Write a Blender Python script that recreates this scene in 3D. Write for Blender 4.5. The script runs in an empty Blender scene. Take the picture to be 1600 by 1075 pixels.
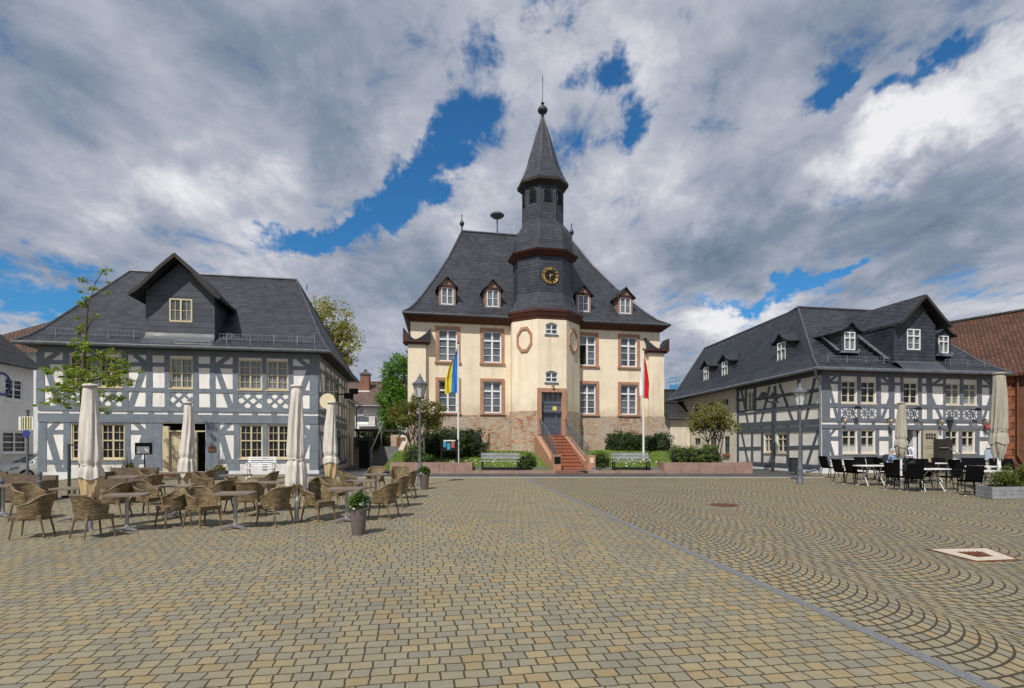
import bpy, math, random
import numpy as np
from mathutils import Matrix, Vector
random.seed(7); RNG = np.random.default_rng(7)
sc = bpy.context.scene; COL = sc.collection
PI = math.pi
# ------------------------------------------------------------------ survey: bearings read off the photograph
F = 900.0; HZ = 698.0; CX = 800.0; CAMZ = 2.0
SLOPE = 0.0289
def sstep(a, b, x):
    t = min(1, max(0, (x-a)/(b-a))); return t*t*(3-2*t)
def G(x, y):
    """height of the ground: the square climbs gently to the town hall, the lane on the left lies lower"""
    z = SLOPE*min(max(y, -6.0), 27.0)
    return z - 0.52*sstep(-18.0, -21.5, x)*sstep(17, 23, y)
def gp(px, py):
    y = CAMZ*F/(py-672.0); return Vector(((px-CX)/F*y, y, SLOPE*y))
def at(px, py, y):
    return Vector(((px-CX)/F*y, y, CAMZ+(HZ-py)/F*y))
class Fr:
    """a vertical facade plane: u runs along it, out points away from the building"""
    def __init__(s, x, y, deg):
        a = math.radians(deg); s.o = Vector((x, y, 0)); s.a = a
        s.U = Vector((math.cos(a), math.sin(a), 0)); s.N = Vector((math.sin(a), -math.cos(a), 0))
    def p(s, u, z, out=0.0):
        q = s.o + s.U*u + s.N*out; q.z = z; return q
    def uv(s, px, py, out=0.0):
        d = Vector(((px-CX)/F, 1, (HZ-py)/F)); o = s.o + s.N*out
        t = o.dot(s.N)/d.dot(s.N)
        q = d*t; return (q - o).dot(s.U), CAMZ + q.z
    def u(s, px, out=0.0): return s.uv(px, HZ, out)[0]
# ------------------------------------------------------------------ mesh builder
INV = {}
def rootof(o):
    while o.parent: o = o.parent
    return o
class MB:
    def __init__(s): s.v = []; s.f = []; s.uv = []; s.mi = []; s.cur = 0
    def face(s, pts, uv=None):
        n = len(s.v); pts = [Vector(p) for p in pts]; s.v += pts
        s.f.append(list(range(n, n+len(pts)))); s.mi.append(s.cur)
        if uv is None:
            a = pts[1]-pts[0]; b = pts[-1]-pts[0]; nn = a.cross(b)
            if nn.length < 1e-9 and len(pts) > 3: nn = (pts[2]-pts[1]).cross(pts[3]-pts[2])
            if nn.length < 1e-12: nn = Vector((0, 0, 1))
            nn.normalize()
            t = Vector((0, 0, 1)).cross(nn)
            if t.length < 0.05: t = Vector((1, 0, 0))
            t.normalize(); b = nn.cross(t)
            uv = [(p.dot(t), p.dot(b)) for p in pts]
        s.uv.append(uv)
    def hexa(s, p):   # p: bottom 4 ccw, top 4 ccw
        s.face([p[3], p[2], p[1], p[0]]); s.face(p[4:8])
        for i in range(4):
            j = (i+1) % 4; s.face([p[i], p[j], p[4+j], p[4+i]])
    def obox(s, o, ax, ay, az):
        o, ax, ay, az = Vector(o), Vector(ax), Vector(ay), Vector(az)
        if ax.cross(ay).dot(az) < 0: o = o+ay; ay = -ay
        s.hexa([o, o+ax, o+ax+ay, o+ay, o+az, o+ax+az, o+ax+ay+az, o+ay+az])
    def box(s, c, size, rz=0):
        M = Matrix.Rotation(rz, 3, 'Z'); ax = M@Vector((size[0], 0, 0)); ay = M@Vector((0, size[1], 0)); az = Vector((0, 0, size[2]))
        s.obox(Vector(c)-ax/2-ay/2-az/2, ax, ay, az)
    def bar(s, p0, p1, w, h, up=(0, 0, 1)):
        p0, p1, up = Vector(p0), Vector(p1), Vector(up); d = (p1-p0)
        side = d.cross(up)
        if side.length < 1e-6: side = d.cross(Vector((1, 0, 0)))
        side.normalize(); up = side.cross(d).normalized()
        s.obox(p0-side*w/2-up*h/2, d, side*w, up*h)
    def tube(s, p0, p1, r0, r1=None, n=8, caps=True):
        s.path([p0, p1], [r0, r0 if r1 is None else r1], n, caps)
    def path(s, pts, rad, n=8, caps=True):
        pts = [Vector(p) for p in pts]; rings = []
        if not hasattr(rad, '__len__'): rad = [rad]*len(pts)
        for i, p in enumerate(pts):
            d = (pts[min(i+1, len(pts)-1)] - pts[max(i-1, 0)])
            if d.length < 1e-9: d = Vector((0, 0, 1))
            d.normalize(); a = d.cross(Vector((0, 0, 1)) if abs(d.z) < 0.95 else Vector((1, 0, 0))).normalized(); b = d.cross(a)
            rings.append([p + a*math.cos(2*PI*k/n)*rad[i] + b*math.sin(2*PI*k/n)*rad[i] for k in range(n)])
        for i in range(len(pts)-1):
            for k in range(n):
                j = (k+1) % n
                s.face([rings[i][k], rings[i][j], rings[i+1][j], rings[i+1][k]][::-1])
        if caps: s.face(rings[0]); s.face(rings[-1][::-1])
    def lathe(s, c, prof, n=16, rot=0.0, sx=1, sy=1, cap=True):
        c = Vector(c); rings = []; L = 0; Ls = []
        for i, (r, z) in enumerate(prof):
            rings.append([c+Vector((r*sx*math.cos(2*PI*k/n+rot), r*sy*math.sin(2*PI*k/n+rot), z)) for k in range(n)])
            if i: L += math.hypot(r-prof[i-1][0], z-prof[i-1][1])
            Ls.append(L)
        for i in range(len(prof)-1):
            for k in range(n):
                j = (k+1) % n; w = 2*max(prof[i][0], prof[i+1][0])*math.sin(PI/n)
                w0 = 2*prof[i][0]*math.sin(PI/n); w1 = 2*prof[i+1][0]*math.sin(PI/n)
                s.face([rings[i][k], rings[i][j], rings[i+1][j], rings[i+1][k]],
                       [(k*3.7-w0/2, Ls[i]), (k*3.7+w0/2, Ls[i]), (k*3.7+w1/2, Ls[i+1]), (k*3.7-w1/2, Ls[i+1])])
        if cap:
            if prof[0][0] > 1e-4: s.face(rings[0][::-1])
            if prof[-1][0] > 1e-4: s.face(rings[-1])
    def ball(s, c, r, n=10, m=6, sz=1.0):
        s.lathe(c, [(max(1e-5, r*math.sin(PI*i/m)), -r*sz*math.cos(PI*i/m)) for i in range(m+1)], n, cap=False)
    def grid(s, fn, nu, nv, uvfn=None):
        P = [[Vector(fn(i/nu, j/nv)) for j in range(nv+1)] for i in range(nu+1)]
        for i in range(nu):
            for j in range(nv):
                s.face([P[i][j], P[i+1][j], P[i+1][j+1], P[i][j+1]],
                       None if uvfn is None else [uvfn(i/nu, j/nv), uvfn((i+1)/nu, j/nv), uvfn((i+1)/nu, (j+1)/nv), uvfn(i/nu, (j+1)/nv)])
    def build(s, name, mat, parent=None, smooth=False, weld=None):
        me = bpy.data.meshes.new(name)
        inv = INV.get(rootof(parent).name) if parent else None
        V = s.v if inv is None else [inv @ p for p in s.v]
        me.from_pydata([tuple(p) for p in V], [], s.f)
        uvl = me.uv_layers.new(name='UVMap')
        uvl.data.foreach_set('uv', [c for fu in s.uv for t in fu for c in t])
        mats = mat if isinstance(mat, (list, tuple)) else [mat]
        for m in mats: me.materials.append(m)
        if len(mats) > 1: me.polygons.foreach_set('material_index', s.mi)
        if weld or smooth:
            import bmesh
            bm = bmesh.new(); bm.from_mesh(me); bmesh.ops.remove_doubles(bm, verts=bm.verts, dist=weld or 1e-4)
            bmesh.ops.recalc_face_normals(bm, faces=bm.faces)
            bm.to_mesh(me); bm.free()
        if smooth:
            me.polygons.foreach_set('use_smooth', [True]*len(me.polygons))
            try: me.set_sharp_from_angle(angle=math.radians(40))
            except Exception: pass
        me.update()
        o = bpy.data.objects.new(name, me); COL.objects.link(o)
        if parent: o.parent = parent
        return o
def tag(o, label=None, cat=None, group=None, kind=None):
    if label: o['label'] = label
    if cat: o['category'] = cat
    if group: o['group'] = group
    if kind: o['kind'] = kind
    return o
def thing(name, label, cat, loc=(0, 0, 0), rz=0.0, group=None):
    o = bpy.data.objects.new(name, None); COL.objects.link(o); o.empty_display_size = 0.2
    o.location = loc; o.rotation_euler = (0, 0, rz)
    M = Matrix.Translation(Vector(loc)) @ Matrix.Rotation(rz, 4, 'Z'); INV[o.name] = M.inverted()
    return tag(o, label, cat, group)
def copy_tree(o, parent=None):
    c = o.copy(); COL.objects.link(c)
    if parent is not None: c.parent = parent
    for ch in list(o.children): copy_tree(ch, c)
    return c
def place(o, loc, rz, label, group=None):
    o.location = loc; o.rotation_euler = (0, 0, rz); o['label'] = label
    if group: o['group'] = group
    return o
# ------------------------------------------------------------------ materials
class NT:
    def __init__(s, tree): s.t = tree
    def n(s, kind, props=None, **inp):
        nd = s.t.nodes.new(kind)
        for k, v in (props or {}).items(): setattr(nd, k, v)
        for k, v in inp.items():
            key = int(k[1:]) if k[0] == '_' and k[1:].isdigit() else k.replace('_', ' ')
            s.set(nd, key, v)
        return nd
    def set(s, nd, key, v):
        if isinstance(v, bpy.types.Node): v = v.outputs[0]
        if isinstance(v, bpy.types.NodeSocket): s.t.links.new(v, nd.inputs[key])
        else: nd.inputs[key].default_value = v
    def math(s, op, a, b=0.0, c=None, clamp=False):
        nd = s.n('ShaderNodeMath', {'operation': op, 'use_clamp': clamp}, _0=a, _1=b)
        if c is not None: s.set(nd, 2, c)
        return nd.outputs[0]
    def vm(s, op, a, b=(0, 0, 0)):
        return s.n('ShaderNodeVectorMath', {'operation': op}, _0=a, _1=b).outputs[0]
    def mix(s, f, a, b, blend='MIX'):
        nd = s.n('ShaderNodeMix', {'data_type': 'RGBA', 'blend_type': blend})
        s.set(nd, 0, f); s.set(nd, 6, a); s.set(nd, 7, b); return nd.outputs[2]
    def mapr(s, v, a, b, c=0.0, d=1.0, smooth=False):
        nd = s.n('ShaderNodeMapRange', {'interpolation_type': 'SMOOTHSTEP' if smooth else 'LINEAR'})
        for i, x in enumerate((v, a, b, c, d)): s.set(nd, i, x)
        return nd.outputs[0]
    def noise(s, vec, scale, detail=3, rough=0.5, dist=0.0):
        return s.n('ShaderNodeTexNoise', None, Vector=vec, Scale=scale, Detail=detail, Roughness=rough, Distortion=dist).outputs['Fac']
    def uv(s): return s.n('ShaderNodeTexCoord').outputs['UV']
    def obj(s): return s.n('ShaderNodeTexCoord').outputs['Object']
    def pos(s): return s.n('ShaderNodeNewGeometry').outputs['Position']
    def mp(s, vec, loc=(0, 0, 0), rot=(0, 0, 0), scale=(1, 1, 1)):
        return s.n('ShaderNodeMapping', None, Vector=vec, Location=loc, Rotation=rot, Scale=scale).outputs[0]
def c4(c): return (c[0], c[1], c[2], 1)
def new_mat(name):
    m = bpy.data.materials.new(name); m.use_nodes = True; t = m.node_tree
    return m, NT(t), t.nodes['Principled BSDF']
def simple(name, col, rough=0.6, metal=0.0, var=0.18, scale=6.0, bump=0.0, bscale=60.0, spec=0.5, dirt=0.0):
    m, N, B = new_mat(name)
    p = N.pos(); f = N.noise(p, scale, 4, 0.6)
    dark = tuple(c*(1-var) for c in col); lite = tuple(min(1, c*(1+var)) for c in col)
    c = N.mix(N.mapr(f, 0.3, 0.7), c4(dark), c4(lite))
    if dirt:
        st = N.noise(N.mp(p, scale=(2.2, 2.2, 0.35)), 1.0, 4, 0.65)
        c = N.mix(N.mapr(st, 0.5, 0.75, 0, dirt), c, c4((0.22, 0.19, 0.15)))
    N.set(B, 'Base Color', c); B.inputs['Roughness'].default_value = rough; B.inputs['Metallic'].default_value = metal
    B.inputs['Specular IOR Level'].default_value = spec
    if bump:
        b = N.n('ShaderNodeBump', None, Strength=bump, Distance=0.02, Height=N.noise(p, bscale, 3)); N.set(B, 'Normal', b)
    return m
def brickmat(name, c1, c2, mortar, w, h, ms=0.012, rough=0.6, bump=0.6, offset=0.5, dist=0.02, big=0.25, spec=0.4, squash=1.0, sqf=2, shade=True):
    """courses laid in the surface's own UV (metres)"""
    m, N, B = new_mat(name)
    uv = N.uv()
    if dist:
        nz = N.n('ShaderNodeTexNoise', None, Vector=uv, Scale=2.5, Detail=2).outputs['Color']
        uv2 = N.vm('ADD', uv, N.vm('MULTIPLY', N.vm('SUBTRACT', nz, (0.5, 0.5, 0.5)), (dist*2, dist*2, 0)))
    else: uv2 = uv
    br = N.n('ShaderNodeTexBrick', {'offset': offset, 'squash': squash, 'squash_frequency': sqf}, Vector=uv2, Color1=c4(c1), Color2=c4(c2), Mortar=c4(mortar), Scale=1.0,
             **{'Mortar_Size': ms, 'Mortar_Smooth': 0.15, 'Bias': 0.0, 'Brick_Width': w, 'Row_Height': h})
    col = br.outputs['Color']
    f = N.noise(N.pos(), 0.7, 5, 0.65)
    col = N.mix(1.0, col, N.mix(N.mapr(f, 0.3, 0.7), c4((1-big,)*3), c4((1+big,)*3)), 'MULTIPLY')
    N.set(B, 'Base Color', col); B.inputs['Roughness'].default_value = rough; B.inputs['Specular IOR Level'].default_value = spec
    # each course tilts a little so that it catches the light like an overlapping slate
    sx = N.n('ShaderNodeSeparateXYZ', None, Vector=uv2)
    saw = N.math('FRACT', N.math('DIVIDE', sx.outputs[1], h))
    hgt = N.math('SUBTRACT', N.math('MULTIPLY', N.math('SUBTRACT', 1.0, saw), 0.6 if shade else 0.0), br.outputs['Fac'])
    hgt = N.math('ADD', hgt, N.math('MULTIPLY', N.noise(uv, 9.0, 3), 0.5))
    N.set(B, 'Normal', N.n('ShaderNodeBump', None, Strength=bump, Distance=0.03, Height=hgt))
    return m
def slatemat(name, c1, c2, w, h, line=0.16, rough=0.42, bump=0.8, big=0.3, jig=0.02, vline=0.003, tilt=0.0):
    """courses of slate: each course lifts towards its lower edge and its thin shadow line is painted into the colour"""
    m, N, B = new_mat(name); uv = N.mp(N.uv(), rot=(0, 0, -math.radians(tilt)))
    nz = N.n('ShaderNodeTexNoise', None, Vector=uv, Scale=1.7, Detail=3).outputs['Color']
    nz2 = N.n('ShaderNodeTexNoise', None, Vector=uv, Scale=11.0, Detail=2).outputs['Color']
    uv2 = N.vm('ADD', uv, N.vm('MULTIPLY', N.vm('SUBTRACT', nz, (0.5, 0.5, 0.5)), (jig*2, jig*2, 0)))
    uv2 = N.vm('ADD', uv2, N.vm('MULTIPLY', N.vm('SUBTRACT', nz2, (0.5, 0.5, 0.5)), (jig, jig, 0)))
    br = N.n('ShaderNodeTexBrick', {'offset': 0.43, 'squash': 0.8, 'squash_frequency': 3}, Vector=uv2, Color1=c4(c1), Color2=c4(c2), Mortar=c4([c*0.35 for c in c1]), Scale=1.0,
             **{'Mortar_Size': vline, 'Mortar_Smooth': 0.3, 'Bias': 0.0, 'Brick_Width': w, 'Row_Height': h})
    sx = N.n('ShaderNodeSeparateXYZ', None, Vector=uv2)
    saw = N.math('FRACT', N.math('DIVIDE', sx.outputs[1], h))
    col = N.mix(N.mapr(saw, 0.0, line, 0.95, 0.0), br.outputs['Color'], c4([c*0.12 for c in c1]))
    f = N.noise(N.pos(), 0.6, 5, 0.65); g = N.noise(N.mp(N.pos(), scale=(1.5, 1.5, 0.3)), 1.4, 4, 0.6)
    k = N.math('ADD', N.math('MULTIPLY', f, 0.6), N.math('MULTIPLY', g, 0.4))
    col = N.mix(1.0, col, N.mix(N.mapr(k, 0.33, 0.67), c4((1-big,)*3), c4((1+big, 1+big, 1+big*0.9))), 'MULTIPLY')
    N.set(B, 'Base Color', col); N.set(B, 'Roughness', N.mapr(f, 0.3, 0.7, rough-0.08, rough+0.14)); B.inputs['Specular IOR Level'].default_value = 0.5
    hgt = N.math('ADD', N.math('MULTIPLY', N.math('SUBTRACT', 1.0, saw), 0.8), N.math('MULTIPLY', N.noise(uv, 8.0, 3), 0.45))
    N.set(B, 'Normal', N.n('ShaderNodeBump', None, Strength=bump, Distance=0.03, Height=hgt)); return m
M = {}
SL_ = ((0.019, 0.022, 0.030), (0.040, 0.045, 0.058), 0.30, 0.23)
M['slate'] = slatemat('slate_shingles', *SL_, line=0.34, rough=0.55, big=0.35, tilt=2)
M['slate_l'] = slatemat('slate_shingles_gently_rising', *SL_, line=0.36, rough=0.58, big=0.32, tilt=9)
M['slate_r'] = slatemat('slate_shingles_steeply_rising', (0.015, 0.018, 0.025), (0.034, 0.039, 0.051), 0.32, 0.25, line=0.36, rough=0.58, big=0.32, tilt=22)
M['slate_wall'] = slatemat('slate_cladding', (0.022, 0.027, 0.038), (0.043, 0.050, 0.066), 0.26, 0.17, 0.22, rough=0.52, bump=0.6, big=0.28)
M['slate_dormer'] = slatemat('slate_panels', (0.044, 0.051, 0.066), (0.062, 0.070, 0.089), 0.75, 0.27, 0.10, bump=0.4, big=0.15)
M['tile_brown'] = brickmat('brown_roof_tiles', (0.075, 0.040, 0.026), (0.125, 0.066, 0.042), (0.010, 0.007, 0.006), 0.22, 0.26, 0.02, 0.7, 1.0, dist=0.02, big=0.35)
M['tile_red'] = brickmat('red_roof_tiles', (0.070, 0.030, 0.017), (0.135, 0.056, 0.030), (0.018, 0.009, 0.006), 0.19, 0.27, 0.022, 0.75, 1.0, dist=0.03, big=0.3)
M['tile_dark'] = brickmat('dark_roof_tiles', (0.022, 0.021, 0.021), (0.045, 0.042, 0.041), (0.006, 0.006, 0.006), 0.24, 0.28, 0.02, 0.6, 1.0, dist=0.02, big=0.35)
M['tile_pink'] = brickmat('weathered_roof_tiles', (0.12, 0.082, 0.068), (0.19, 0.13, 0.108), (0.03, 0.02, 0.018), 0.25, 0.30, 0.02, 0.8, 1.0, dist=0.02, big=0.2)
M['brick'] = brickmat('red_brick', (0.20, 0.055, 0.025), (0.30, 0.10, 0.045), (0.25, 0.2, 0.16), 0.22, 0.075, 0.012, 0.85, 0.5, shade=False)
def plaster(name, col, stain=(0.4, 0.33, 0.24), amt=0.35, base_z=None):
    m, N, B = new_mat(name); p = N.pos()
    f = N.noise(p, 1.3, 5, 0.62); g = N.noise(p, 26, 3, 0.6)
    streak = N.noise(N.mp(p, scale=(1.6, 1.6, 0.16)), 1.6, 5, 0.65)
    c = N.mix(N.mapr(f, 0.32, 0.7), c4([x*0.90 for x in col]), c4([min(1, x*1.05) for x in col]))
    c = N.mix(N.mapr(streak, 0.47, 0.74, 0, amt), c, c4(stain))
    if base_z is not None:
        z = N.n('ShaderNodeSeparateXYZ', None, Vector=p).outputs[2]
        zz = N.math('ADD', z, N.math('MULTIPLY', N.math('SUBTRACT', f, 0.5), 1.2))
        c = N.mix(N.mapr(zz, base_z, base_z+0.75, 0.4, 0.0), c, c4([x*0.6 for x in stain]))
    N.set(B, 'Base Color', c); B.inputs['Roughness'].default_value = 0.9; B.inputs['Specular IOR Level'].default_value = 0.25
    N.set(B, 'Normal', N.n('ShaderNodeBump', None, Strength=0.25, Distance=0.012, Height=N.math('ADD', g, f)))
    return m
M['plaster_white'] = plaster('white_infill_plaster', (0.87, 0.855, 0.83), (0.42, 0.38, 0.32), 0.34, 0.85)
M['plaster_cream'] = plaster('cream_plaster', (0.87, 0.765, 0.59), (0.55, 0.42, 0.27), 0.5, 3.75)
M['plaster_grey'] = plaster('pale_grey_plaster', (0.72, 0.73, 0.74), (0.45, 0.44, 0.42), 0.2)
M['plaster_beige'] = plaster('beige_plaster', (0.72, 0.665, 0.55), (0.38, 0.33, 0.25), 0.35)
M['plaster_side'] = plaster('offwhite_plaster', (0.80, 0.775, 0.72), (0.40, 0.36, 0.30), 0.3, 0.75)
def timber(name, col, var=0.22):
    m, N, B = new_mat(name); p = N.pos()
    g = N.noise(N.mp(p, scale=(9, 9, 2.2)), 3.0, 6, 0.7); f = N.noise(p, 2.1, 3)
    k = N.math('ADD', N.math('MULTIPLY', g, 0.65), N.math('MULTIPLY', f, 0.35))
    c = N.mix(N.mapr(k, 0.34, 0.66), c4([x*(1-var*1.5) for x in col]), c4([min(1, x*(1+var)) for x in col]))
    N.set(B, 'Base Color', c); B.inputs['Roughness'].default_value = 0.75
    N.set(B, 'Normal', N.n('ShaderNodeBump', None, Strength=0.35, Distance=0.01, Height=g))
    return m
M['timber'] = timber('blue_grey_timber', (0.180, 0.215, 0.255))
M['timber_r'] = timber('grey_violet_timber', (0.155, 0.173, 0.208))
M['timber_r_side'] = timber('dark_blue_timber', (0.085, 0.104, 0.132))  # darker and bluer than the front timber
M['wood_brown'] = timber('brown_wood', (0.16, 0.075, 0.03))
M['wood_dark'] = timber('dark_wood', (0.03, 0.026, 0.022))
M['wood_grey'] = timber('silvered_boards', (0.30, 0.31, 0.33), 0.3)
M['frame_cream'] = simple('cream_window_paint', (0.60, 0.52, 0.33), 0.5, var=0.1, scale=9)
M['frame_pale'] = simple('pale_window_paint', (0.62, 0.58, 0.47), 0.5, var=0.1, scale=9)
M['frame_white'] = simple('white_window_paint', (0.78, 0.79, 0.80), 0.45, var=0.06, scale=9)
M['door_cream'] = simple('cream_door_paint', (0.60, 0.52, 0.34), 0.5, var=0.1, scale=4, bump=0.1)
M['door_taupe'] = simple('taupe_door_paint', (0.42, 0.37, 0.27), 0.55, var=0.12, scale=4, bump=0.1)
M['door_blue'] = simple('blue_grey_door_paint', (0.085, 0.10, 0.14), 0.45, var=0.12, scale=3)
M['sand'] = simple('pink_sandstone', (0.42, 0.225, 0.145), 0.85, var=0.22, scale=5, bump=0.3, bscale=30, dirt=0.35)
M['sand_wall'] = simple('weathered_pink_sandstone', (0.30, 0.195, 0.155), 0.88, var=0.2, scale=2.5, bump=0.3, bscale=30, dirt=0.45)
M['sand_red'] = simple('red_sandstone', (0.30, 0.105, 0.052), 0.85, var=0.25, scale=4, bump=0.3, bscale=30, dirt=0.3)
M['cornice'] = simple('oxblood_cornice_paint', (0.072, 0.018, 0.011), 0.6, var=0.25, scale=5)
M['dormer_wood'] = simple('brown_red_dormer_paint', (0.30, 0.185, 0.15), 0.65, var=0.25, scale=6)
M['zinc'] = simple('grey_zinc', (0.20, 0.22, 0.245), 0.42, 0.55, var=0.25, scale=3)
M['zinc_dark'] = simple('dark_zinc', (0.085, 0.094, 0.108), 0.45, 0.3, var=0.3, scale=3)
M['lead'] = simple('bright_lead', (0.26, 0.285, 0.32), 0.4, 0.6, var=0.25, scale=5)
M['steel'] = simple('brushed_steel', (0.40, 0.40, 0.41), 0.32, 0.6, var=0.1, scale=20)
M['steel_white'] = simple('white_powder_coat', (0.78, 0.78, 0.77), 0.4, var=0.06, scale=6)
M['iron'] = simple('anthracite_iron', (0.040, 0.046, 0.055), 0.45, 0.2, var=0.2, scale=6)
M['iron_grey'] = simple('grey_iron_paint', (0.120, 0.130, 0.150), 0.5, 0.1, var=0.2, scale=6)
M['black'] = simple('matt_black', (0.008, 0.008, 0.009), 0.6, spec=0.25, var=0.2, scale=8)
M['void'] = simple('dark_interior', (0.008, 0.008, 0.009), 0.9, var=0.1)
M['gold'] = simple('gold_leaf', (0.70, 0.46, 0.13), 0.35, 0.7, var=0.1, scale=12)
M['brass'] = simple('brass', (0.42, 0.36, 0.24), 0.35, 0.6, var=0.15, scale=12)
M['cream_disc'] = simple('cream_sign_paint', (0.70, 0.63, 0.42), 0.5, var=0.06)
M['white_paint'] = simple('white_bench_paint', (0.74, 0.75, 0.76), 0.45, var=0.08, scale=7)
M['granite'] = simple('grey_granite', (0.15, 0.155, 0.165), 0.7, var=0.35, scale=45, bump=0.2)
M['kerb_light'] = simple('pale_kerb_stone', (0.42, 0.41, 0.38), 0.8, var=0.15, scale=3)
M['rust'] = simple('rusted_iron', (0.16, 0.055, 0.025), 0.85, var=0.4, scale=20)
M['concrete'] = simple('pale_concrete', (0.48, 0.43, 0.35), 0.85, var=0.15, scale=9, bump=0.2)
M['concrete_dark'] = simple('weathered_steps', (0.16, 0.165, 0.17), 0.85, var=0.25, scale=3, dirt=0.3)
M['pot_taupe'] = simple('taupe_planter', (0.135, 0.110, 0.098), 0.45, var=0.12, scale=4)
M['pot_dark'] = simple('slate_grey_planter', (0.035, 0.048, 0.062), 0.6, var=0.15, scale=6)
M['soil'] = simple('potting_soil', (0.03, 0.02, 0.014), 0.95, var=0.4, scale=30)
M['paper_blue'] = simple('blue_poster', (0.05, 0.30, 0.48), 0.6, var=0.25, scale=10)
M['paper_red'] = simple('red_poster', (0.42, 0.11, 0.09), 0.6, var=0.25, scale=10)
M['paper_white'] = simple('white_paper', (0.72, 0.72, 0.70), 0.7, var=0.06, scale=14)
M['sign_blue'] = simple('deep_blue_enamel', (0.03, 0.05, 0.24), 0.4, var=0.1)
M['sign_pale_blue'] = simple('pale_blue_board', (0.42, 0.52, 0.62), 0.5, var=0.12)
M['sign_red'] = simple('red_sign_paint', (0.55, 0.05, 0.07), 0.5, var=0.1)
M['sign_yellow'] = simple('yellow_notice', (0.72, 0.58, 0.14), 0.6, var=0.1)
M['yellow_cream'] = simple('pale_yellow_band', (0.62, 0.55, 0.20), 0.6, var=0.1)
M['bark'] = timber('tree_bark', (0.085, 0.066, 0.05), 0.35)
M['bark_pale'] = timber('pale_bark', (0.20, 0.155, 0.12), 0.3)
M['flag_blue'] = simple('blue_flag_cloth', (0.025, 0.20, 0.62), 0.8, var=0.1, scale=3)
M['flag_yellow'] = simple('yellow_flag_cloth', (0.80, 0.62, 0.015), 0.8, var=0.1, scale=3)
M['flag_red'] = simple('red_flag_cloth', (0.62, 0.02, 0.02), 0.8, var=0.1, scale=3)
M['flag_white'] = simple('white_flag_cloth', (0.76, 0.76, 0.77), 0.8, var=0.08, scale=3)
M['scaffold_blue'] = simple('blue_scaffold_sheet', (0.05, 0.27, 0.50), 0.6, var=0.15)
M['car_white'] = simple('white_car_paint', (0.62, 0.65, 0.67), 0.25, var=0.03, scale=2, spec=0.7)
M['tyre'] = simple('tyre_rubber', (0.015, 0.015, 0.015), 0.85, var=0.2)
M['cushion'] = simple('taupe_cushion', (0.13, 0.10, 0.08), 0.9, var=0.2, scale=9)
M['skin'] = simple('skin', (0.48, 0.26, 0.18), 0.6, var=0.08)
M['shirt_white'] = simple('white_shirt_cloth', (0.68, 0.68, 0.74), 0.85, var=0.1, scale=9)
M['cloth_dark'] = simple('dark_cloth', (0.018, 0.018, 0.024), 0.9, var=0.25, scale=9)
M['cloth_blue'] = simple('light_blue_cloth', (0.20, 0.32, 0.52), 0.9, var=0.15, scale=9)
M['hair_grey'] = simple('grey_hair', (0.34, 0.33, 0.31), 0.8, var=0.3, scale=40)
M['hair_brown'] = simple('brown_hair', (0.06, 0.035, 0.02), 0.7, var=0.3, scale=40)
M['leather'] = simple('red_brown_leather', (0.10, 0.03, 0.02), 0.6, var=0.2)
def glass(name, col, rough, var=0.5, ior=1.7):
    m, N, B = new_mat(name); p = N.pos()
    f = N.noise(p, 0.9, 3, 0.5)
    N.set(B, 'Base Color', N.mix(N.mapr(f, 0.35, 0.65), c4([c*(1-var) for c in col]), c4([c*(1+var) for c in col])))
    B.inputs['Roughness'].default_value = rough; B.inputs['IOR'].default_value = ior
    w = N.noise(p, 1.7, 2)
    N.set(B, 'Normal', N.n('ShaderNodeBump', None, Strength=0.06, Distance=0.05, Height=w))
    return m
M['glass_dark'] = glass('dark_window_glass', (0.012, 0.013, 0.016), 0.06, 0.6, 1.5)
M['glass_sky'] = glass('sky_tinted_glass', (0.105, 0.120, 0.135), 0.05, 0.6, 1.9)  # grey-blue sky reflection is painted into the base colour
M['glass_mid'] = glass('curtained_window_glass', (0.16, 0.18, 0.19), 0.08, 0.4, 1.6)
M['glass_lamp'] = glass('milky_lantern_glass', (0.60, 0.61, 0.62), 0.15, 0.12, 1.5)
M['curtain'] = simple('net_curtain', (0.45, 0.47, 0.50), 0.8, var=0.15, scale=12)
def weave(name, c1, c2, scale=1.0):
    m, N, B = new_mat(name); uv = N.uv()
    br = N.n('ShaderNodeTexBrick', {'offset': 0.5}, Vector=uv, Color1=c4(c1), Color2=c4(c2), Mortar=c4([c*0.25 for c in c1]), Scale=1.0,
             **{'Mortar_Size': 0.0035*scale, 'Mortar_Smooth': 0.4, 'Brick_Width': 0.11*scale, 'Row_Height': 0.026*scale})
    f = N.noise(N.pos(), 5, 4, 0.6)
    N.set(B, 'Base Color', N.mix(1.0, br.outputs['Color'], N.mix(N.mapr(f, 0.3, 0.7), (0.72, 0.72, 0.72, 1), (1.2, 1.2, 1.2, 1)), 'MULTIPLY'))
    B.inputs['Roughness'].default_value = 0.6
    N.set(B, 'Normal', N.n('ShaderNodeBump', {'invert': True}, Strength=0.9, Distance=0.008, Height=br.outputs['Fac']))
    return m
M['wicker'] = weave('brown_wicker', (0.15, 0.105, 0.050), (0.32, 0.235, 0.12), 1.0)
M['wicker_grey'] = weave('grey_brown_wicker', (0.16, 0.115, 0.075), (0.26, 0.19, 0.13))
M['weave_black'] = weave('black_weave', (0.004, 0.004, 0.0045), (0.008, 0.008, 0.0085)); M['weave_black'].node_tree.nodes['Principled BSDF'].inputs['Specular IOR Level'].default_value = 0.12; M['weave_black'].node_tree.nodes['Principled BSDF'].inputs['Roughness'].default_value = 0.85
M['tabletop'] = simple('grey_brown_table_top', (0.20, 0.155, 0.125), 0.4, var=0.15, scale=5)
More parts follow.
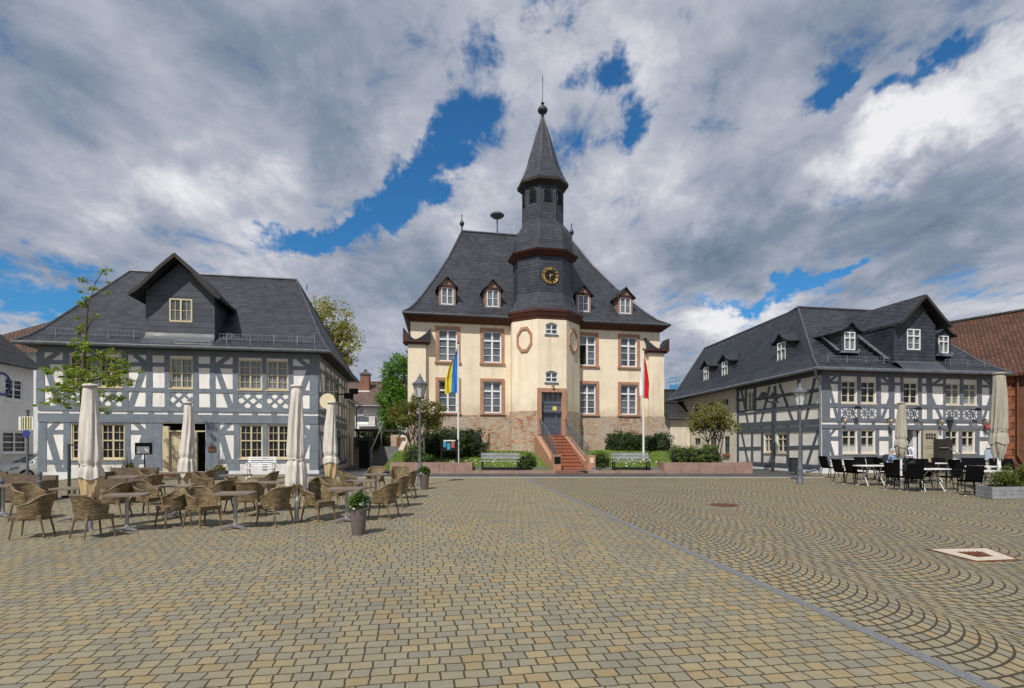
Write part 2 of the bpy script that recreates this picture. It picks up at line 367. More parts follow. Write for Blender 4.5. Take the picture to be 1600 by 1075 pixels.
def cloth(name, col, fold):
    m, N, B = new_mat(name); p = N.pos()
    f = N.noise(N.mp(p, scale=(14, 14, 1.6)), 1.5, 4, 0.6); s = N.noise(p, 2.5, 4, 0.65)
    c = N.mix(N.mapr(f, 0.35, 0.65), c4([x*0.82 for x in col]), c4(col))
    c = N.mix(N.mapr(s, 0.52, 0.75, 0, 0.45), c, c4(fold))
    N.set(B, 'Base Color', c); B.inputs['Roughness'].default_value = 0.9; B.inputs['Specular IOR Level'].default_value = 0.2
    N.set(B, 'Normal', N.n('ShaderNodeBump', None, Strength=0.5, Distance=0.03, Height=f))
    return m
M['canvas'] = cloth('ivory_canvas', (0.70, 0.655, 0.60), (0.50, 0.46, 0.41))
M['canvas_tan'] = cloth('sun_yellowed_canvas', (0.66, 0.50, 0.28), (0.50, 0.36, 0.18))
M['canvas_grey'] = cloth('sage_grey_canvas', (0.43, 0.40, 0.33), (0.30, 0.28, 0.23))
def rubble():
    m, N, B = new_mat('rubble_stone_masonry'); uv = N.uv()
    uv2 = N.mp(uv, scale=(4.8, 10.0, 1))
    nz = N.n('ShaderNodeTexNoise', None, Vector=uv2, Scale=1.6, Detail=3).outputs['Color']
    uv3 = N.vm('ADD', uv2, N.vm('MULTIPLY', N.vm('SUBTRACT', nz, (0.5, 0.5, 0.5)), (0.9, 0.9, 0)))
    v = N.n('ShaderNodeTexVoronoi', {'feature': 'F1', 'voronoi_dimensions': '2D'}, Vector=uv3, Scale=1.0, Randomness=0.95)
    e = N.n('ShaderNodeTexVoronoi', {'feature': 'DISTANCE_TO_EDGE', 'voronoi_dimensions': '2D'}, Vector=uv3, Scale=1.0, Randomness=0.95)
    r = N.n('ShaderNodeSeparateColor', None, Color=v.outputs['Color'])
    cr = N.n('ShaderNodeValToRGB', None, Fac=r.outputs[0]); el = cr.color_ramp.elements
    el[0].position = 0.0; el[0].color = (0.24, 0.075, 0.030, 1); el[1].position = 1.0; el[1].color = (0.40, 0.32, 0.22, 1)
    for pp, cc in ((0.22, (0.40, 0.15, 0.065)), (0.36, (0.44, 0.24, 0.13)), (0.52, (0.34, 0.26, 0.18)), (0.7, (0.46, 0.37, 0.26)), (0.85, (0.25, 0.21, 0.17))):
        x = el.new(pp); x.color = c4(cc)
    area = N.noise(N.pos(), 0.5, 4, 0.6)
    c = N.mix(N.mapr(area, 0.42, 0.60, 0, 0.65), cr.outputs[0], c4((0.50, 0.43, 0.35)))
    joint = N.mapr(N.math('ADD', e.outputs['Distance'], N.math('MULTIPLY', N.math('SUBTRACT', N.noise(uv2, 6, 3), 0.5), 0.1)), 0.02, 0.13)
    c = N.mix(joint, c4((0.56, 0.49, 0.40)), c)
    c = N.mix(1.0, c, N.mix(N.noise(uv, 14, 4, 0.7), (0.80, 0.80, 0.80, 1), (1.5, 1.5, 1.5, 1)), 'MULTIPLY')
    N.set(B, 'Base Color', c); B.inputs['Roughness'].default_value = 0.92
    h = N.math('ADD', joint, N.math('MULTIPLY', N.noise(uv, 20, 4), 0.6))
    N.set(B, 'Normal', N.n('ShaderNodeBump', None, Strength=0.8, Distance=0.04, Height=h))
    return m
M['rubble'] = rubble()
def leafmat(name, dark, mid, lite, scale=1.6, trans=0.35):
    m, N, B = new_mat(name); p = N.pos()
    f = N.noise(p, scale, 3, 0.6); g = N.n('ShaderNodeTexWhiteNoise', {'noise_dimensions': '3D'}, Vector=N.vm('SNAP', p, (0.11, 0.11, 0.11))).outputs[0]
    k = N.math('ADD', N.math('MULTIPLY', f, 0.7), N.math('MULTIPLY', g, 0.3))
    cr = N.n('ShaderNodeValToRGB', None, Fac=k); el = cr.color_ramp.elements
    br = lambda c_: c4([min(.9, v*1.45) for v in c_])
    el[0].position = 0.28; el[0].color = br(dark); el[1].position = 0.68; el[1].color = br(lite); x = el.new(0.47); x.color = br(mid)
    N.set(B, 'Base Color', cr.outputs[0]); B.inputs['Roughness'].default_value = 0.55; B.inputs['Specular IOR Level'].default_value = 0.3
    tr = N.n('ShaderNodeBsdfTranslucent', None, Color=cr.outputs[0]); mx = N.n('ShaderNodeMixShader', None, _0=trans)
    N.t.links.new(B.outputs[0], mx.inputs[1]); N.t.links.new(tr.outputs[0], mx.inputs[2])
    N.t.links.new(mx.outputs[0], N.t.nodes['Material Output'].inputs[0]); return m
M['leaf_young'] = leafmat('fresh_green_leaves', (0.07, 0.115, 0.010), (0.15, 0.21, 0.020), (0.26, 0.32, 0.04), trans=0.45)
M['leaf_tall'] = leafmat('bright_green_leaves', (0.025, 0.075, 0.010), (0.065, 0.150, 0.018), (0.125, 0.225, 0.03), 0.8, 0.45)
M['leaf_gold'] = leafmat('yellow_green_spring_leaves', (0.115, 0.115, 0.014), (0.22, 0.215, 0.03), (0.36, 0.335, 0.07), 0.8, 0.55)
M['leaf_olive'] = leafmat('olive_bronze_leaves', (0.045, 0.055, 0.012), (0.105, 0.118, 0.022), (0.19, 0.185, 0.045), 1.3, 0.45)
M['leaf_lime'] = leafmat('olive_green_leaves', (0.05, 0.06, 0.010), (0.12, 0.125, 0.022), (0.22, 0.21, 0.06), 1.3)
M['leaf_dark'] = leafmat('dark_glossy_leaves', (0.008, 0.018, 0.006), (0.025, 0.046, 0.012), (0.06, 0.09, 0.025), 2.5, 0.15)
M['leaf_hedge'] = leafmat('hedge_leaves', (0.016, 0.038, 0.006), (0.036, 0.076, 0.010), (0.08, 0.13, 0.02), 2.0, 0.25)
M['leaf_thuja'] = leafmat('thuja_leaves', (0.03, 0.055, 0.010), (0.065, 0.105, 0.018), (0.12, 0.165, 0.035), 3.0, 0.2)
M['leaf_conifer'] = leafmat('yellow_green_conifer', (0.028, 0.05, 0.008), (0.075, 0.11, 0.018), (0.17, 0.18, 0.04), 3.0, 0.25)
M['petal_white'] = simple('white_petals', (0.78, 0.78, 0.74), 0.7, var=0.05)
M['petal_cream'] = simple('cream_blossom', (0.62, 0.56, 0.44), 0.7, var=0.1)
# ------------------------------------------------------------------ world, sun, camera
SUN = Vector((-0.40, -0.92, 0)).normalized()*math.cos(math.radians(52)) + Vector((0, 0, math.sin(math.radians(52))))
def make_world():
    w = bpy.data.worlds.new('World'); sc.world = w; w.use_nodes = True
    t = w.node_tree; t.nodes.clear(); N = NT(t)
    sky = N.n('ShaderNodeTexSky', {'sky_type': 'NISHITA', 'sun_disc': False, 'sun_elevation': math.radians(52), 'sun_rotation': math.atan2(SUN.x, SUN.y), 'air_density': 1.0, 'dust_density': 0.6, 'ozone_density': 2.5})
    d = N.vm('NORMALIZE', N.n('ShaderNodeTexCoord').outputs['Generated'])
    s = N.n('ShaderNodeSeparateXYZ', None, Vector=d); dx, dy, dz = s.outputs
    az = N.math('ARCTAN2', dx, dy); el = N.math('ARCSINE', dz)
    ae = N.n('ShaderNodeCombineXYZ', None, _0=az, _1=el).outputs[0]
    # the clouds are one layer overhead: noise is taken on that layer so that it shortens towards the horizon
    k = N.math('ADD', N.math('MAXIMUM', dz, 0.0), 0.16)
    pl = N.n('ShaderNodeCombineXYZ', None, _0=N.math('DIVIDE', dx, k), _1=N.math('DIVIDE', dy, k)).outputs[0]
    n1 = N.noise(N.mp(pl, loc=(3.1, 1.7, 0)), 1.5, 8, 0.62, 0.35)
    n2 = N.noise(N.mp(pl, loc=(9.1, 4.7, 0), rot=(0, 0, 0.12), scale=(1.55, 0.85, 1)), 1.0, 7, 0.6, 0.45)
    n3 = N.noise(N.mp(pl, loc=(1.3, 8.2, 0), rot=(0, 0, -0.1), scale=(1.15, 0.85, 1)), 4.7, 8, 0.66, 0.35)
    wz = N.n('ShaderNodeTexNoise', None, Vector=ae, Scale=5.0, Detail=5, Roughness=0.65).outputs['Color']
    aw = N.vm('ADD', ae, N.vm('MULTIPLY', N.vm('SUBTRACT', wz, (0.5, 0.5, 0.5)), (0.30, 0.22, 0)))
    def blob(px, py, rx, ry, rot, amp):
        qx = (px-CX)/F; qz = (HZ-py)/F
        a = math.atan(qx); e = math.atan(qz/math.sqrt(1+qx*qx)); sq = 1/(1+qx*qx)
        v = N.mp(N.vm('SUBTRACT', aw, (a, e, 0)), rot=(0, 0, math.radians(rot)))
        v = N.vm('MULTIPLY', v, (F/rx/sq**0.8, F/ry/sq**0.6, 0))
        ln = N.n('ShaderNodeVectorMath', {'operation': 'LENGTH'}, _0=v).outputs['Value']
        return N.mapr(ln, 0.0, 1.6, amp, 0.0, True)
    def total(lst):
        a = None
        for b in lst:
            x = blob(*b); a = x if a is None else N.math('ADD', a, x)
        return a
    gaps = total([(740, 190, 62, 50, -40, 1.1), (660, 270, 90, 40, -42, 1.2), (570, 345, 95, 32, -35, 1.15), (495, 383, 60, 20, -20, .95),
                  (940, 92, 48, 30, 10, 1.05), (745, 40, 42, 42, 0, .8), (862, 10, 60, 18, 0, .7), (1000, 185, 30, 48, 20, .95), (875, 225, 40, 30, 0, .6),
                  (1265, 160, 60, 30, -25, 1.0), (1310, 150, 50, 22, -20, .8), (1460, 130, 110, 20, -14, 1.0), (1180, 462, 120, 17, -6, 1.05), (1270, 440, 50, 14, 0, .8),
                  (70, 450, 125, 34, 8, 1.25), (120, 385, 85, 26, 15, 1.0), (30, 395, 60, 20, 10, .6), (540, 590, 60, 24, 0, .9), (15, 500, 60, 20, 0, .5),
                  (1520, 480, 60, 14, 0, .45)])
    dark = total([(330, 60, 330, 110, -12, .48), (90, 130, 160, 110, 0, .15), (1290, 345, 260, 62, -12, .8), (1500, 330, 160, 60, -15, .45), (1330, 50, 260, 70, -8, .55), (500, 215, 90, 60, -35, .4),
                  (1090, 400, 90, 50, 0, .5), (580, 470, 90, 30, 0, .35), (1500, 420, 160, 26, 0, .4)])
    lite = total([(1480, 205, 240, 52, -14, 1.5), (1080, 215, 120, 90, -20, .7), (760, 330, 130, 50, -15, .8), (820, 110, 90, 60, 0, .5), (1010, 60, 90, 60, 0, .35), (640, 215, 60, 40, -40, .6),
                  (1150, 495, 130, 30, -10, 1.3), (1350, 250, 120, 40, -16, .6), (330, 300, 140, 45, -20, .7), (150, 280, 170, 80, 0, .6), (1000, 330, 110, 60, 0, .7), (420, 400, 90, 40, 0, .45)])
    fine = N.math('ADD', N.math('MULTIPLY', N.math('SUBTRACT', n1, 0.5), 1.7), N.math('MULTIPLY', N.math('SUBTRACT', n3, 0.5), 2.9))
    cover = N.math('SUBTRACT', N.math('ADD', 0.82, fine), gaps)
    mask = N.mapr(cover, -0.16, 0.62, 0, 1, True)
    br = N.math('ADD', N.math('MULTIPLY', N.math('SUBTRACT', n2, 0.5), 1.25), N.math('MULTIPLY', N.math('SUBTRACT', n3, 0.5), 0.75))
    br = N.math('ADD', N.math('ADD', br, 0.53), N.math('SUBTRACT', N.math('MULTIPLY', lite, 0.36), N.math('MULTIPLY', dark, 0.36)))
    cr = N.n('ShaderNodeValToRGB', None, Fac=br); e = cr.color_ramp.elements
    e[0].position = 0.0; e[0].color = (0.110, 0.165, 0.240, 1); e[1].position = 1.0; e[1].color = (0.86, 0.86, 0.88, 1)
    x = e.new(0.35); x.color = (0.245, 0.295, 0.385, 1); x = e.new(0.65); x.color = (0.455, 0.48, 0.56, 1)
    tint = N.mix(1.0, sky.outputs[0], (0.30, 0.80, 1.12, 1), 'MULTIPLY')
    b1 = N.n('ShaderNodeBackground', None, Color=tint, Strength=0.10)
    b2 = N.n('ShaderNodeBackground', None, Color=cr.outputs[0], Strength=1.0)
    mx = N.n('ShaderNodeMixShader', None, _0=mask)
    t.links.new(b1.outputs[0], mx.inputs[1]); t.links.new(b2.outputs[0], mx.inputs[2])
    out = N.n('ShaderNodeOutputWorld'); t.links.new(mx.outputs[0], out.inputs[0])
make_world()
sl = bpy.data.lights.new('sun', 'SUN'); sl.energy = 4.3; sl.angle = math.radians(0.6); sl.color = (1.0, 0.945, 0.86)
so = bpy.data.objects.new('sun', sl); COL.objects.link(so); so.rotation_euler = SUN.to_track_quat('Z', 'Y').to_euler(); so.location = (-20, -40, 60)
cam = bpy.data.cameras.new('camera'); co = bpy.data.objects.new('camera', cam); COL.objects.link(co)
co.location = (0, 0, CAMZ); co.rotation_euler = (PI/2, 0, 0); cam.lens = 36*F/1600; cam.sensor_width = 36; cam.shift_y = (HZ-537.5)/1600
cam.clip_start = 0.1; cam.clip_end = 3000; sc.camera = co
sc.render.resolution_x = 1024; sc.render.resolution_y = 688
sc.view_settings.view_transform = 'Standard'; sc.view_settings.look = 'None'; sc.view_settings.exposure = 0
sc.cycles.max_bounces = 6; sc.cycles.use_denoising = True
# ------------------------------------------------------------------ paving
GRID = math.radians(9.3)
def paver_mat(fan):
    m, N, B = new_mat('fan_laid_setts' if fan else 'coursed_pavers'); p = N.pos()
    q = N.n('ShaderNodeSeparateXYZ', None, Vector=N.mp(p, rot=(0, 0, -GRID))); a, b = q.outputs[0], q.outputs[1]
    if fan:
        W = 2.15
        al = N.math('MULTIPLY', N.math('SUBTRACT', N.math('FRACT', N.math('DIVIDE', N.math('SUBTRACT', a, 3.45), W)), 0.5), W)
        al = N.math('ADD', al, 0.0)
        R = W*0.5*1.13
        th = N.math('ARCSINE', N.math('DIVIDE', al, R))
        bow = N.math('SUBTRACT', R, N.math('SQRT', N.math('MAXIMUM', N.math('SUBTRACT', R*R, N.math('MULTIPLY', al, al)), 0.001)))
        bb = N.math('SUBTRACT', b, bow)
        vec = N.n('ShaderNodeCombineXYZ', None, _0=N.math('MULTIPLY', th, R*0.92), _1=bb).outputs[0]
        w, h, ms = 0.165, 0.158, 0.016
    else:
        vec = N.n('ShaderNodeCombineXYZ', None, _0=a, _1=b).outputs[0]; w, h, ms = 0.190, 0.160, 0.0085
    nz = N.n('ShaderNodeTexNoise', None, Vector=p, Scale=2.2, Detail=3).outputs['Color']
    nf = N.n('ShaderNodeTexNoise', None, Vector=p, Scale=16.0, Detail=2).outputs['Color']
    vec = N.vm('ADD', vec, N.vm('MULTIPLY', N.vm('SUBTRACT', nz, (0.5, 0.5, 0.5)), (0.07, 0.045, 0)))
    vec = N.vm('ADD', vec, N.vm('MULTIPLY', N.vm('SUBTRACT', nf, (0.5, 0.5, 0.5)), (0.014, 0.014, 0)))
    def bt(c1, c2, mo):
        return N.n('ShaderNodeTexBrick', {'offset': 0.47, 'offset_frequency': 2, 'squash': 0.82, 'squash_frequency': 3}, Vector=vec, Color1=c4(c1), Color2=c4(c2), Mortar=c4(mo), Scale=1.0,
                   **{'Mortar_Size': ms, 'Mortar_Smooth': 0.25, 'Bias': -0.05, 'Brick_Width': w, 'Row_Height': h})
    br = bt((0, 0, 0), (1, 1, 1), (0.5, 0.5, 0.5))
    cr = N.n('ShaderNodeValToRGB', None, Fac=br.outputs['Color']); el = cr.color_ramp.elements
    el[0].position = 0.0; el[0].color = (0.172, 0.165, 0.135, 1); el[1].position = 1.0; el[1].color = (0.256, 0.196, 0.110, 1)
    for pp, cc in ((0.25, (0.196, 0.184, 0.140)), (0.42, (0.224, 0.200, 0.136)), (0.6, (0.202, 0.183, 0.130)), (0.78, (0.246, 0.206, 0.128)), (0.9, (0.222, 0.180, 0.108))):
        x = el.new(pp); x.color = c4(cc)
    big = N.noise(p, 0.16, 5, 0.6); mid = N.noise(p, 1.6, 4, 0.6); gr = N.noise(p, 42, 3, 0.7); sp = N.noise(p, 9, 3, 0.7)
    sh = N.math('ADD', N.math('ADD', N.math('MULTIPLY', big, 0.55), N.math('MULTIPLY', mid, 0.4)), N.math('ADD', N.math('MULTIPLY', gr, 0.4), N.math('MULTIPLY', sp, 0.3)))
    c = N.mix(1.0, cr.outputs[0], N.mix(N.mapr(sh, 0.6, 1.05), (0.88, 0.875, 0.86, 1), (1.36, 1.33, 1.25, 1)), 'MULTIPLY')
    c = N.mix(N.mapr(big, 0.5, 0.68, 0, 0.35), c, N.mix(1.0, c, (1.0, 0.86, 0.62, 1), 'MULTIPLY'))
    spots = N.noise(p, 3.3, 2, 0.4)
    c = N.mix(N.mapr(spots, 0.71, 0.77, 0, 0.28), c, (0.07, 0.065, 0.05, 1))
    c = N.mix(br.outputs['Fac'], c, (0.052, 0.042, 0.025, 1))
    N.set(B, 'Base Color', c); B.inputs['Roughness'].default_value = 0.82; B.inputs['Specular IOR Level'].default_value = 0.3
    hgt = N.math('ADD', N.math('SUBTRACT', N.math('MULTIPLY', gr, 0.25), br.outputs['Fac']), N.math('MULTIPLY', br.outputs['Color'], 0.35))
    N.set(B, 'Normal', N.n('ShaderNodeBump', None, Strength=0.75, Distance=0.012, Height=hgt)); return m
M['pavers'] = paver_mat(False); M['fans'] = paver_mat(True)
M['asphalt'] = brickmat('grey_street_setts', (0.060, 0.063, 0.068), (0.098, 0.100, 0.104), (0.03, 0.03, 0.03), 0.16, 0.16, 0.012, 0.85, 0.4, shade=False, big=0.3)
M['ground'] = simple('worn_ground', (0.13, 0.125, 0.105), 0.9, var=0.25, scale=0.6)
def grass_mat():
    m, N, B = new_mat('mown_grass'); p = N.pos()
    f = N.noise(p, 1.2, 5, 0.65); g = N.noise(p, 22, 4, 0.7)
    k = N.math('ADD', N.math('MULTIPLY', f, 0.5), N.math('MULTIPLY', g, 0.5))
    N.set(B, 'Base Color', N.mix(N.mapr(k, 0.36, 0.64), (0.040, 0.080, 0.008, 1), (0.15, 0.22, 0.028, 1)))
    B.inputs['Roughness'].default_value = 0.9
    N.set(B, 'Normal', N.n('ShaderNodeBump', None, Strength=0.9, Distance=0.05, Height=g)); return m
M['grass'] = grass_mat()
M['leaf_grass'] = leafmat('grass_blades', (0.035, 0.065, 0.008), (0.08, 0.13, 0.015), (0.13, 0.19, 0.025), 2.0, 0.3)
XS = lambda y: 4.447-0.1625*y
def sheet(name, mat, patches, dz, kind='structure'):
    mb = MB()
    for x0, x1, y0, y1, nu, nv in patches:
        fx0 = x0 if callable(x0) else (lambda y, c=x0: c); fx1 = x1 if callable(x1) else (lambda y, c=x1: c)
        def fn(i, j):
            y = y0+(y1-y0)*j; x = fx0(y)+(fx1(y)-fx0(y))*i; return (x, y, G(x, y)+dz)
        mb.grid(fn, nu, nv)
    return tag(mb.build(name, mat, smooth=True), kind=kind)
gb = MB()
xs = [-900, -300, -100, -45] + [-40+i*2.0 for i in range(41)] + [45, 100, 300, 900]
ys = [-900, -200, -40, -8, 0, 9, 17, 18, 19, 20, 21, 22, 23, 24, 25, 27, 30, 40, 80, 200, 500, 1500]
for i in range(len(xs)-1):
    for j in range(len(ys)-1):
        q = [(xs[i], ys[j]), (xs[i+1], ys[j]), (xs[i+1], ys[j+1]), (xs[i], ys[j+1])]
        gb.face([(x, y, G(x, y)-0.06) for x, y in q])
tag(gb.build('ground', M['ground']), kind='structure')
sheet('plaza_paving', M['pavers'], [(-45, -9.3, -8, 27.0, 40, 35), (-9.3, lambda y: XS(y)-0.07, -8, 24.2, 20, 34), (-45, -20.5, 27.0, 45, 30, 10)], 0.0)
sheet('fan_paving', M['fans'], [(lambda y: XS(y)+0.07, 13.2, -8, 24.2, 10, 34), (13.2, 45, -8, 27, 16, 34)], 0.0)
sheet('granite_strip', M['granite'], [(lambda y: XS(y)-0.07, lambda y: XS(y)+0.07, -8, 24.2, 1, 40)], 0.004)
sheet('street', M['asphalt'], [(-9.3, 13.2, 24.33, 27.0, 10, 3), (-9.3, 14.6, 27.0, 48, 10, 8)], -0.008)
kb = MB()
for i in range(46):
    x = -9.3+i*0.49; y = 24.2; kb.obox((x, y, G(x, y)-0.1), (0.482, 0, 0), (0, 0.13, 0), (0, 0, 0.125))
tag(kb.build('kerb', M['kerb_light']), kind='structure')
# manhole and drain frame let into the paving
def flat_thing(name, label, cat, px, py):
    p = gp(px, py); return thing(name, label, cat, (p.x, p.y, p.z)), p
t, p = flat_thing('manhole_cover', 'round rusty manhole cover flush with the fan paving', 'manhole cover', 1131, 789)
mb = MB(); mb.lathe(p, [(0.36, 0.001), (0.36, 0.012), (0.31, 0.012)], 24); mb.build('rim', M['rust'], t)
mb = MB(); mb.lathe(p, [(0.305, 0.002), (0.305, 0.015), (0.0001, 0.015)], 24); mb.build('lid', simple('dark_rusty_lid', (0.075, 0.032, 0.02), 0.8, var=0.4, scale=14), t)
c = [gp(1447, 858.5), gp(1543, 857), gp(1593, 875.5), gp(1526, 878.5)]
ce = sum(c, Vector())/4
t = thing('drain_cover', 'pale square concrete frame with rusty grate in the fan paving', 'drain cover', ce)
def quad_ring(k0, k1, z0, z1, name, mat):
    mb = MB(); A = [ce+(q-ce)*k0 for q in c]; Bq = [ce+(q-ce)*k1 for q in c]
    for i in range(4):
        j = (i+1) % 4
        mb.hexa([A[i]+Vector((0, 0, z0)), A[j]+Vector((0, 0, z0)), Bq[j]+Vector((0, 0, z0)), Bq[i]+Vector((0, 0, z0)), A[i]+Vector((0, 0, z1)), A[j]+Vector((0, 0, z1)), Bq[j]+Vector((0, 0, z1)), Bq[i]+Vector((0, 0, z1))])
    return mb.build(name, mat, t)
quad_ring(1.0, 0.93, -0.03, 0.016, 'edge_frame', M['rust']); quad_ring(0.93, 0.42, -0.03, 0.012, 'slab', M['concrete'])
mb = MB(); mb.face([ce+(q-ce)*0.42+Vector((0, 0, 0.008)) for q in c])
for i in range(1, 6):
    a = (c[0]*(1-i/6)+c[1]*i/6); b = (c[3]*(1-i/6)+c[2]*i/6); a = ce+(a-ce)*0.41; b = ce+(b-ce)*0.41
    mb.bar(a+Vector((0, 0, 0.012)), b+Vector((0, 0, 0.012)), 0.02, 0.012)
mb.build('grate', M['rust'], t)
# ------------------------------------------------------------------ the bank of grass below the town hall
def bank(x, y):
    k = 1-sstep(8.3, 10.2, x)
    z = 0.90+0.22*min(max(y-27.4, 0), 4.1)*k
    return 0.62 if 1.85 < x < 3.55 and y < 28.2 else z
mb = MB()
mb.grid(lambda i, j: (-6.25+17.3*i, 26.78+8.5*j, bank(-6.25+17.3*i, 26.78+8.5*j)+0.03*math.sin(i*31)*math.sin(j*23)), 60, 26)
tag(mb.build('lawn', M['grass'], smooth=True), kind='structure')
# tufts of grass and daisies on the bank
gt = MB()
for i in range(5200):
    x = random.uniform(-6.2, 9.6); y = random.uniform(26.85, 31.2) if x < 7 else random.uniform(26.85, 33)
    if 1.2 < x < 4.4 or y < 27.45 and x > -1.9: continue
    z = bank(x, y)+0.03*math.sin((x+6.25)/17.3*31)*math.sin((y-26.78)/8.5*23)-0.01; a = random.uniform(0, PI); h = random.uniform(0.04, 0.12); w = 0.035
    gt.face([(x-w*math.cos(a), y-w*math.sin(a), z), (x+w*math.cos(a), y+w*math.sin(a), z), (x+random.uniform(-.05, .05), y+random.uniform(-.04, .04), z+h)])
tag(gt.build('grass', M['leaf_grass']), 'short green grass blades on the bank before the town hall', 'grass', kind='stuff')
gt = MB()
for i in range(90):
    x = random.uniform(-5.2, 8.3); y = random.uniform(27.5, 29.2); z = bank(x, y)+0.06; s = random.uniform(.014, .03)
    if 1.2 < x < 4.4: continue
    gt.face([(x-s, y, z), (x+s, y-.01, z), (x+s, y+s, z+s), (x-s, y+s, z+s)])
tag(gt.build('daisies', M['petal_white']), 'small white flowers scattered in the grass behind the benches', 'flowers', kind='stuff')
# ------------------------------------------------------------------ building helpers
def wall_holes(mb, fr, u0, u1, z0, z1, holes, depth=0.14, out=0.0):
    us = sorted({u0, u1, *[h[0] for h in holes], *[h[1] for h in holes]}); zs = sorted({z0, z1, *[h[2] for h in holes], *[h[3] for h in holes]})
    us = [u for u in us if u0 <= u <= u1]; zs = [z for z in zs if z0 <= z <= z1]
    for i in range(len(us)-1):
        for j in range(len(zs)-1):
            cu = (us[i]+us[i+1])/2; cz = (zs[j]+zs[j+1])/2
            if any(h[0] < cu < h[1] and h[2] < cz < h[3] for h in holes): continue
            mb.face([fr.p(us[i], zs[j], out), fr.p(us[i+1], zs[j], out), fr.p(us[i+1], zs[j+1], out), fr.p(us[i], zs[j+1], out)])
    for a, b, c, d in holes:
        P = [(a, c), (b, c), (b, d), (a, d)]
        for k in range(4):
            (ua, za), (ub, zb) = P[k], P[(k+1) % 4]
            mb.face([fr.p(ua, za, out), fr.p(ua, za, out-depth), fr.p(ub, zb, out-depth), fr.p(ub, zb, out)])
def fbox(mb, fr, u0, u1, z0, z1, o0, o1):
    mb.obox(fr.p(u0, z0, o0), fr.U*(u1-u0), fr.N*(o1-o0), Vector((0, 0, z1-z0)))
def beam(mb, fr, a, b, w, o1=0.03, o0=-0.05):
    """a timber in the facade plane between two (u, z) points"""
    (u0, z0), (u1, z1) = a, b; L = math.hypot(u1-u0, z1-z0); nx, nz = -(z1-z0)/L*w/2, (u1-u0)/L*w/2
    P = [(u0+nx, z0+nz), (u0-nx, z0-nz), (u1-nx, z1-nz), (u1+nx, z1+nz)]
    mb.hexa([fr.p(u, z, o1) for u, z in P] + [fr.p(u, z, o0) for u, z in P][0:0] + [fr.p(u, z, o0) for u, z in P])
def window(parent, fr, u0, u1, z0, z1, frame, glass, cols=2, rows=(0.5,), fw=0.06, mw=0.055, muntins=True, depth=0.11, out=0.0, sill=None, name='window', half_curtain=False, mid=0.07, open_leaf=False):
    """frame with mullion and transoms (rows = heights as fractions), a pane behind"""
    mb = MB(); o = out-depth+0.02; t = 0.05
    fbox(mb, fr, u0, u0+fw, z0, z1, o, o+t); fbox(mb, fr, u1-fw, u1, z0, z1, o, o+t)
    fbox(mb, fr, u0+fw, u1-fw, z0, z0+fw*1.2, o, o+t); fbox(mb, fr, u0+fw, u1-fw, z1-fw, z1, o, o+t)
    W = u1-u0; H = z1-z0
    for k in range(1, cols):
        uc = u0+W*k/cols; fbox(mb, fr, uc-mid/2, uc+mid/2, z0+fw*1.2, z1-fw, o+0.006, o+t+0.006)
    main = [z0+H*r for r in rows]
    for zc in main: fbox(mb, fr, u0+fw, u1-fw, zc-mw/2, zc+mw/2, o+0.012, o+t+0.014)
    if muntins:
        zs = [z0]+main+[z1]
        for i in range(len(zs)-1):
            n = 2 if zs[i+1]-zs[i] > 0.34 else 1
            for j in range(1, n):
                zc = zs[i]+(zs[i+1]-zs[i])*j/n; fbox(mb, fr, u0+fw, u1-fw, zc-0.011, zc+0.011, o-0.004, o+0.024)
        if muntins == 2:
            for k in range(cols):
                uc = u0+W*(k+0.5)/cols; fbox(mb, fr, uc-0.010, uc+0.010, z0+fw, z1-fw, o-0.007, o+0.020)
    if sill: fbox(mb, fr, u0-0.05, u1+0.05, z0-0.06, z0, out-depth, out+sill)
    w = mb.build(name, frame, parent)
    pb = MB(); q = out-depth+0.012
    pb.face([fr.p(u0+0.01, z0+0.01, q), fr.p(u1-0.01, z0+0.01, q), fr.p(u1-0.01, z1-0.01, q), fr.p(u0+0.01, z1-0.01, q)])
    pb.build('pane', glass, w)
    if half_curtain:
        cb = MB(); cb.face([fr.p(u0+fw, z0+fw, q+0.004), fr.p(u1-fw, z0+fw, q+0.004), fr.p(u1-fw, z0+H*half_curtain, q+0.004), fr.p(u0+fw, z0+H*half_curtain, q+0.004)])
        cb.build('curtain', M['curtain'], w)
    return w
def hiproof(mb, FL, FR, BR, BL, RL, RR, z0, z1, prof, sides=(1, 1, 1, 1)):
    P = [Vector((*q, 0)) for q in (FL, FR, BR, BL)]; L, R = Vector((*RL, 0)), Vector((*RR, 0))
    for k, (a, b, ra, rb) in enumerate([(P[0], P[1], L, R), (P[1], P[2], R, R), (P[2], P[3], R, L), (P[3], P[0], L, L)]):
        if not sides[k]: continue
        acc = 0; e = (b-a).normalized()
        for i in range(len(prof)-1):
            (t0, h0), (t1, h1) = prof[i], prof[i+1]
            q = [a.lerp(ra, t0), b.lerp(rb, t0), b.lerp(rb, t1), a.lerp(ra, t1)]
            for j, hh in ((0, h0), (1, h0), (2, h1), (3, h1)): q[j].z = z0+(z1-z0)*hh
            m0 = (q[0]+q[1])/2; m1 = (q[2]+q[3])/2; dl = (m1-m0).length
            uv = [(p.dot(e), acc if j < 2 else acc+dl) for j, p in enumerate(q)]; acc += dl
            if (q[2]-q[3]).length < 1e-4: q = q[:3]; uv = uv[:3]
            mb.face(q, uv)
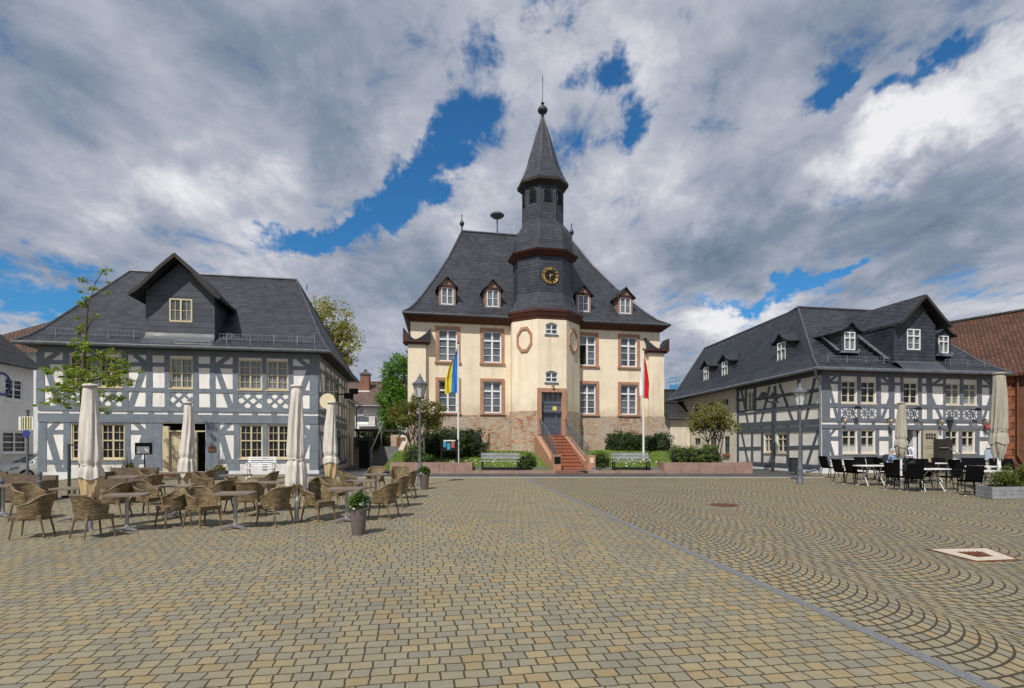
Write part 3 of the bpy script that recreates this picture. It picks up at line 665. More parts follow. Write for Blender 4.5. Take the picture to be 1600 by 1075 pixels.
def gable_roof(mb, fr, uc, out, back, prof, t=0.10, zoff=0.0):
    """two roof slopes whose section is prof = [(half width, z)] from ridge to tip, running back from the facade"""
    for sgn in (-1, 1):
        acc = 0
        for i in range(len(prof)-1):
            (a, za), (b, zb) = prof[i], prof[i+1]; dl = math.hypot(b-a, zb-za)
            A0, A1 = fr.p(uc+sgn*a, za, out), fr.p(uc+sgn*a, za, -back); B0, B1 = fr.p(uc+sgn*b, zb, out), fr.p(uc+sgn*b, zb, -back)
            d = Vector((0, 0, -t))
            uv = [(0, -acc), (out+back, -acc), (out+back, -acc-dl), (0, -acc-dl)]
            mb.face([A0, A1, B1, B0] if sgn > 0 else [A0, B0, B1, A1], uv if sgn > 0 else [uv[0], uv[3], uv[2], uv[1]])
            mb.face([A0+d, B0+d, B1+d, A1+d]); mb.face([A0, B0, B0+d, A0+d])
            acc += dl
        mb.face([B0, B1, B1+d, B0+d])
def ring(mb, fr, u0, u1, z0, z1, w, o0, o1, sides=(1, 1, 1, 1)):
    """stone surround around an opening: left, right, top, bottom"""
    if sides[0]: fbox(mb, fr, u0-w, u0, z0, z1, o0, o1)
    if sides[1]: fbox(mb, fr, u1, u1+w, z0, z1, o0, o1)
    if sides[2]: fbox(mb, fr, u0-w, u1+w, z1, z1+w, o0, o1)
    if sides[3]: fbox(mb, fr, u0-w*1.25, u1+w*1.25, z0-w*0.55, z0, o0, o1+0.06)
def gutter(parent, pts, r=0.075, mat=None):
    mb = MB(); mb.path(pts, r, 8); return mb.build('gutter', mat or M['zinc'], parent, smooth=True)
def snow_rail(parent, p0, p1, h=0.26, n=None, mat=None):
    p0, p1 = Vector(p0), Vector(p1); L = (p1-p0).length; n = n or int(L/0.16); mb = MB(); up = Vector((0, 0, 1))
    for z in (0.04, h): mb.bar(p0+up*z, p1+up*z, 0.016, 0.016)
    for i in range(n+1): q = p0.lerp(p1, i/n); mb.bar(q+up*0.04, q+up*h, 0.012, 0.012, (1, 0, 0))
    for i in range(int(L/1.0)+1):
        q = p0+(p1-p0)*min(1, (i+0.3)/(L/1.0)); mb.bar(q-up*0.12, q+up*(h+0.02), 0.035, 0.035, (1, 0, 0))
    return mb.build('snow_guard', mat or M['lead'], parent)
def text_part(txt, size, mat, parent, M4, name='lettering', ext=0.004):
    cu = bpy.data.curves.new(name, 'FONT'); cu.body = txt; cu.size = size; cu.align_x = 'CENTER'; cu.align_y = 'CENTER'; cu.extrude = ext; cu.offset = size*0.045
    o = bpy.data.objects.new(name, cu); COL.objects.link(o); dg = bpy.context.evaluated_depsgraph_get()
    me = bpy.data.meshes.new_from_object(o.evaluated_get(dg)); bpy.data.objects.remove(o); bpy.data.curves.remove(cu)
    me.transform(M4); inv = INV.get(rootof(parent).name)
    if inv is not None: me.transform(inv)
    me.materials.clear(); me.materials.append(mat)
    q = bpy.data.objects.new(name, me); COL.objects.link(q); q.parent = parent; return q
def fr_mat(fr, u, z, out, ang=0.0):
    p = fr.p(u, z, out); R = Matrix((fr.U, Vector((0, 0, 1)), fr.N)).transposed().to_4x4()
    return Matrix.Translation(p) @ R @ Matrix.Rotation(ang, 4, 'Z')
# ================================================================== LEFT HALF-TIMBERED HOUSE
A = Fr(-20.0, 24.34, 11.0); AW = A.u(497)          # front
AS = Fr(A.p(AW, 0).x, A.p(AW, 0).y, 99.0); AD = 10.9    # side facing the lane
left_house = thing('half_timbered_house', 'blue-grey half-timbered house with big central slate dormer behind the wicker chairs', 'house', (A.o.x, A.o.y, 0.2), math.radians(11))
def build_left():
    H = left_house; U = A.u
    win_up = [(U(109), U(144)), (U(155.5), U(190.5)), (U(266), U(301)), (U(373), U(409)), (U(417), U(450))]
    win_dn = [(U(112), U(147)), (U(158), U(195)), (U(374.5), U(410)), (U(418), U(452))]
    zu0, zu1, zd0, zd1 = 4.58, 5.90, 1.47, 2.98
    d0, d1, dz0, dz1 = U(254), U(321), 0.9, 3.02
    holes = [(a, b, zu0, zu1) for a, b in win_up]+[(a, b, zd0, zd1) for a, b in win_dn]+[(d0, d1, dz0, dz1)]
    mb = MB(); wall_holes(mb, A, 0, AW, 0.2, 6.2, holes, 0.14)
    sw = [(AS.u(509.6), AS.u(515)), (AS.u(516.2), AS.u(521.5)), (AS.u(522.5), AS.u(528))]
    sholes = [(a, b, 4.5, 5.85) for a, b in sw]+[(AS.u(526.5), AS.u(533), 0.95, 2.95)]
    wall_holes(mb, AS, 0, AD, 0.2, 6.2, sholes, 0.14)
    bk = [A.p(0, 0), AS.p(AD, 0)]; fl = A.p(0, 0); bl = fl + AS.U*AD
    for a, b in ((bl, fl), (AS.p(AD, 0), bl)):
        mb.face([Vector((a.x, a.y, 0.2)), Vector((b.x, b.y, 0.2)), Vector((b.x, b.y, 6.2)), Vector((a.x, a.y, 6.2))])
    mb.build('wall', M['plaster_white'], H)
    # plinth
    mb = MB(); fbox(mb, A, -0.02, d0, 0.2, 0.92, -0.05, 0.035); fbox(mb, A, d1, AW+0.04, 0.2, 0.92, -0.05, 0.035); fbox(mb, AS, 0.041, AD, 0.2, 1.05, -0.05, 0.03)
    mb.build('plinth', M['plaster_grey'], H)
    tb = MB()
    def V(p0, p1, z0, z1, o=0.030):
        j = lambda: random.uniform(-.018, .018); u = (U(p0)+U(p1))/2; w = U(p1)-U(p0); zm = (z0+z1)/2; um = u+j(); beam(tb, A, (u+j(), z0), (um, zm), w*random.uniform(.95, 1.05), o); beam(tb, A, (um, zm), (u+j(), z1), w*random.uniform(.95, 1.05), o-.001)
    def Hh(p0, p1, z0, z1, o=0.034): fbox(tb, A, U(p0), U(p1), z0, z1, -0.05, o)
    Z = dict(top=(6.0, 6.25), ra=(5.50, 5.68), mid=(4.40, 4.58), la=(3.55, 3.75), bm=(3.05, 3.42), rl=(2.55, 2.72), rb=(1.27, 1.45))
    Hh(60, 497, *Z['top'], 0.044); Hh(60, 497, *Z['mid']); Hh(60, 497, *Z['la'], 0.044); Hh(60, 497, *Z['bm'], 0.05)
    tb2 = [(57.5, 70), (98.5, 108.5), (144.5, 155), (191, 201), (228, 237.5), (257, 265.5), (301.5, 310), (328, 337), (364, 372.5), (409.5, 416.5), (450.5, 458), (484, 497)]
    for a, b in tb2: V(a, b, 3.75, 6.0, 0.03)
    for i, px in enumerate((98, 136, 166, 199, 232, 262, 300, 332, 364, 394, 424, 456)): V(px, px+8.5, 3.42, 3.55, 0.028)
    dn = [(60, 73), (100, 110.5), (148, 157.5), (195.5, 204), (228, 240), (240.5, 253.5), (321.5, 331), (331.5, 343), (365, 373.5), (410.5, 417.5), (452.5, 460), (484, 497)]
    for a, b in dn: V(a, b, 0.75, 3.05, 0.03)
    for a, b in ((70, 98.5), (201, 228), (237.5, 257), (310, 328), (337, 364), (458, 484)): Hh(a, b, *Z['ra'], 0.024)
    for a, b in ((73, 100), (204, 228), (343, 365), (460, 484)): Hh(a, b, *Z['rl'], 0.024); Hh(a, b, *Z['rb'], 0.024)
    for a, b in ((110.5, 195.5), (373.5, 452.5)): Hh(a, b, 1.26, 1.44, 0.024); Hh(a, b, 2.99, 3.05, 0.024)
    def D(p0, z0, p1, z1, w, o=0.018): beam(tb, A, (U(p0), z0), (U(p1), z1), w, o)
    for (p0, z0, p1, z1) in ((72, 5.50, 93, 3.75), (227, 5.55, 204, 3.75), (338, 5.55, 361, 3.75), (484, 5.55, 461, 3.75)): 
        pm = p0*.5+p1*.5+(p1-p0)*0.06; zm = (z0+z1)/2-0.12
        D(p0, z0, pm, zm, 0.24); D(pm, zm, p1, z1, 0.24, 0.0175)
    for (p0, z0, p1, z1) in ((71, 5.62, 92, 6.02), (228, 5.62, 209, 6.02), (338, 5.62, 357, 6.02), (484, 5.62, 466, 6.02)): D(p0, z0, p1, z1, 0.2, 0.016)
    for (p0, z0, p1, z1) in ((75, 2.72, 96, 0.75), (229, 2.72, 206, 0.75), (344, 2.72, 364, 0.75), (485, 2.72, 462, 0.75)): D(p0, z0, p1, z1, 0.26)
    for (p0, z0, p1, z1) in ((74, 2.6, 92, 3.1), (228, 2.6, 210, 3.1), (344, 2.6, 360, 3.1), (485, 2.6, 467, 3.1)): D(p0, z0, p1, z1, 0.2, 0.016)
    # lattice panels under the upper windows
    for a, b in win_up:
        w = (b-a); n = 2
        for k in range(-1, n+1):
            for s in (0, 1):
                for frac in (0.0,):
                    x0 = a+w*k/n; x1 = x0+w/n*1.5
                    pts = []
                    for e in (x0, x1): pts.append(e)
                    za, zb = (3.75, 4.40) if s == 0 else (4.40, 3.75)
                    # clip the lath to the panel
                    t0 = max(0, (a-x0)/(x1-x0)); t1 = min(1, (b-x0)/(x1-x0))
                    if t1-t0 > 0.12: beam(tb, A, (x0+(x1-x0)*t0, za+(zb-za)*t0), (x0+(x1-x0)*t1, za+(zb-za)*t1), 0.10, 0.014+0.004*s+0.0012*k)
    # lane side
    L = lambda p: AS.u(p)
    for z in (Z['top'], Z['mid'], Z['la'], Z['bm'], Z['rl'], (0.95, 1.15)): fbox(tb, AS, 0.05, AD-0.5, z[0], z[1], -0.05, 0.034)
    fbox(tb, AS, 0.0, AD-0.5, *Z['ra'], -0.05, 0.02)
    for u in (0.0, 1.9, 3.55, 5.0, 6.4, 7.9, 9.0, AD-0.75): fbox(tb, AS, u+0.001, u+0.22, 0.9, 6.0, -0.05, 0.03)
    beam(tb, AS, (0.25, 5.9), (1.7, 3.8), 0.22, 0.016); beam(tb, AS, (0.25, 3.0), (1.6, 1.1), 0.22, 0.016); beam(tb, AS, (8.1, 3.0), (9.6, 1.1), 0.2, 0.016); beam(tb, AS, (8.2, 3.8), (9.6, 5.9), 0.2, 0.016)
    tb.build('timber_frame', M['timber'], H)
    for i, (a, b) in enumerate(win_up): window(H, A, a, b, zu0, zu1, M['frame_cream'], M['glass_dark'] if i < 2 else M['glass_sky'], rows=(0.5,), muntins=2, sill=0.06)
    for a, b in win_dn: window(H, A, a, b, zd0, zd1, M['frame_cream'], M['glass_dark'], rows=(0.53,), muntins=2, sill=0.05)
    for a, b in sw: window(H, AS, a, b, 4.5, 5.85, M['frame_cream'], M['glass_dark'], rows=(0.5,), sill=0.05)
    window(H, AS, AS.u(526.5), AS.u(533), 0.95, 2.95, M['timber'], M['glass_dark'], cols=1, rows=(0.6,), muntins=False)
    # doorway: open dark hall on the right, cream leaf on the left
    mb = MB(); q = -0.7; mb.face([A.p(d0, dz0, q), A.p(d1, dz0, q), A.p(d1, dz1, q), A.p(d0, dz1, q)])
    for (ua, za, ub, zb) in ((d0, dz0, d0, dz1), (d1, dz1, d1, dz0), (d0, dz1, d1, dz1)):
        mb.face([A.p(ua, za, -0.14), A.p(ub, zb, -0.14), A.p(ub, zb, q), A.p(ua, za, q)])
    mb.build('doorway', M['void'], H)
    mb = MB(); fbox(mb, A, d0, U(263.5), dz0, dz1-0.12, -0.22, 0.0); fbox(mb, A, U(263.5), d1, 2.66, 2.72, -0.2, -0.02); fbox(mb, A, U(304), U(307), dz0, 2.66, -0.2, -0.02)
    mb.build('door_frame', M['frame_cream'], H)
    a, b = U(264), U(304); mb = MB(); fbox(mb, A, a, b, dz0, 2.65, -0.20, -0.14)
    m0 = a+(b-a)*0.1; m1 = b-(b-a)*0.1
    for z0, z1 in ((1.0, 1.75), (1.82, 1.98), (2.05, 2.58)):
        fbox(mb, A, m0, m1, z0, z0+0.025, -0.14, -0.125); fbox(mb, A, m0, m1, z1-0.025, z1, -0.14, -0.125); fbox(mb, A, m0, m0+0.025, z0+.025, z1-.025, -0.14, -0.125); fbox(mb, A, m1-0.025, m1, z0+.025, z1-.025, -0.14, -0.125)
    door = mb.build('door', M['door_cream'], H)
    mb = MB(); uc = (a+b)/2; n = 10
    mb.face([A.p(uc+0.13*math.cos(PI*k/n), 2.36+0.11*math.sin(PI*k/n), -0.122) for k in range(n, -1, -1)]+[A.p(uc+0.13, 2.12, -0.122), A.p(uc-0.13, 2.12, -0.122)][::-1])
    mb.build('door_pane', M['glass_dark'], door)
    mb = MB(); mb.bar(A.p(b-0.12, 1.78, -0.1), A.p(b-0.25, 1.78, -0.1), 0.03, 0.03); mb.bar(A.p(b-0.12, 1.72, -0.13), A.p(b-0.12, 1.84, -0.11), 0.05, 0.03, A.N); mb.build('handle', M['brass'], door)
    mb = MB(); fbox(mb, A, d0-0.5, d1+0.1, 0.5, 0.74, 0.0, 1.0); fbox(mb, A, d0-0.1, d1, 0.74, 0.895, -0.1, 0.55); mb.build('doorstep', M['sand'], H)
    # roof
    rb = MB(); E = 0.55
    def g(u, v): q = A.p(u, 0) + AS.U*v; return (q.x, q.y)
    prof = [(0, 0), (0.10, 0.068), (0.2, 0.155), (1, 1)]
    FL, FR, BR, BL, RL, RR = g(-E, -E), g(AW+E, -E), g(AW+E, AD+0.5), g(-E, AD+0.5), g(1.25, 5.0), g(AW-1.95, 5.0)
    hiproof(rb, FL, FR, BR, BL, RL, RR, 6.36, 10.98, prof)
    roof = rb.build('roof', M['slate_l'], H)
    hb = MB()
    for a, b in ((FR, RR), (FL, RL), (BR, RR)):
        for i in range(len(prof)-1):
            q = [Vector((*a, 0)).lerp(Vector((*b, 0)), prof[k][0]) for k in (i, i+1)]
            for k in (0, 1): q[k].z = 6.36+4.62*prof[i+k][1]+0.02
            hb.tube(q[0], q[1], 0.055, n=6)
    hb.tube(Vector((*RL, 11.0)), Vector((*RR, 11.0)), 0.08, n=6)
    hb.build('ridge_capping', M['zinc_dark'], roof)
    sb = MB(); z = 6.26
    sb.face([(*FL, z), (*BL, z), (*BR, z), (*FR, z)]); 
    P = [FL, FR, BR, BL]
    for k in range(4): a, b = P[k], P[(k+1) % 4]; sb.face([(*a, z), (*b, z), (*b, 6.37), (*a, 6.37)])
    sb.build('soffit', M['wood_dark'], roof)
    gutter(roof, [(*g(-E-.05, -E-0.05), 6.30), (*g(AW+E+0.05, -E-0.05), 6.30), (*g(AW+E+0.05, AD+0.5), 6.30)], .085, M['zinc_dark'])
    def rp(u, v, t): return Vector((*g(u, v), t))
    snow_rail(roof, rp(0.35, 0.0, 6.78), rp(U(215), 0.0, 6.78)); snow_rail(roof, rp(U(343), 0.0, 6.78), rp(AW-0.15, 0.0, 6.78))
    for px, v, zz in ((373, 4.3, 10.36), (401, 4.3, 10.36), (451, 4.3, 10.36)):
        hk = MB(); hk.bar(rp(U(px), v, zz-0.05), rp(U(px), v-0.08, zz+0.22), 0.05, 0.05); hk.build('roof_hook', M['lead'], roof)
    # dormer: walls, curved gable roof, flared apron
    du0, du1, dc = U(226), U(334), U(278.5); o = -0.12
    ws = (U(263), U(299), 7.52, 8.55)
    mb = MB(); fr = A
    zt = 8.75
    wall_holes(mb, fr, du0, du1, 6.75, zt, [ws], 0.10, o)
    hw = (du1-du0)/2; apex = 10.25
    mb.face([fr.p(du0, zt, o), fr.p(du1, zt, o), fr.p(du1-0.05, zt+.1, o), fr.p(dc, apex-0.15, o), fr.p(du0+.05, zt+.1, o)])
    for u in (du0, du1): mb.face([fr.p(u, 6.6, o), fr.p(u, 6.6, -4), fr.p(u, zt+.2, -4), fr.p(u, zt+0.2, o)])
    dm = mb.build('dormer', M['slate_dormer'], H)
    mb = MB(); W = hw+0.42
    gable_roof(mb, fr, dc, 0.42, 4.6, [(0, 10.42), (W*0.35, 9.80), (W*0.68, 9.12), (W*0.86, 8.80), (W, 8.62)], 0.14)
    mb.build('dormer_roof', M['slate_l'], dm)
    bb = MB()
    pr = [(0, 10.33), (W*0.35, 9.71), (W*0.68, 9.03), (W*0.86, 8.71), (W, 8.53)]
    for sgn in (-1, 1):
        for i in range(4):
            bb.bar(fr.p(dc+sgn*pr[i][0], pr[i][1], 0.44), fr.p(dc+sgn*pr[i+1][0], pr[i+1][1], 0.44), 0.05, 0.14, fr.N.cross(fr.U*sgn) if False else (0, 0, 1))
    bb.build('barge_board', M['wood_dark'], dm)
    ab = MB()
    ab.grid(lambda i, j: A.p(du0-0.06*(1-j)+(du1-du0+0.12*(1-j))*i, 6.34+0.56*j+0.12*j*j, E+0.04-(E+0.04-o-0.015)*(1-(1-j)**1.7)), 8, 5)
    ab.build('dormer_apron', M['slate_dormer'], dm)
    lb = MB(); fbox(lb, A, dc-0.1, du1-0.05, 6.60, 6.70, 0.12, 0.2); lb.build('lead_flashing', M['lead'], dm)
    window(H, A, ws[0], ws[1], ws[2], ws[3], M['frame_cream'], M['glass_sky'], rows=(), muntins=2, out=o, name='dormer_window', depth=0.06)
    # rear annex along the lane
    ax = MB(); B2 = Fr(AS.p(AD, 0, -0.05).x, AS.p(AD, 0, -0.05).y, 99.0); al = 4.6
    wall_holes(ax, B2, 0, al, 0.2, 5.1, [(1.0, 1.9, 3.4, 4.6), (0.5, 1.0, 1.9, 2.7)], 0.12)
    e1 = B2.p(al, 0); e2 = e1-B2.N*5
    ax.face([(e1.x, e1.y, 0.2), (e2.x, e2.y, 0.2), (e2.x, e2.y, 5.1), (e1.x, e1.y, 5.1)])
    ax.build('annex_wall', M['plaster_beige'], H)
    window(H, B2, 1.0, 1.9, 3.4, 4.6, M['frame_cream'], M['glass_dark'], rows=(), sill=0.04); window(H, B2, 0.5, 1.0, 1.9, 2.7, M['frame_cream'], M['glass_dark'], cols=1, rows=(), sill=0.04)
    rb = MB(); p0, p1 = B2.p(0, 5.05, 0.35), B2.p(al+0.3, 5.05, 0.35); p2, p3 = B2.p(al+0.3, 8.2, -3.5), B2.p(0, 8.2, -3.5)
    rb.face([p0, p1, p2, p3]); rb.face([p0-Vector((0, 0, .12)), p3-Vector((0, 0, .12)), p2-Vector((0, 0, .12)), p1-Vector((0, 0, .12))]); rb.face([p1, p2, p2-Vector((0, 0, .12)), p1-Vector((0, 0, .12))])
    ar = rb.build('annex_roof', M['slate_l'], H); gutter(ar, [p0, p1+Vector((0, 0, -0.02))]); 
    db = MB(); db.path([p1+Vector((0, 0, -.05)), B2.p(al-0.05, 4.7, 0.1), B2.p(al-0.05, 0.8, 0.07)], 0.05, 8); db.build('downpipe', M['zinc_dark'], H, smooth=True)
build_left()
# ================================================================== TOWN HALL
T = Fr(1.81-0.978*0.175, 32.65-0.208*0.175, 12.0)
hall = thing('town_hall', 'cream town hall with clock tower, steep slate roof and rubble stone base', 'town hall', T.p(0, 0.8), math.radians(12))
TOW = T.p(0.175, 0, -0.286)                                   # centre of the octagon
def octo(k, apo, z, c=None):
    a = T.a - PI/2 + PI/8 + k*PI/4; r = apo/math.cos(PI/8); c = c or TOW
    return Vector((c.x+r*math.cos(a), c.y+r*math.sin(a), z))
def oface(k, apo):
    """facade plane of one side of the octagon; k=0 faces the square, -1 its left neighbour, 1 its right"""
    p, q = octo(k-1, apo, 0), octo(k, apo, 0); f = Fr(p.x, p.y, math.degrees(math.atan2(q.y-p.y, q.x-p.x))); return f, (q-p).length
def loft(mb, rings, ks=range(8)):
    acc = 0
    for i in range(len(rings)-1):
        (a0, z0), (a1, z1) = rings[i], rings[i+1]; dl = math.hypot(a1-a0, z1-z0)
        for k in ks:
            w0, w1 = a0*0.8284, a1*0.8284
            mb.face([octo(k-1, a0, z0), octo(k, a0, z0), octo(k, a1, z1), octo(k-1, a1, z1)], [(k*9-w0/2, acc), (k*9+w0/2, acc), (k*9+w1/2, acc+dl), (k*9-w1/2, acc+dl)])
        acc += dl
def build_hall():
    H = hall; HW = 7.275; ZB = 3.76
    wu = [(T.u(686.5), T.u(713)), (T.u(756), T.u(782.3)), (T.u(906), T.u(930.5)), (T.u(971), T.u(994))]
    z0u, z1u, z0d, z1d = 6.66, 8.42, 3.86, 5.62
    ww = 1.03
    cs = [(a+b)/2 for a, b in wu]; cs[2] = T.u(931)-0.515
    holes = [(c-ww/2, c+ww/2, z0u, z1u) for c in cs]+[(c-ww/2, c+ww/2, z0d, z1d) for c in cs]
    mb = MB(); wall_holes(mb, T, -HW, HW, ZB, 9.0, holes, 0.16)
    D = 12.0
    BK = 1.15   # the back is narrower than the front
    def q(u, v, z): return T.p(u-math.copysign(BK*max(v, 0)/D, u), z, -v)
    for (a, b) in (((HW, 0), (HW, D)), ((HW, D), (-HW, D)), ((-HW, D), (-HW, 0))):
        mb.face([q(*a, ZB), q(*b, ZB), q(*b, 9.0), q(*a, 9.0)])
    # octagon shaft of the tower
    f0, fw = oface(0, 1.955)
    def shaft(z0, z1, holes0=()):
        for k in (-2, -1, 1, 2): 
            p, r = octo(k-1, 1.955, 0), octo(k, 1.955, 0)
            mb.face([(p.x, p.y, z0), (r.x, r.y, z0), (r.x, r.y, z1), (p.x, p.y, z1)])
        wall_holes(mb, f0, 0, fw, z0, z1, holes0, 0.12)
    aw = []
    for py in (522.0, 597.0):
        u, z = f0.uv(861.7, py); aw.append((u-0.34, u+0.34, z-.02, z+0.50))
    dz0 = 2.62; du = f0.uv(861.9, 650)[0]; d0, d1, dz1 = du-0.58, du+0.58, 4.93
    shaft(3.94, 9.05, aw+[(d0, d1, 3.94, dz1)])
    mb.build('wall', M['plaster_cream'], H)
    # plinth of rubble stone
    mb = MB(); wall_holes(mb, T, -HW-0.03, HW+0.03, 0.3, ZB, [], 0.1, 0.05)
    for (a, b) in (((HW, -.05), (HW, D)), ((HW, D), (-HW, D)), ((-HW, D), (-HW, -.05))): mb.face([q(*a, 0.3), q(*b, 0.3), q(*b, ZB), q(*a, ZB)])
    mb.face([T.p(-HW-.03, ZB, 0.05), T.p(HW+.03, ZB, 0.05), T.p(HW+.03, ZB, -0.02), T.p(-HW-.03, ZB, -0.02)])
    for k in (-2, -1, 1, 2):
        p, r = octo(k-1, 1.99, 0), octo(k, 1.99, 0); mb.face([(p.x, p.y, 0.3), (r.x, r.y, 0.3), (r.x, r.y, 3.94), (p.x, p.y, 3.94)])
        p2, r2 = octo(k-1, 1.93, 0), octo(k, 1.93, 0); mb.face([(p.x, p.y, 3.94), (r.x, r.y, 3.94), (r2.x, r2.y, 3.94), (p2.x, p2.y, 3.94)])
    g0, gw = oface(0, 1.99); wall_holes(mb, g0, 0, gw, 0.3, 3.94, [(d0+0.01, d1+0.01, 2.5, 3.93)], 0.1)
    mb.build('stone_base', M['rubble'], H)
    # windows with sandstone surrounds
    for row, (z0, z1) in enumerate(((z0u, z1u), (z0d, z1d))):
        for i, c in enumerate(cs):
            gl = M['glass_sky'] if not (row == 0 and i == 0) else M['glass_mid']
            w = window(H, T, c-ww/2, c+ww/2, z0, z1, M['frame_white'], gl, rows=(0.70,), muntins=0, fw=0.07, mid=0.10, mw=0.09, depth=0.13)
            mb = MB(); ring(mb, T, c-ww/2, c+ww/2, z0, z1, 0.165, -0.10, 0.035 if row == 0 else 0.07); mb.build('window_surround', M['sand'], w)
            mb = MB()
            for fr_ in (0.235, 0.47): fbox(mb, T, c-ww/2+0.07, c+ww/2-0.07, z0+(z1-z0)*fr_-0.014, z0+(z1-z0)*fr_+0.014, -0.11, -0.075)
            mb.build('glazing_bar', M['frame_white'], w)
            if row == 0 and i == 2:
                mb = MB(); mb.face([T.p(c-ww/2+0.07, z0+0.08, -0.070), T.p(c-0.06, z0+0.08, -0.070), T.p(c-0.06, z0+1.18, -0.070), T.p(c-ww/2+0.07, z0+1.18, -0.070)]); mb.build('casement_shade', M['void'], w)  # black sheet painted for the dark of the open casement
    for a, b, z0, z1 in aw:
        w = window(H, f0, a, b, z0, z1, M['frame_white'], M['glass_sky'], rows=(0.5,), muntins=0, fw=0.045, mid=0.06, mw=0.045, depth=0.08)
        mb = MB(); n = 8; pts = [(a+(b-a)*k/n, z1+0.12*math.sin(PI*k/n)) for k in range(n+1)]
        for k in range(n):
            mb.hexa([f0.p(pts[k][0], z1-0.02, -0.02), f0.p(pts[k+1][0], z1-0.02, -0.02), f0.p(pts[k+1][0], z1-0.02, 0.012), f0.p(pts[k][0], z1-0.02, 0.012),
                     f0.p(pts[k][0], pts[k][1], -0.02), f0.p(pts[k+1][0], pts[k+1][1], -0.02), f0.p(pts[k+1][0], pts[k+1][1], 0.012), f0.p(pts[k][0], pts[k][1], 0.012)])
        fbox(mb, f0, a-0.05, b+0.05, z0-0.07, z0, -0.08, 0.05); mb.build('window_surround', M['zinc'], w)
    # blind octagonal panels on the two oblique sides
    for k, px, py in ((-1, 820.8, 530.5), (1, 894.7, 533)):
        fk, kw = oface(k, 1.955); u, z = fk.uv(px, py); u = kw/2; mb = MB(); n = 8
        for i in range(n):
            qa = []
            for rr in (1.0, 0.76):
                for j in (i, i+1):
                    a = PI/8+j*PI/4; qa.append((u+0.53*rr*math.cos(a), z+0.74*rr*math.sin(a)))
            P = [qa[0], qa[1], qa[3], qa[2]]
            mb.hexa([fk.p(x, y, 0.06) for x, y in P]+[fk.p(x, y, -0.02) for x, y in P])
        mb.build('blind_oculus', M['sand'], H)
    # door
    mb = MB(); ring(mb, f0, d0, d1, dz0, dz1, 0.22, -0.3, 0.09, (1, 1, 1, 0)); dr = mb.build('door_surround', M['sand'], H)
    mb = MB(); fbox(mb, f0, d0, d1, dz0, 4.30, -0.26, -0.20)
    for i in range(6):
        z = dz0+0.08+i*0.275; a, b = d0+0.16, d1-0.16
        fbox(mb, f0, a, b, z, z+0.25, -0.20, -0.185)
    fbox(mb, f0, du-0.006, du+0.006, dz0, 4.3, -0.2, -0.178); fbox(mb, f0, d0, d1, 4.30, 4.40, -0.26, -0.16)
    door = mb.build('door', M['door_blue'], H)
    mb = MB(); mb.bar(f0.p(d1-0.30, 3.25, -0.13), f0.p(d1-0.30, 3.75, -0.13), 0.03, 0.03, f0.N); mb.build('handle', M['steel'], door)
    mb = MB(); fbox(mb, f0, d1-0.47, d1-0.25, 3.98, 4.18, -0.185, -0.175); mb.build('notice', M['sign_yellow'], door)
    mb = MB(); fbox(mb, f0, d0, d1, 4.40, dz1, -0.25, -0.23); tr = mb.build('transom_pane', M['glass_mid'], H)
    mb = MB()
    for k in range(5): u = d0+(d1-d0)*k/4; fbox(mb, f0, max(d0, u-0.03), min(d1, u+0.03), 4.40, dz1-.04, -0.23, -0.19)
    fbox(mb, f0, d0, d1, dz1-0.04, dz1, -0.23, -0.18); mb.build('transom_bars', M['door_blue'], tr)
    mb = MB(); mb.tube(f0.p(du+0.05, 5.35, 0.0), f0.p(du+0.05, 5.35, 0.12), 0.03); mb.lathe(f0.p(du+0.05, 5.22, 0.14), [(0.02, 0.14), (0.07, 0.08), (0.09, 0.0)], 10); mb.build('door_lamp', M['zinc'], H)
    # steps with cheeks and railings
    n = 11; zt, zb = dz0, 0.80; rise = (zt-zb)/n; run = 0.325
    mb = MB(); base = 0.02
    for i in range(n):
        o1 = 0.35+run*i; z = zt-rise*i; w = 0.60+0.06*i/n
        fbox(mb, f0, du-w, du+w, 0.3, z, -0.1 if i == 0 else o1-run, o1); fbox(mb, f0, du-w, du+w, z-.05, z-.004, o1, o1+.025)
    oe = 0.35+run*(n-1); fbox(mb, f0, du-1.0, du+1.0, 0.3, zb+0.075, oe-0.02, oe+0.62)
    mb.build('steps', M['sand_red'], H)
    for s in (-1, 1):
        mb = MB(); uu = [(du+s*0.62, du+s*0.95), (du+s*0.69, du+s*0.98)]
        P = [(0.0, zt-0.04), (0.30, zt-0.04), (0.35+run*(n-1), zb+0.42), (0.35+run*(n-1)+0.001, zb+0.42)]
        for i in range(2):
            (oa, za), (ob, zb2) = P[i], P[i+1]; x0 = [uu[0][0], uu[0][1]] if i == 0 else uu[0]; x1 = uu[0] if i == 0 else uu[1]
            a0, a1 = sorted(x0); b0, b1 = sorted(x1)
            mb.hexa([f0.p(a0, 0.3, oa), f0.p(a1, 0.3, oa), f0.p(b1, 0.3, ob), f0.p(b0, 0.3, ob), f0.p(a0, za, oa), f0.p(a1, za, oa), f0.p(b1, zb2, ob), f0.p(b0, zb2, ob)])
        c0, c1 = sorted((du+s*0.66, du+s*1.03)); fbox(mb, f0, c0, c1, 0.3, zb+0.80, 0.35+run*(n-1)-0.05, 0.35+run*(n-1)+0.36)
        ck = mb.build('stair_cheek', M['sand'], H)
        if s < 0:
            mb = MB(); fbox(mb, f0, c0+0.03, c1-0.03, zb+0.40, zb+0.74, 0.35+run*(n-1)+0.36, 0.35+run*(n-1)+0.375); mb.build('letter_box', M['black'], ck)
        else:
            mb = MB(); fbox(mb, f0, c0+0.10, c1-0.09, zb+0.42, zb+0.68, 0.35+run*(n-1)+0.36, 0.35+run*(n-1)+0.37); mb.build('plaque', M['cream_disc'], ck)
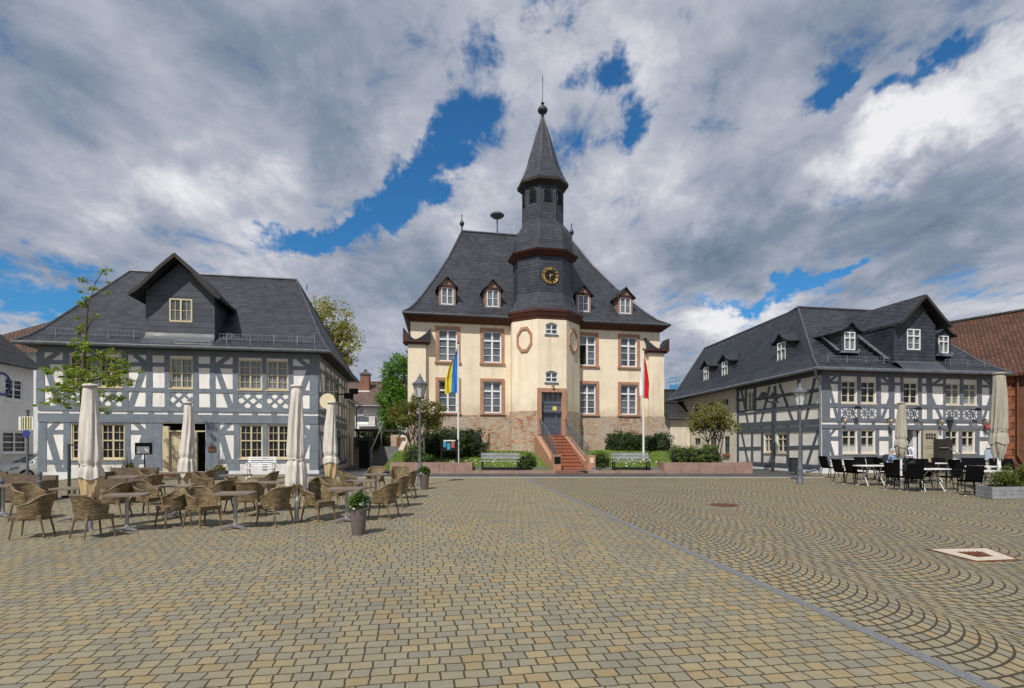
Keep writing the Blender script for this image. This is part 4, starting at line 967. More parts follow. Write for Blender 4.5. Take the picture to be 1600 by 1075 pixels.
        rb = MB(); A0, A1 = f0.p(du+s*0.72, zt+0.86, 0.32), f0.p(du+s*0.80, zb+1.28, 0.35+run*(n-1)); dn = Vector((0, 0, -0.78))
        rb.tube(A0, A1, 0.024); rb.tube(A0+dn, A1+dn, 0.016); rb.tube(A0-f0.N*0.35, A0, 0.024)
        for i in range(15):
            t = i/14; top = A0.lerp(A1, t); rb.tube(top, top+dn*(1.02 if i not in (0, 14) else 1.1), 0.010 if i not in (0, 14) else 0.022, n=5)
            if i < 14:
                mid = A0.lerp(A1, t+0.5/14)+dn*0.45; m2 = []
                for j in range(9): a = 2*PI*j/8; m2.append(mid+f0.N*0.085*math.cos(a)+Vector((0, 0, 0.2*math.sin(a))))
                rb.path(m2, 0.007, 4, False)
        rb.build('railing', M['zinc'], H)
    # corner buttresses with swept slate caps
    for s in (-1, 1):
        mb = MB(); a, b = sorted((s*(HW-0.80), s*(HW+0.14))); fbox(mb, T, a, b, ZB, 7.58, -0.45, 0.26); mb.build('corner_pier', M['plaster_cream'], H)
        mb = MB(); fbox(mb, T, a-0.03, b+0.03, 0.3, ZB+0.02, -0.48, 0.31); mb.build('pier_base', M['rubble'], H)
        u_in, u_out = s*(HW-1.06), s*(HW+0.40)
        top = lambda i: 7.74+(0.62*(1-i/.58)**1.5 if i < .58 else 0.62*((i-.58)/.42)**1.35)
        mb = MB(); n = 16
        for k in range(n):
            i0, i1 = k/n, (k+1)/n; x0, x1 = u_in+(u_out-u_in)*i0, u_in+(u_out-u_in)*i1; y0, y1 = top(i0), top(i1)
            mb.face([T.p(x0, y0, .40), T.p(x1, y1, .40), T.p(x1, y1, -.35), T.p(x0, y0, -.35)])
            mb.face([T.p(x0, 7.70, .38), T.p(x1, 7.70, .38), T.p(x1, y1, .40), T.p(x0, y0, .40)])
        ru = mb.build('pier_cap', M['slate_wall'], H)
        mb = MB(); a, b = sorted((u_in+s*.02, u_out)); fbox(mb, T, a, b, 7.60, 7.70, -.35, .46); fbox(mb, T, a+.08, b-.08, 7.50, 7.60, -.35, .38)
        mb.face([T.p(u_out, 7.70, .42), T.p(u_out-s*.26, 7.70, .42), T.p(u_out, 8.30, .42)]); mb.face([T.p(u_out+s*.003, 7.70, .42), T.p(u_out+s*.003, 7.70, -.35), T.p(u_out+s*.003, 8.3, -.35), T.p(u_out+s*.003, 8.3, .42)])
        mb.build('pier_moulding', M['cornice'], ru)
    # roof
    rb = MB(); E = 0.42; prof = [(0, 0), (0.10, 0.05), (0.20, 0.125), (0.31, 0.225), (0.5, 0.41), (0.74, 0.665), (1, 1)]
    def g(u, v): x = T.p(u, 0, -v); return (x.x, x.y)
    C4 = [g(-HW-E, -E), g(HW+E, -E), g(HW+E-BK, D+E), g(-HW-E+BK, D+E)]; RL, RR = g(-3.75, D/2), g(3.75, D/2)
    hiproof(rb, *C4, RL, RR, 9.16, 16.1, prof); roof = rb.build('roof', M['slate'], H)
    mb = MB()
    for i in range(4):
        a, b = C4[i], C4[(i+1) % 4]
        ia, ib = [Vector((*p, 0)).lerp(Vector((*g(0, D/2), 0)), 0.045) for p in (a, b)]
        mb.face([(*a, 9.05), (*b, 9.05), (*b, 9.17), (*a, 9.17)]); mb.face([(ia.x, ia.y, 8.78), (ib.x, ib.y, 8.78), (*b, 9.05), (*a, 9.05)])
        ja, jb = [Vector((*p, 0)).lerp(Vector((*g(0, D/2), 0)), 0.09) for p in (a, b)]
        mb.face([(ja.x, ja.y, 8.74), (jb.x, jb.y, 8.74), (ib.x, ib.y, 8.78), (ia.x, ia.y, 8.78)])
    mb.build('cornice', M['cornice'], H)
    gutter(roof, [(*g(-HW-E-.04, -E-.06), 9.12), (*g(-2.0, -E-.06), 9.12)], 0.07, M['zinc_dark']); gutter(roof, [(*g(2.35, -E-.06), 9.12), (*g(HW+E+.04, -E-.06), 9.12)], 0.07, M['zinc_dark'])
    hb = MB()
    for a, b in ((C4[0], RL), (C4[1], RR)):
        for i in range(len(prof)-1):
            q0 = Vector((*a, 0)).lerp(Vector((*b, 0)), prof[i][0]); q1 = Vector((*a, 0)).lerp(Vector((*b, 0)), prof[i+1][0])
            q0.z = 9.18+6.94*prof[i][1]; q1.z = 9.18+6.94*prof[i+1][1]; hb.tube(q0, q1, 0.06, n=6)
    hb.tube((*RL, 16.1), (*RR, 16.1), 0.09, n=6); hb.build('ridge_capping', M['zinc_dark'], roof)
    for i in range(26):
        u = random.uniform(-5.5, 5.5); t = random.uniform(0.3, 0.92)
        if abs(u) < 2.4 or abs(u) > 8.05-4.3*t-0.4: continue
        h = np.interp(t, [p[0] for p in prof], [p[1] for p in prof]); v = -E+(D/2+E)*t
        hk = MB(); hk.bar(T.p(u, 9.16+6.94*h+0.0, -v), T.p(u, 9.16+6.94*h+0.13, -v+0.06), 0.04, 0.03); hk.build('roof_hook', M['lead'], roof)
    for R in (RL, RR):
        mb = MB(); c = Vector((*R, 16.1)); mb.lathe(c, [(0.06, 0), (0.04, 0.25), (0.06, 0.30), (0.16, 0.46), (0.165, 0.54), (0.08, 0.68), (0.035, 0.74), (0.025, 1.0), (0.05, 1.04), (0.001, 1.16)], 12); mb.build('finial', M['iron'], roof, smooth=True)
    # dormers
    for px in (699, 770, 911.5, 977):
        u, z = T.uv(px, 482, -0.75); w = 0.46; o = -0.75; zb = 9.86; zt = 11.0; fr = T
        mb = MB(); wall_holes(mb, fr, u-w, u+w, zb-0.12, zt, [(u-0.34, u+0.34, zb+0.10, zt-0.08)], 0.08, o)
        for s in (-1, 1): mb.face([fr.p(u+s*w, zb-0.4, o), fr.p(u+s*w, zb-.4, -3.2), fr.p(u+s*w, zt, -3.2), fr.p(u+s*w, zt, o)])
        mb.face([fr.p(u-w, zt, o), fr.p(u+w, zt, o), fr.p(u, zt+0.42, o)])
        dm = mb.build('dormer', M['dormer_wood'], H)
        mb = MB(); gable_roof(mb, fr, u, o+0.16, 3.2, [(0, zt+0.55), (w*0.6, zt+0.22), (w+0.15, zt-0.08)], 0.06); mb.build('dormer_roof', M['slate'], dm)
        mb = MB(); fbox(mb, fr, u-w-0.07, u+w+0.07, zt-0.05, zt+0.05, o-0.1, o+0.09); mb.build('dormer_moulding', M['cornice'], dm)
        mb = MB(); fbox(mb, fr, u-w, u+w, zb-0.10, zb+0.06, o-0.1, o+0.05); mb.build('lead_apron', M['lead'], dm)
        window(H, fr, u-0.34, u+0.34, zb+0.10, zt-0.08, M['frame_white'], M['glass_sky'], rows=(), muntins=1, fw=0.05, mid=0.06, out=o, depth=0.06, name='dormer_window')
    # tower
    mb = MB(); loft(mb, [(2.07, 9.40), (1.87, 9.62), (1.70, 9.95), (1.60, 10.3), (1.56, 10.42), (1.56, 12.4)]); loft(mb, [(1.88, 12.73), (1.70, 12.82), (1.61, 12.95), (1.575, 13.35), (1.49, 13.85), (1.33, 14.25), (1.12, 14.52), (1.075, 14.6), (1.075, 16.65)])
    tw = mb.build('tower', M['slate_wall'], H)
    mb = MB()
    for prof_ in ([(2.07, 9.40), (1.87, 9.62), (1.70, 9.95), (1.60, 10.3), (1.56, 10.42), (1.56, 12.4)], [(1.88, 12.73), (1.70, 12.82), (1.61, 12.95), (1.575, 13.35), (1.49, 13.85), (1.33, 14.25), (1.12, 14.52), (1.075, 14.6), (1.075, 16.5)], [(1.36, 16.87), (1.24, 17.06), (1.08, 17.37), (0.88, 17.89), (0.73, 18.46), (0.35, 19.81), (0.06, 20.8)]):
        for k in range(8): mb.path([octo(k, a, z) for a, z in prof_], .032, 5, False)
    mb.build('slate_arris', M['slate_dormer'], tw)
    mb = MB(); loft(mb, [(1.965, 8.86), (1.985, 9.0), (2.02, 9.04), (2.08, 9.22), (2.12, 9.28), (2.12, 9.40), (1.8, 9.41)]); mb.build('tower_cornice', M['cornice'], tw); mb = MB(); loft(mb, [(1.565, 12.42), (1.62, 12.46), (1.77, 12.60), (1.85, 12.63), (1.90, 12.73), (1.6, 12.74)])
    mb.build('upper_cornice', M['cornice'], tw)
    mb = MB(); loft(mb, [(1.36, 16.86), (1.24, 17.05), (1.08, 17.36), (0.88, 17.88), (0.73, 18.45), (0.35, 19.8), (0.05, 20.85)]); mb.build('spire', M['slate_wall'], tw)
    mb = MB(); loft(mb, [(1.08, 16.48), (1.31, 16.68), (1.36, 16.72), (1.37, 16.87), (0.9, 16.88)]); mb.build('spire_eaves', M['wood_dark'], tw)
    mb = MB(); c = Vector((TOW.x, TOW.y, 0)); mb.lathe(c, [(0.06, 20.8), (0.10, 20.9), (0.05, 20.95), (0.06, 21.0), (0.22, 21.08), (0.29, 21.2), (0.29, 21.26), (0.22, 21.38), (0.08, 21.5), (0.05, 21.55), (0.11, 21.62), (0.05, 21.7), (0.022, 21.75), (0.015, 22.9), (0.03, 22.95), (0.006, 23.3)], 14)
    mb.build('spire_ball', M['iron'], tw, smooth=True)
    for k in range(-2, 3):
        fk, kw = oface(k, 1.075); mb = MB(); u = kw/2; z0, z1 = 15.62, 16.22; w = 0.23
        n = 8; P = [fk.p(u+w*math.cos(PI*i/n), z1+0.16*math.sin(PI*i/n), 0.012) for i in range(n+1)]+[fk.p(u-w, z0, 0.012), fk.p(u+w, z0, 0.012)]
        mb.face(P); lv = mb.build('louvre', M['void'], tw)
        mb = MB()
        for i in range(7): z = z0+0.03+i*0.095; ww2 = w-0.015 if z < z1 else w*0.8; mb.bar(fk.p(u-ww2, z, 0.03), fk.p(u+ww2, z, 0.03), 0.06, 0.016, (fk.N+Vector((0, 0, 1.2))).normalized())
        mb.path([fk.p(u-w, z0, 0.02)]+[fk.p(u-w*math.cos(PI*i/n), z1+0.16*math.sin(PI*i/n), 0.02) for i in range(n+1)]+[fk.p(u+w, z0, 0.02)], 0.025, 5)
        mb.build('louvre_slats', M['slate_dormer'], tw)
    # clock
    fk, kw = oface(0, 1.56); u, z = fk.uv(859.6, 430.7); R = 0.45
    mb = MB(); n = 36
    for i in range(n):
        a, b = 2*PI*i/n, 2*PI*(i+1)/n; mb.face([fk.p(u, z, 0.05), fk.p(u+R*math.cos(a), z+R*math.sin(a), 0.05), fk.p(u+R*math.cos(b), z+R*math.sin(b), 0.05)])
        mb.face([fk.p(u+R*math.cos(a), z+R*math.sin(a), 0.05), fk.p(u+R*math.cos(a), z+R*math.sin(a), -0.03), fk.p(u+R*math.cos(b), z+R*math.sin(b), -0.03), fk.p(u+R*math.cos(b), z+R*math.sin(b), 0.05)])
    ck = mb.build('clock_face', M['black'], H)
    mb = MB(); mb.path([fk.p(u+R*math.cos(2*PI*i/n), z+R*math.sin(2*PI*i/n), 0.05) for i in range(n+1)], 0.012, 5, False); mb.build('clock_ring', M['gold'], ck)
    for i, tx in enumerate(('XII', 'I', 'II', 'III', 'IIII', 'V', 'VI', 'VII', 'VIII', 'IX', 'X', 'XI')):
        a = PI/2-2*PI*i/12; text_part(tx, 0.155, M['gold'], ck, fr_mat(fk, u+0.36*math.cos(a), z+0.36*math.sin(a), 0.058, a-PI/2), 'numeral')
    mb = MB()
    for ang, ln, w in ((math.radians(16), 0.24, 0.065), (math.radians(-95), 0.34, 0.055)):
        dx, dz = math.cos(ang), math.sin(ang); o = 0.072 if ln > 0.3 else 0.064
        mb.hexa([fk.p(u-dx*0.08+dz*w*.5, z-dz*0.08-dx*w*.5, o), fk.p(u+dx*ln, z+dz*ln, o), fk.p(u+dx*ln*.99, z+dz*ln*.99+.001, o), fk.p(u-dx*0.08-dz*w*.5, z-dz*0.08+dx*w*.5, o)]+
                [fk.p(u-dx*0.08+dz*w*.5, z-dz*0.08-dx*w*.5, o-.006), fk.p(u+dx*ln, z+dz*ln, o-.006), fk.p(u+dx*ln*.99, z+dz*ln*.99+.001, o-.006), fk.p(u-dx*0.08-dz*w*.5, z-dz*0.08+dx*w*.5, o-.006)])
    mb.build('clock_hands', M['gold'], ck)
build_hall()
# siren on the ridge
p = T.p(-1.4, 16.05, -6.0); 
t = thing('siren', 'mushroom-shaped warning siren on a mast above the town hall ridge', 'siren', p)
mb = MB(); mb.tube(p, p+Vector((0, 0, 1.15)), 0.05); mb.build('mast', M['zinc'], t)
mb = MB(); mb.lathe(p, [(0.06, 1.05), (0.30, 1.12), (0.46, 1.24), (0.48, 1.30), (0.36, 1.42), (0.12, 1.50), (0.001, 1.51)], 20); mb.build('horn', M['iron_grey'], t, smooth=True)
# ================================================================== RIGHT HALF-TIMBERED HOUSE
C = Fr(14.22, 26.5, 10.8); CW = C.u(1552)
SL = 17.3; far = Vector((14.22-0.1*SL, 26.5+0.995*SL, 0))
CS = Fr(far.x, far.y, -84.26); SLu = (Vector((14.22, 26.5, 0))-far).length
right_house = thing('half_timbered_house', 'half-timbered house with gabled slate dormer behind the black café chairs', 'house', (14.22, 26.5, 0.6), math.radians(10.8))
def build_right():
    H = right_house; U = C.u
    back = -CS.U
    def g(a, b): q = C.p(a, 0)+back*b; return (q.x, q.y)
    wu = [(U(1314.5), U(1338)), (U(1345), U(1368)), (U(1411.5), U(1434)), (U(1477.5), U(1499)), (U(1505), U(1526))]
    wd = [(U(1316), U(1339)), (U(1345), U(1367)), (U(1477.5), U(1497)), (U(1503), U(1523))]
    zu0, zu1, zd0, zd1 = 4.03, 5.06, 1.70, 2.78
    d0, d1, dz0, dz1 = U(1415), U(1438), 0.95, 2.80
    holes = [(a, b, zu0, zu1) for a, b in wu]+[(a, b, zd0, zd1) for a, b in wd]+[(d0, d1, dz0, dz1)]
    mb = MB(); wall_holes(mb, C, 0, CW, 0.3, 5.5, holes, 0.12)
    e = C.p(CW, 0); eb = e+back*11
    mb.face([(e.x, e.y, .3), (eb.x, eb.y, .3), (eb.x, eb.y, 5.5), (e.x, e.y, 5.5)])
    mb.build('wall', M['plaster_white'], H)
    # side wall: timber framed near the corner, plain rendered beyond
    def zp(zx, zy): return (1130+zx/5.376, 560+zy/5.376)
    def zq(zx, zy): return (1020+zx/5.714, 590+zy/5.714)
    def rect(f, x0, y0, x1, y1):
        a = CS.uv(*f(x0, y1)); b = CS.uv(*f(x1, y1)); c = CS.uv(*f(x0, y0)); return (a[0], b[0], (a[1]+b[1])/2, c[1])
    us = CS.uv(*zp(114, 500))[0]
    sh = [rect(zp, 205, 285, 262, 445), rect(zp, 345, 635, 405, 790), rect(zp, 452, 632, 536, 792)]
    sp = [rect(zq, 258, 268, 298, 405), rect(zq, 380, 245, 425, 300), rect(zq, 502, 225, 545, 290), rect(zq, 622, 200, 680, 250), rect(zq, 252, 545, 300, 590), rect(zq, 380, 540, 430, 600), rect(zq, 517, 530, 572, 640), rect(zq, 645, 525, 690, 680)]
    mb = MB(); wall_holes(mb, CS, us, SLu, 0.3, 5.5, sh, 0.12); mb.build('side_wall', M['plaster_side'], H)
    mb = MB(); wall_holes(mb, CS, 0, us, 0.3, 5.5, sp, 0.12, 0.04); q0 = CS.p(0, 0, 0.04); q1 = q0-CS.N*9
    mb.face([(q0.x, q0.y, .3), (q1.x, q1.y, .3), (q1.x, q1.y, 5.5), (q0.x, q0.y, 5.5)])
    mb.face([CS.p(us, .3, .04), CS.p(us, .3, -.02), CS.p(us, 5.5, -.02), CS.p(us, 5.5, .04)])
    mb.build('rendered_wall', M['plaster_beige'], H)
    mb = MB(); fbox(mb, C, -0.05, d0-.3, 0.3, 1.06, -0.05, 0.045); fbox(mb, C, d1+.02, CW+0.02, 0.3, 1.06, -0.05, 0.045); fbox(mb, CS, us+0.3, SLu-0.0, 0.3, 1.02, -0.05, 0.05); mb.build('plinth', M['plaster_grey'], H)
    tb = MB()
    def V(p0, p1, z0, z1, o=0.030):
        j = lambda: random.uniform(-.014, .014); u = (U(p0)+U(p1))/2; w = U(p1)-U(p0); zm = (z0+z1)/2; um = u+j(); beam(tb, C, (u+j(), z0), (um, zm), w*random.uniform(.95, 1.05), o); beam(tb, C, (um, zm), (u+j(), z1), w*random.uniform(.95, 1.05), o-.001)
    def Hh(p0, p1, z0, z1, o=0.034): fbox(tb, C, U(p0), U(p1), z0, z1, -0.05, o)
    Hh(1284, 1553, 5.27, 5.5, 0.044); Hh(1284, 1553, 3.83, 4.02); Hh(1284, 1553, 3.17, 3.33, 0.044); Hh(1284, 1553, 2.84, 3.03, 0.05)
    for a, b in ((1284, 1296), (1309.5, 1313.8), (1338.6, 1344.4), (1369, 1376), (1388.5, 1397), (1407, 1411), (1434.5, 1440), (1448, 1456), (1473.5, 1477), (1499.5, 1504.5), (1526.5, 1534), (1545.5, 1553)): V(a, b, 3.33, 5.28)
    for px in (1309, 1335, 1362, 1389, 1412, 1437, 1463, 1488, 1514, 1535): V(px, px+5, 3.03, 3.17, 0.028)
    for a, b in ((1284, 1296), (1309.5, 1315.4), (1339.5, 1344.4), (1367.5, 1373), (1388.5, 1394), (1400, 1414.6), (1438.5, 1441.5), (1473, 1477), (1497.5, 1502.5), (1523.5, 1530), (1544, 1553)): V(a, b, 0.98, 2.85)
    for a, b in ((1296, 1309.5), (1376, 1388.5), (1397, 1407), (1440, 1448), (1456, 1473.5), (1534, 1545.5)): Hh(a, b, 4.90, 5.03, 0.024)
    for a, b in ((1296, 1309.5), (1373, 1388.5), (1530, 1544)): Hh(a, b, 2.30, 2.48, 0.024); Hh(a, b, 1.44, 1.60, 0.024)
    for a, b in ((1315.4, 1367.5), (1388.5, 1400), (1441.5, 1473), (1477, 1523.5)): Hh(a, b, 1.46, 1.62, 0.024)
    def D(p0, z0, p1, z1, w, o=0.018): beam(tb, C, (U(p0), z0), (U(p1), z1), w, o)
    for p0, p1 in ((1295, 1308), (1397, 1378), (1448, 1471), (1552, 1536)):
        pm = (p0+p1)/2+(p1-p0)*0.04; D(p0, 4.86, pm, 4.0, 0.16); D(pm, 4.0, p1, 3.33, 0.16, 0.0175)
    for p0, p1 in ((1295, 1307), (1390, 1378), (1457, 1472), (1550, 1538)): D(p0, 4.98, p1, 5.3, 0.12, 0.016)
    for p0, p1 in ((1294, 1307), (1550, 1534)): D(p0, 2.35, p1, 1.0, 0.16); D(p0, 2.45, p1, 2.9, 0.12, 0.016)
    for a, b in wu:
        w = (b-a)/2
        for k in (0, 1):
            for s in (0, 1):
                za, zb = (3.33, 3.83) if s == 0 else (3.83, 3.33); beam(tb, C, (a+w*k, za), (a+w*(k+1), zb), 0.06, 0.014+0.004*s)
        beam(tb, C, (a+w*.5, 3.33), (a+w*.5, 3.83), 0.05, 0.012); beam(tb, C, (a+w*1.5, 3.33), (a+w*1.5, 3.83), 0.05, 0.0122); beam(tb, C, (a, 3.58), (b, 3.58), 0.05, 0.0105); V_ = (a+b)/2; beam(tb, C, (V_, 3.33), (V_, 3.83), 0.06, 0.026)
    tb.build('timber_frame', M['timber_r'], H)
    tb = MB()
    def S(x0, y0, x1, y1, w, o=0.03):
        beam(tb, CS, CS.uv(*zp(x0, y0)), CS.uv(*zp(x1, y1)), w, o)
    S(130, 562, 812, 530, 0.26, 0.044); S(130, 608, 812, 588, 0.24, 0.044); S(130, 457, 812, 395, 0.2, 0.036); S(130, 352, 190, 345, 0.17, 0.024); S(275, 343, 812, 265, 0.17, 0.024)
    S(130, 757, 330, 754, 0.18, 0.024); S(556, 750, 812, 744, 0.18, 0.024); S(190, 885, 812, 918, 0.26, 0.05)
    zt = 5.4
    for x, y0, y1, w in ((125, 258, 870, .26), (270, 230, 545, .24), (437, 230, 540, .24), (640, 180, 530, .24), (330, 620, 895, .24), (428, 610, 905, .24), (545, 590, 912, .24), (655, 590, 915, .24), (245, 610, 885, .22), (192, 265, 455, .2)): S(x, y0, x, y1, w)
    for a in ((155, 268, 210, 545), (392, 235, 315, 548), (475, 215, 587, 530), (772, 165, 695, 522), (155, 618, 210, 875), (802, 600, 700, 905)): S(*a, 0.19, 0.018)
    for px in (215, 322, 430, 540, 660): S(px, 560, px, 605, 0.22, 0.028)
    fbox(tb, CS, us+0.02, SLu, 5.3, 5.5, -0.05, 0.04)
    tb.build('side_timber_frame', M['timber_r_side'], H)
    for i, (a, b) in enumerate(wu): window(H, C, a, b, zu0, zu1, M['frame_pale'], M['glass_dark'] if i < 3 else M['glass_mid'], rows=(0.70,), muntins=1, sill=0.05)
    for a, b in wd: window(H, C, a, b, zd0, zd1, M['frame_pale'], M['glass_dark'], rows=(0.70,), muntins=1, sill=0.05, half_curtain=0.33)
    for i, (a, b, c, d) in enumerate(sh): window(H, CS, a, b, c, d, M['frame_pale'], M['glass_mid'] if i == 0 else M['glass_dark'], rows=(0.7,), muntins=1, sill=0.05, fw=0.08, mid=0.1)
    for i, (a, b, c, d) in enumerate(sp):
        w = window(H, CS, a, b, c, d, M['iron_grey'], M['glass_dark'], cols=2, rows=(0.6,) if d-c > 1 else (), muntins=0, fw=0.07, out=0.04)
        if i in (0, 7): mb = MB(); fbox(mb, CS, a-0.1, b+0.1, c-0.14, c, 0.02, 0.14); mb.build('window_sill', M['sand_red'], w)
    # open doorway and its leaf
    mb = MB(); q = -0.8; mb.face([C.p(d0, dz0, q), C.p(d1, dz0, q), C.p(d1, dz1, q), C.p(d0, dz1, q)])
    for ua, za, ub, zb in ((d0, dz0, d0, dz1), (d1, dz1, d1, dz0), (d0, dz1, d1, dz1)): mb.face([C.p(ua, za, -0.12), C.p(ub, zb, -0.12), C.p(ub, zb, q), C.p(ua, za, q)])
    mb.build('doorway', M['void'], H)
    mb = MB(); fbox(mb, C, U(1432), d1, dz0, dz1, -0.5, -0.2); fbox(mb, C, U(1419), U(1421), dz0, dz1, -0.45, -0.4); mb.build('porch_panel', M['plaster_grey'], H)
    a, b = U(1438.5), U(1461.3); o = 0.10; mb = MB(); fbox(mb, C, a, b, 0.92, 2.78, o, o+0.06); m0, m1 = a+.1, b-.1
    for z0, z1 in ((1.0, 1.55), (1.63, 1.95), (2.02, 2.25)):
        for zz in ((z0, z0+.02), (z1-.02, z1)): fbox(mb, C, m0, m1, *zz, o+.06, o+.075)
        for mm in ((m0, m0+.02), (m1-.02, m1)): fbox(mb, C, *mm, z0+.02, z1-.02, o+.06, o+.075)
    door = mb.build('door', M['door_taupe'], H)
    mb = MB()
    for k in range(4):
        for r in range(2): u = a+.12+k*.15; fbox(mb, C, u, u+.11, 2.36+r*.15, 2.48+r*.15, o+.06, o+.068)
    mb.build('door_pane', M['glass_dark'], door)
    mb = MB(); mb.bar(C.p(b-.08, 1.66, o+.1), C.p(b-.08, 1.98, o+.1), .03, .03, C.N); mb.build('handle', M['black'], door)
    # roof: front range with hips, side range running back to a plain gable
    E = 0.5; zE, zR = 5.60, 9.82; prof = [(0, 0), (0.10, 0.06), (0.2, 0.14), (1, 1)]
    rb = MB(); RL, RR = g(2.45, 5.45), g(CW-0.9, 5.45)
    FL, FR = g(-E, -E), g(CW+E, -E); BR, BL = g(CW+E, 11.5), g(-E, 11.5)
    hiproof(rb, FL, FR, BR, BL, RL, RR, zE, zR, prof, (1, 1, 1, 0))
    # west slope shared by both ranges
    Lend = SLu+0.25
    r0 = Vector((*g(2.45, 5.45), 0)); zs = 9.56
    acc = 0; e0 = Vector((*FL, 0)); e1 = Vector((*g(-E, Lend), 0)); s1 = Vector((*g(2.45, Lend), 0)); s0 = Vector((*g(2.45, 5.9), 0)); ed = back.normalized()
    for i in range(3):
        (t0, h0), (t1, h1) = prof[i], prof[i+1]; q = [e1.lerp(s1, t0), e0.lerp(r0, t0), e0.lerp(r0, t1), e1.lerp(s1, t1)]
        for j, hh in ((0, h0), (1, h0), (2, h1), (3, h1)): q[j].z = zE+((zR if j in (1, 2) else zs)-zE)*hh
        dl = ((q[3]-q[0]).length)
        rb.face(q, [(-q[0].dot(ed), acc), (-q[1].dot(ed), acc), (-q[2].dot(ed), acc+dl), (-q[3].dot(ed), acc+dl)]); acc += dl
    ee = Vector((*g(6.0, Lend), zE)); ef = Vector((*g(6.0, 5.9), zE)); s1.z = zs; s0.z = zs; rb.face([s1, s0, ef, ee])
    roof = rb.build('roof', M['slate_r'], H)
    gb_ = MB(); a0 = Vector((*g(0, SLu), 5.4)); a1 = Vector((*g(5.4, SLu), 5.4)); gb_.face([a0, a1, Vector((*g(2.45, SLu), 9.5))]); gb_.build('gable_wall', M['plaster_beige'], H)
    hb = MB(); up = Vector((0, 0, 0.02))
    for a_, b_, zt_ in ((FL, RL, zR), (FR, RR, zR)):
        for i in range(3):
            q0 = Vector((*a_, 0)).lerp(Vector((*b_, 0)), prof[i][0]); q1 = Vector((*a_, 0)).lerp(Vector((*b_, 0)), prof[i+1][0]); q0.z = zE+(zt_-zE)*prof[i][1]+.02; q1.z = zE+(zt_-zE)*prof[i+1][1]+.02; hb.tube(q0, q1, 0.05, n=6)
    hb.tube((*RL, zR+.02), (*RR, zR+.02), 0.08, n=6); hb.tube(Vector((*g(2.45, 6.3), zs+.16)), s1+up, 0.08, n=6); hb.tube((*RL, zR), Vector((*g(2.45, 6.3), zs+.16)), 0.09, n=6)
    for i in range(3):
        q0 = e1.lerp(Vector((s1.x, s1.y, 0)), prof[i][0]); q1 = e1.lerp(Vector((s1.x, s1.y, 0)), prof[i+1][0]); q0.z = zE+(zs-zE)*prof[i][1]; q1.z = zE+(zs-zE)*prof[i+1][1]; hb.bar(q0, q1, 0.2, 0.12)
    hb.build('ridge_capping', M['zinc_dark'], roof)
    sb = MB(); P = [FL, FR, BR, BL]
    for k in (0, 1): a_, b_ = P[k], P[k+1]; sb.face([(*a_, zE-.12), (*b_, zE-.12), (*b_, zE+.01), (*a_, zE+.01)])
    x = g(-E, Lend); sb.face([(*FL, zE-.12), (*x, zE-.12), (*x, zE+.01), (*FL, zE+.01)])
    sb.face([(*FL, zE-.12), (*FR, zE-.12), (*g(CW, 0.2), zE-.12), (*g(0.2, .2), zE-.12)]); sb.face([(*FL, zE-.12), (*x, zE-.12), (*g(0.2, Lend), zE-.12), (*g(.2, .2), zE-.12)])
    sb.build('soffit', M['wood_dark'], roof)
    gutter(roof, [(*x, zE-.07), (*g(-E-.06, -E-.06), zE-.07), (*g(CW+E, -E-.06), zE-.07)], 0.085)
    dp = MB(); k = Vector((*g(-0.14, -0.12), 0)); dp.path([Vector((*g(-E-.02, -.3), zE-.1)), Vector((*g(-E+.05, -.25), zE-.35)), Vector((k.x, k.y, zE-.6)), Vector((k.x, k.y, 1.15)), Vector((*g(-0.4, -.18), .95)), Vector((*g(-.9, -.2), .86))], 0.055, 8); dp.build('downpipe', M['lead'], H, smooth=True)
    def rp(a_, b_, z): return Vector((*g(a_, b_), z))
    snow_rail(roof, rp(0.1, 0.05, 6.02), rp(U(1391), 0.05, 6.02), 0.2); snow_rail(roof, rp(U(1478), 0.05, 6.02), rp(CW, 0.05, 6.02), 0.2)
    def hook(a, b): hk = MB(); hk.bar(a, b, .04, .04); hk.build('roof_hook', M['lead'], roof)
    for b_ in range(16): hook(rp(2.2, 6.2+b_*0.7, 9.15), rp(2.14, 6.2+b_*.7, 9.36))
    for a_ in (3.2, 4.1, 4.9): hook(rp(a_, 4.9, 9.35), rp(a_, 4.84, 9.52))
    for a_, b_ in ((2.6, 3.4), (3.5, 3.0)): hook(rp(a_, b_, 5.6+(b_+.5)*.72), rp(a_, b_-.06, 5.76+(b_+.5)*.72))
    # big gabled dormer
    du0, du1 = U(1398), U(1463); dc = U(1438.5); o = -0.05; ztd = 7.85; ws = (U(1418.5), U(1439.5), 6.62, 7.62)
    mb = MB(); wall_holes(mb, C, du0, du1, 6.0, ztd, [ws], 0.08, o)
    mb.face([C.p(du0, ztd, o), C.p(du1, ztd, o), C.p(dc, 9.0, o)])
    for u in (du0, du1): mb.face([C.p(u, 5.9, o), C.p(u, 5.9, -3.6), C.p(u, ztd, -3.6), C.p(u, ztd, o)])
    dm = mb.build('dormer', M['slate_wall'], H)
    mb = MB()
    W = (du1-du0)/2+.32
    gable_roof(mb, C, dc, o+0.32, 5.2, [(0, 9.22), (W*.4, 8.62), (W*.75, 8.10), (W, 7.84)], 0.12); mb.build('dormer_roof', M['slate_r'], dm)
    mb = MB(); pr = [(0, 9.14), (W*.4, 8.54), (W*.75, 8.02), (W, 7.76)]
    for s in (-1, 1):
        for i in range(3): mb.bar(C.p(dc+s*pr[i][0], pr[i][1], o+.34), C.p(dc+s*pr[i+1][0], pr[i+1][1], o+.34), .05, .13)
    mb.build('barge_board', M['wood_dark'], dm)
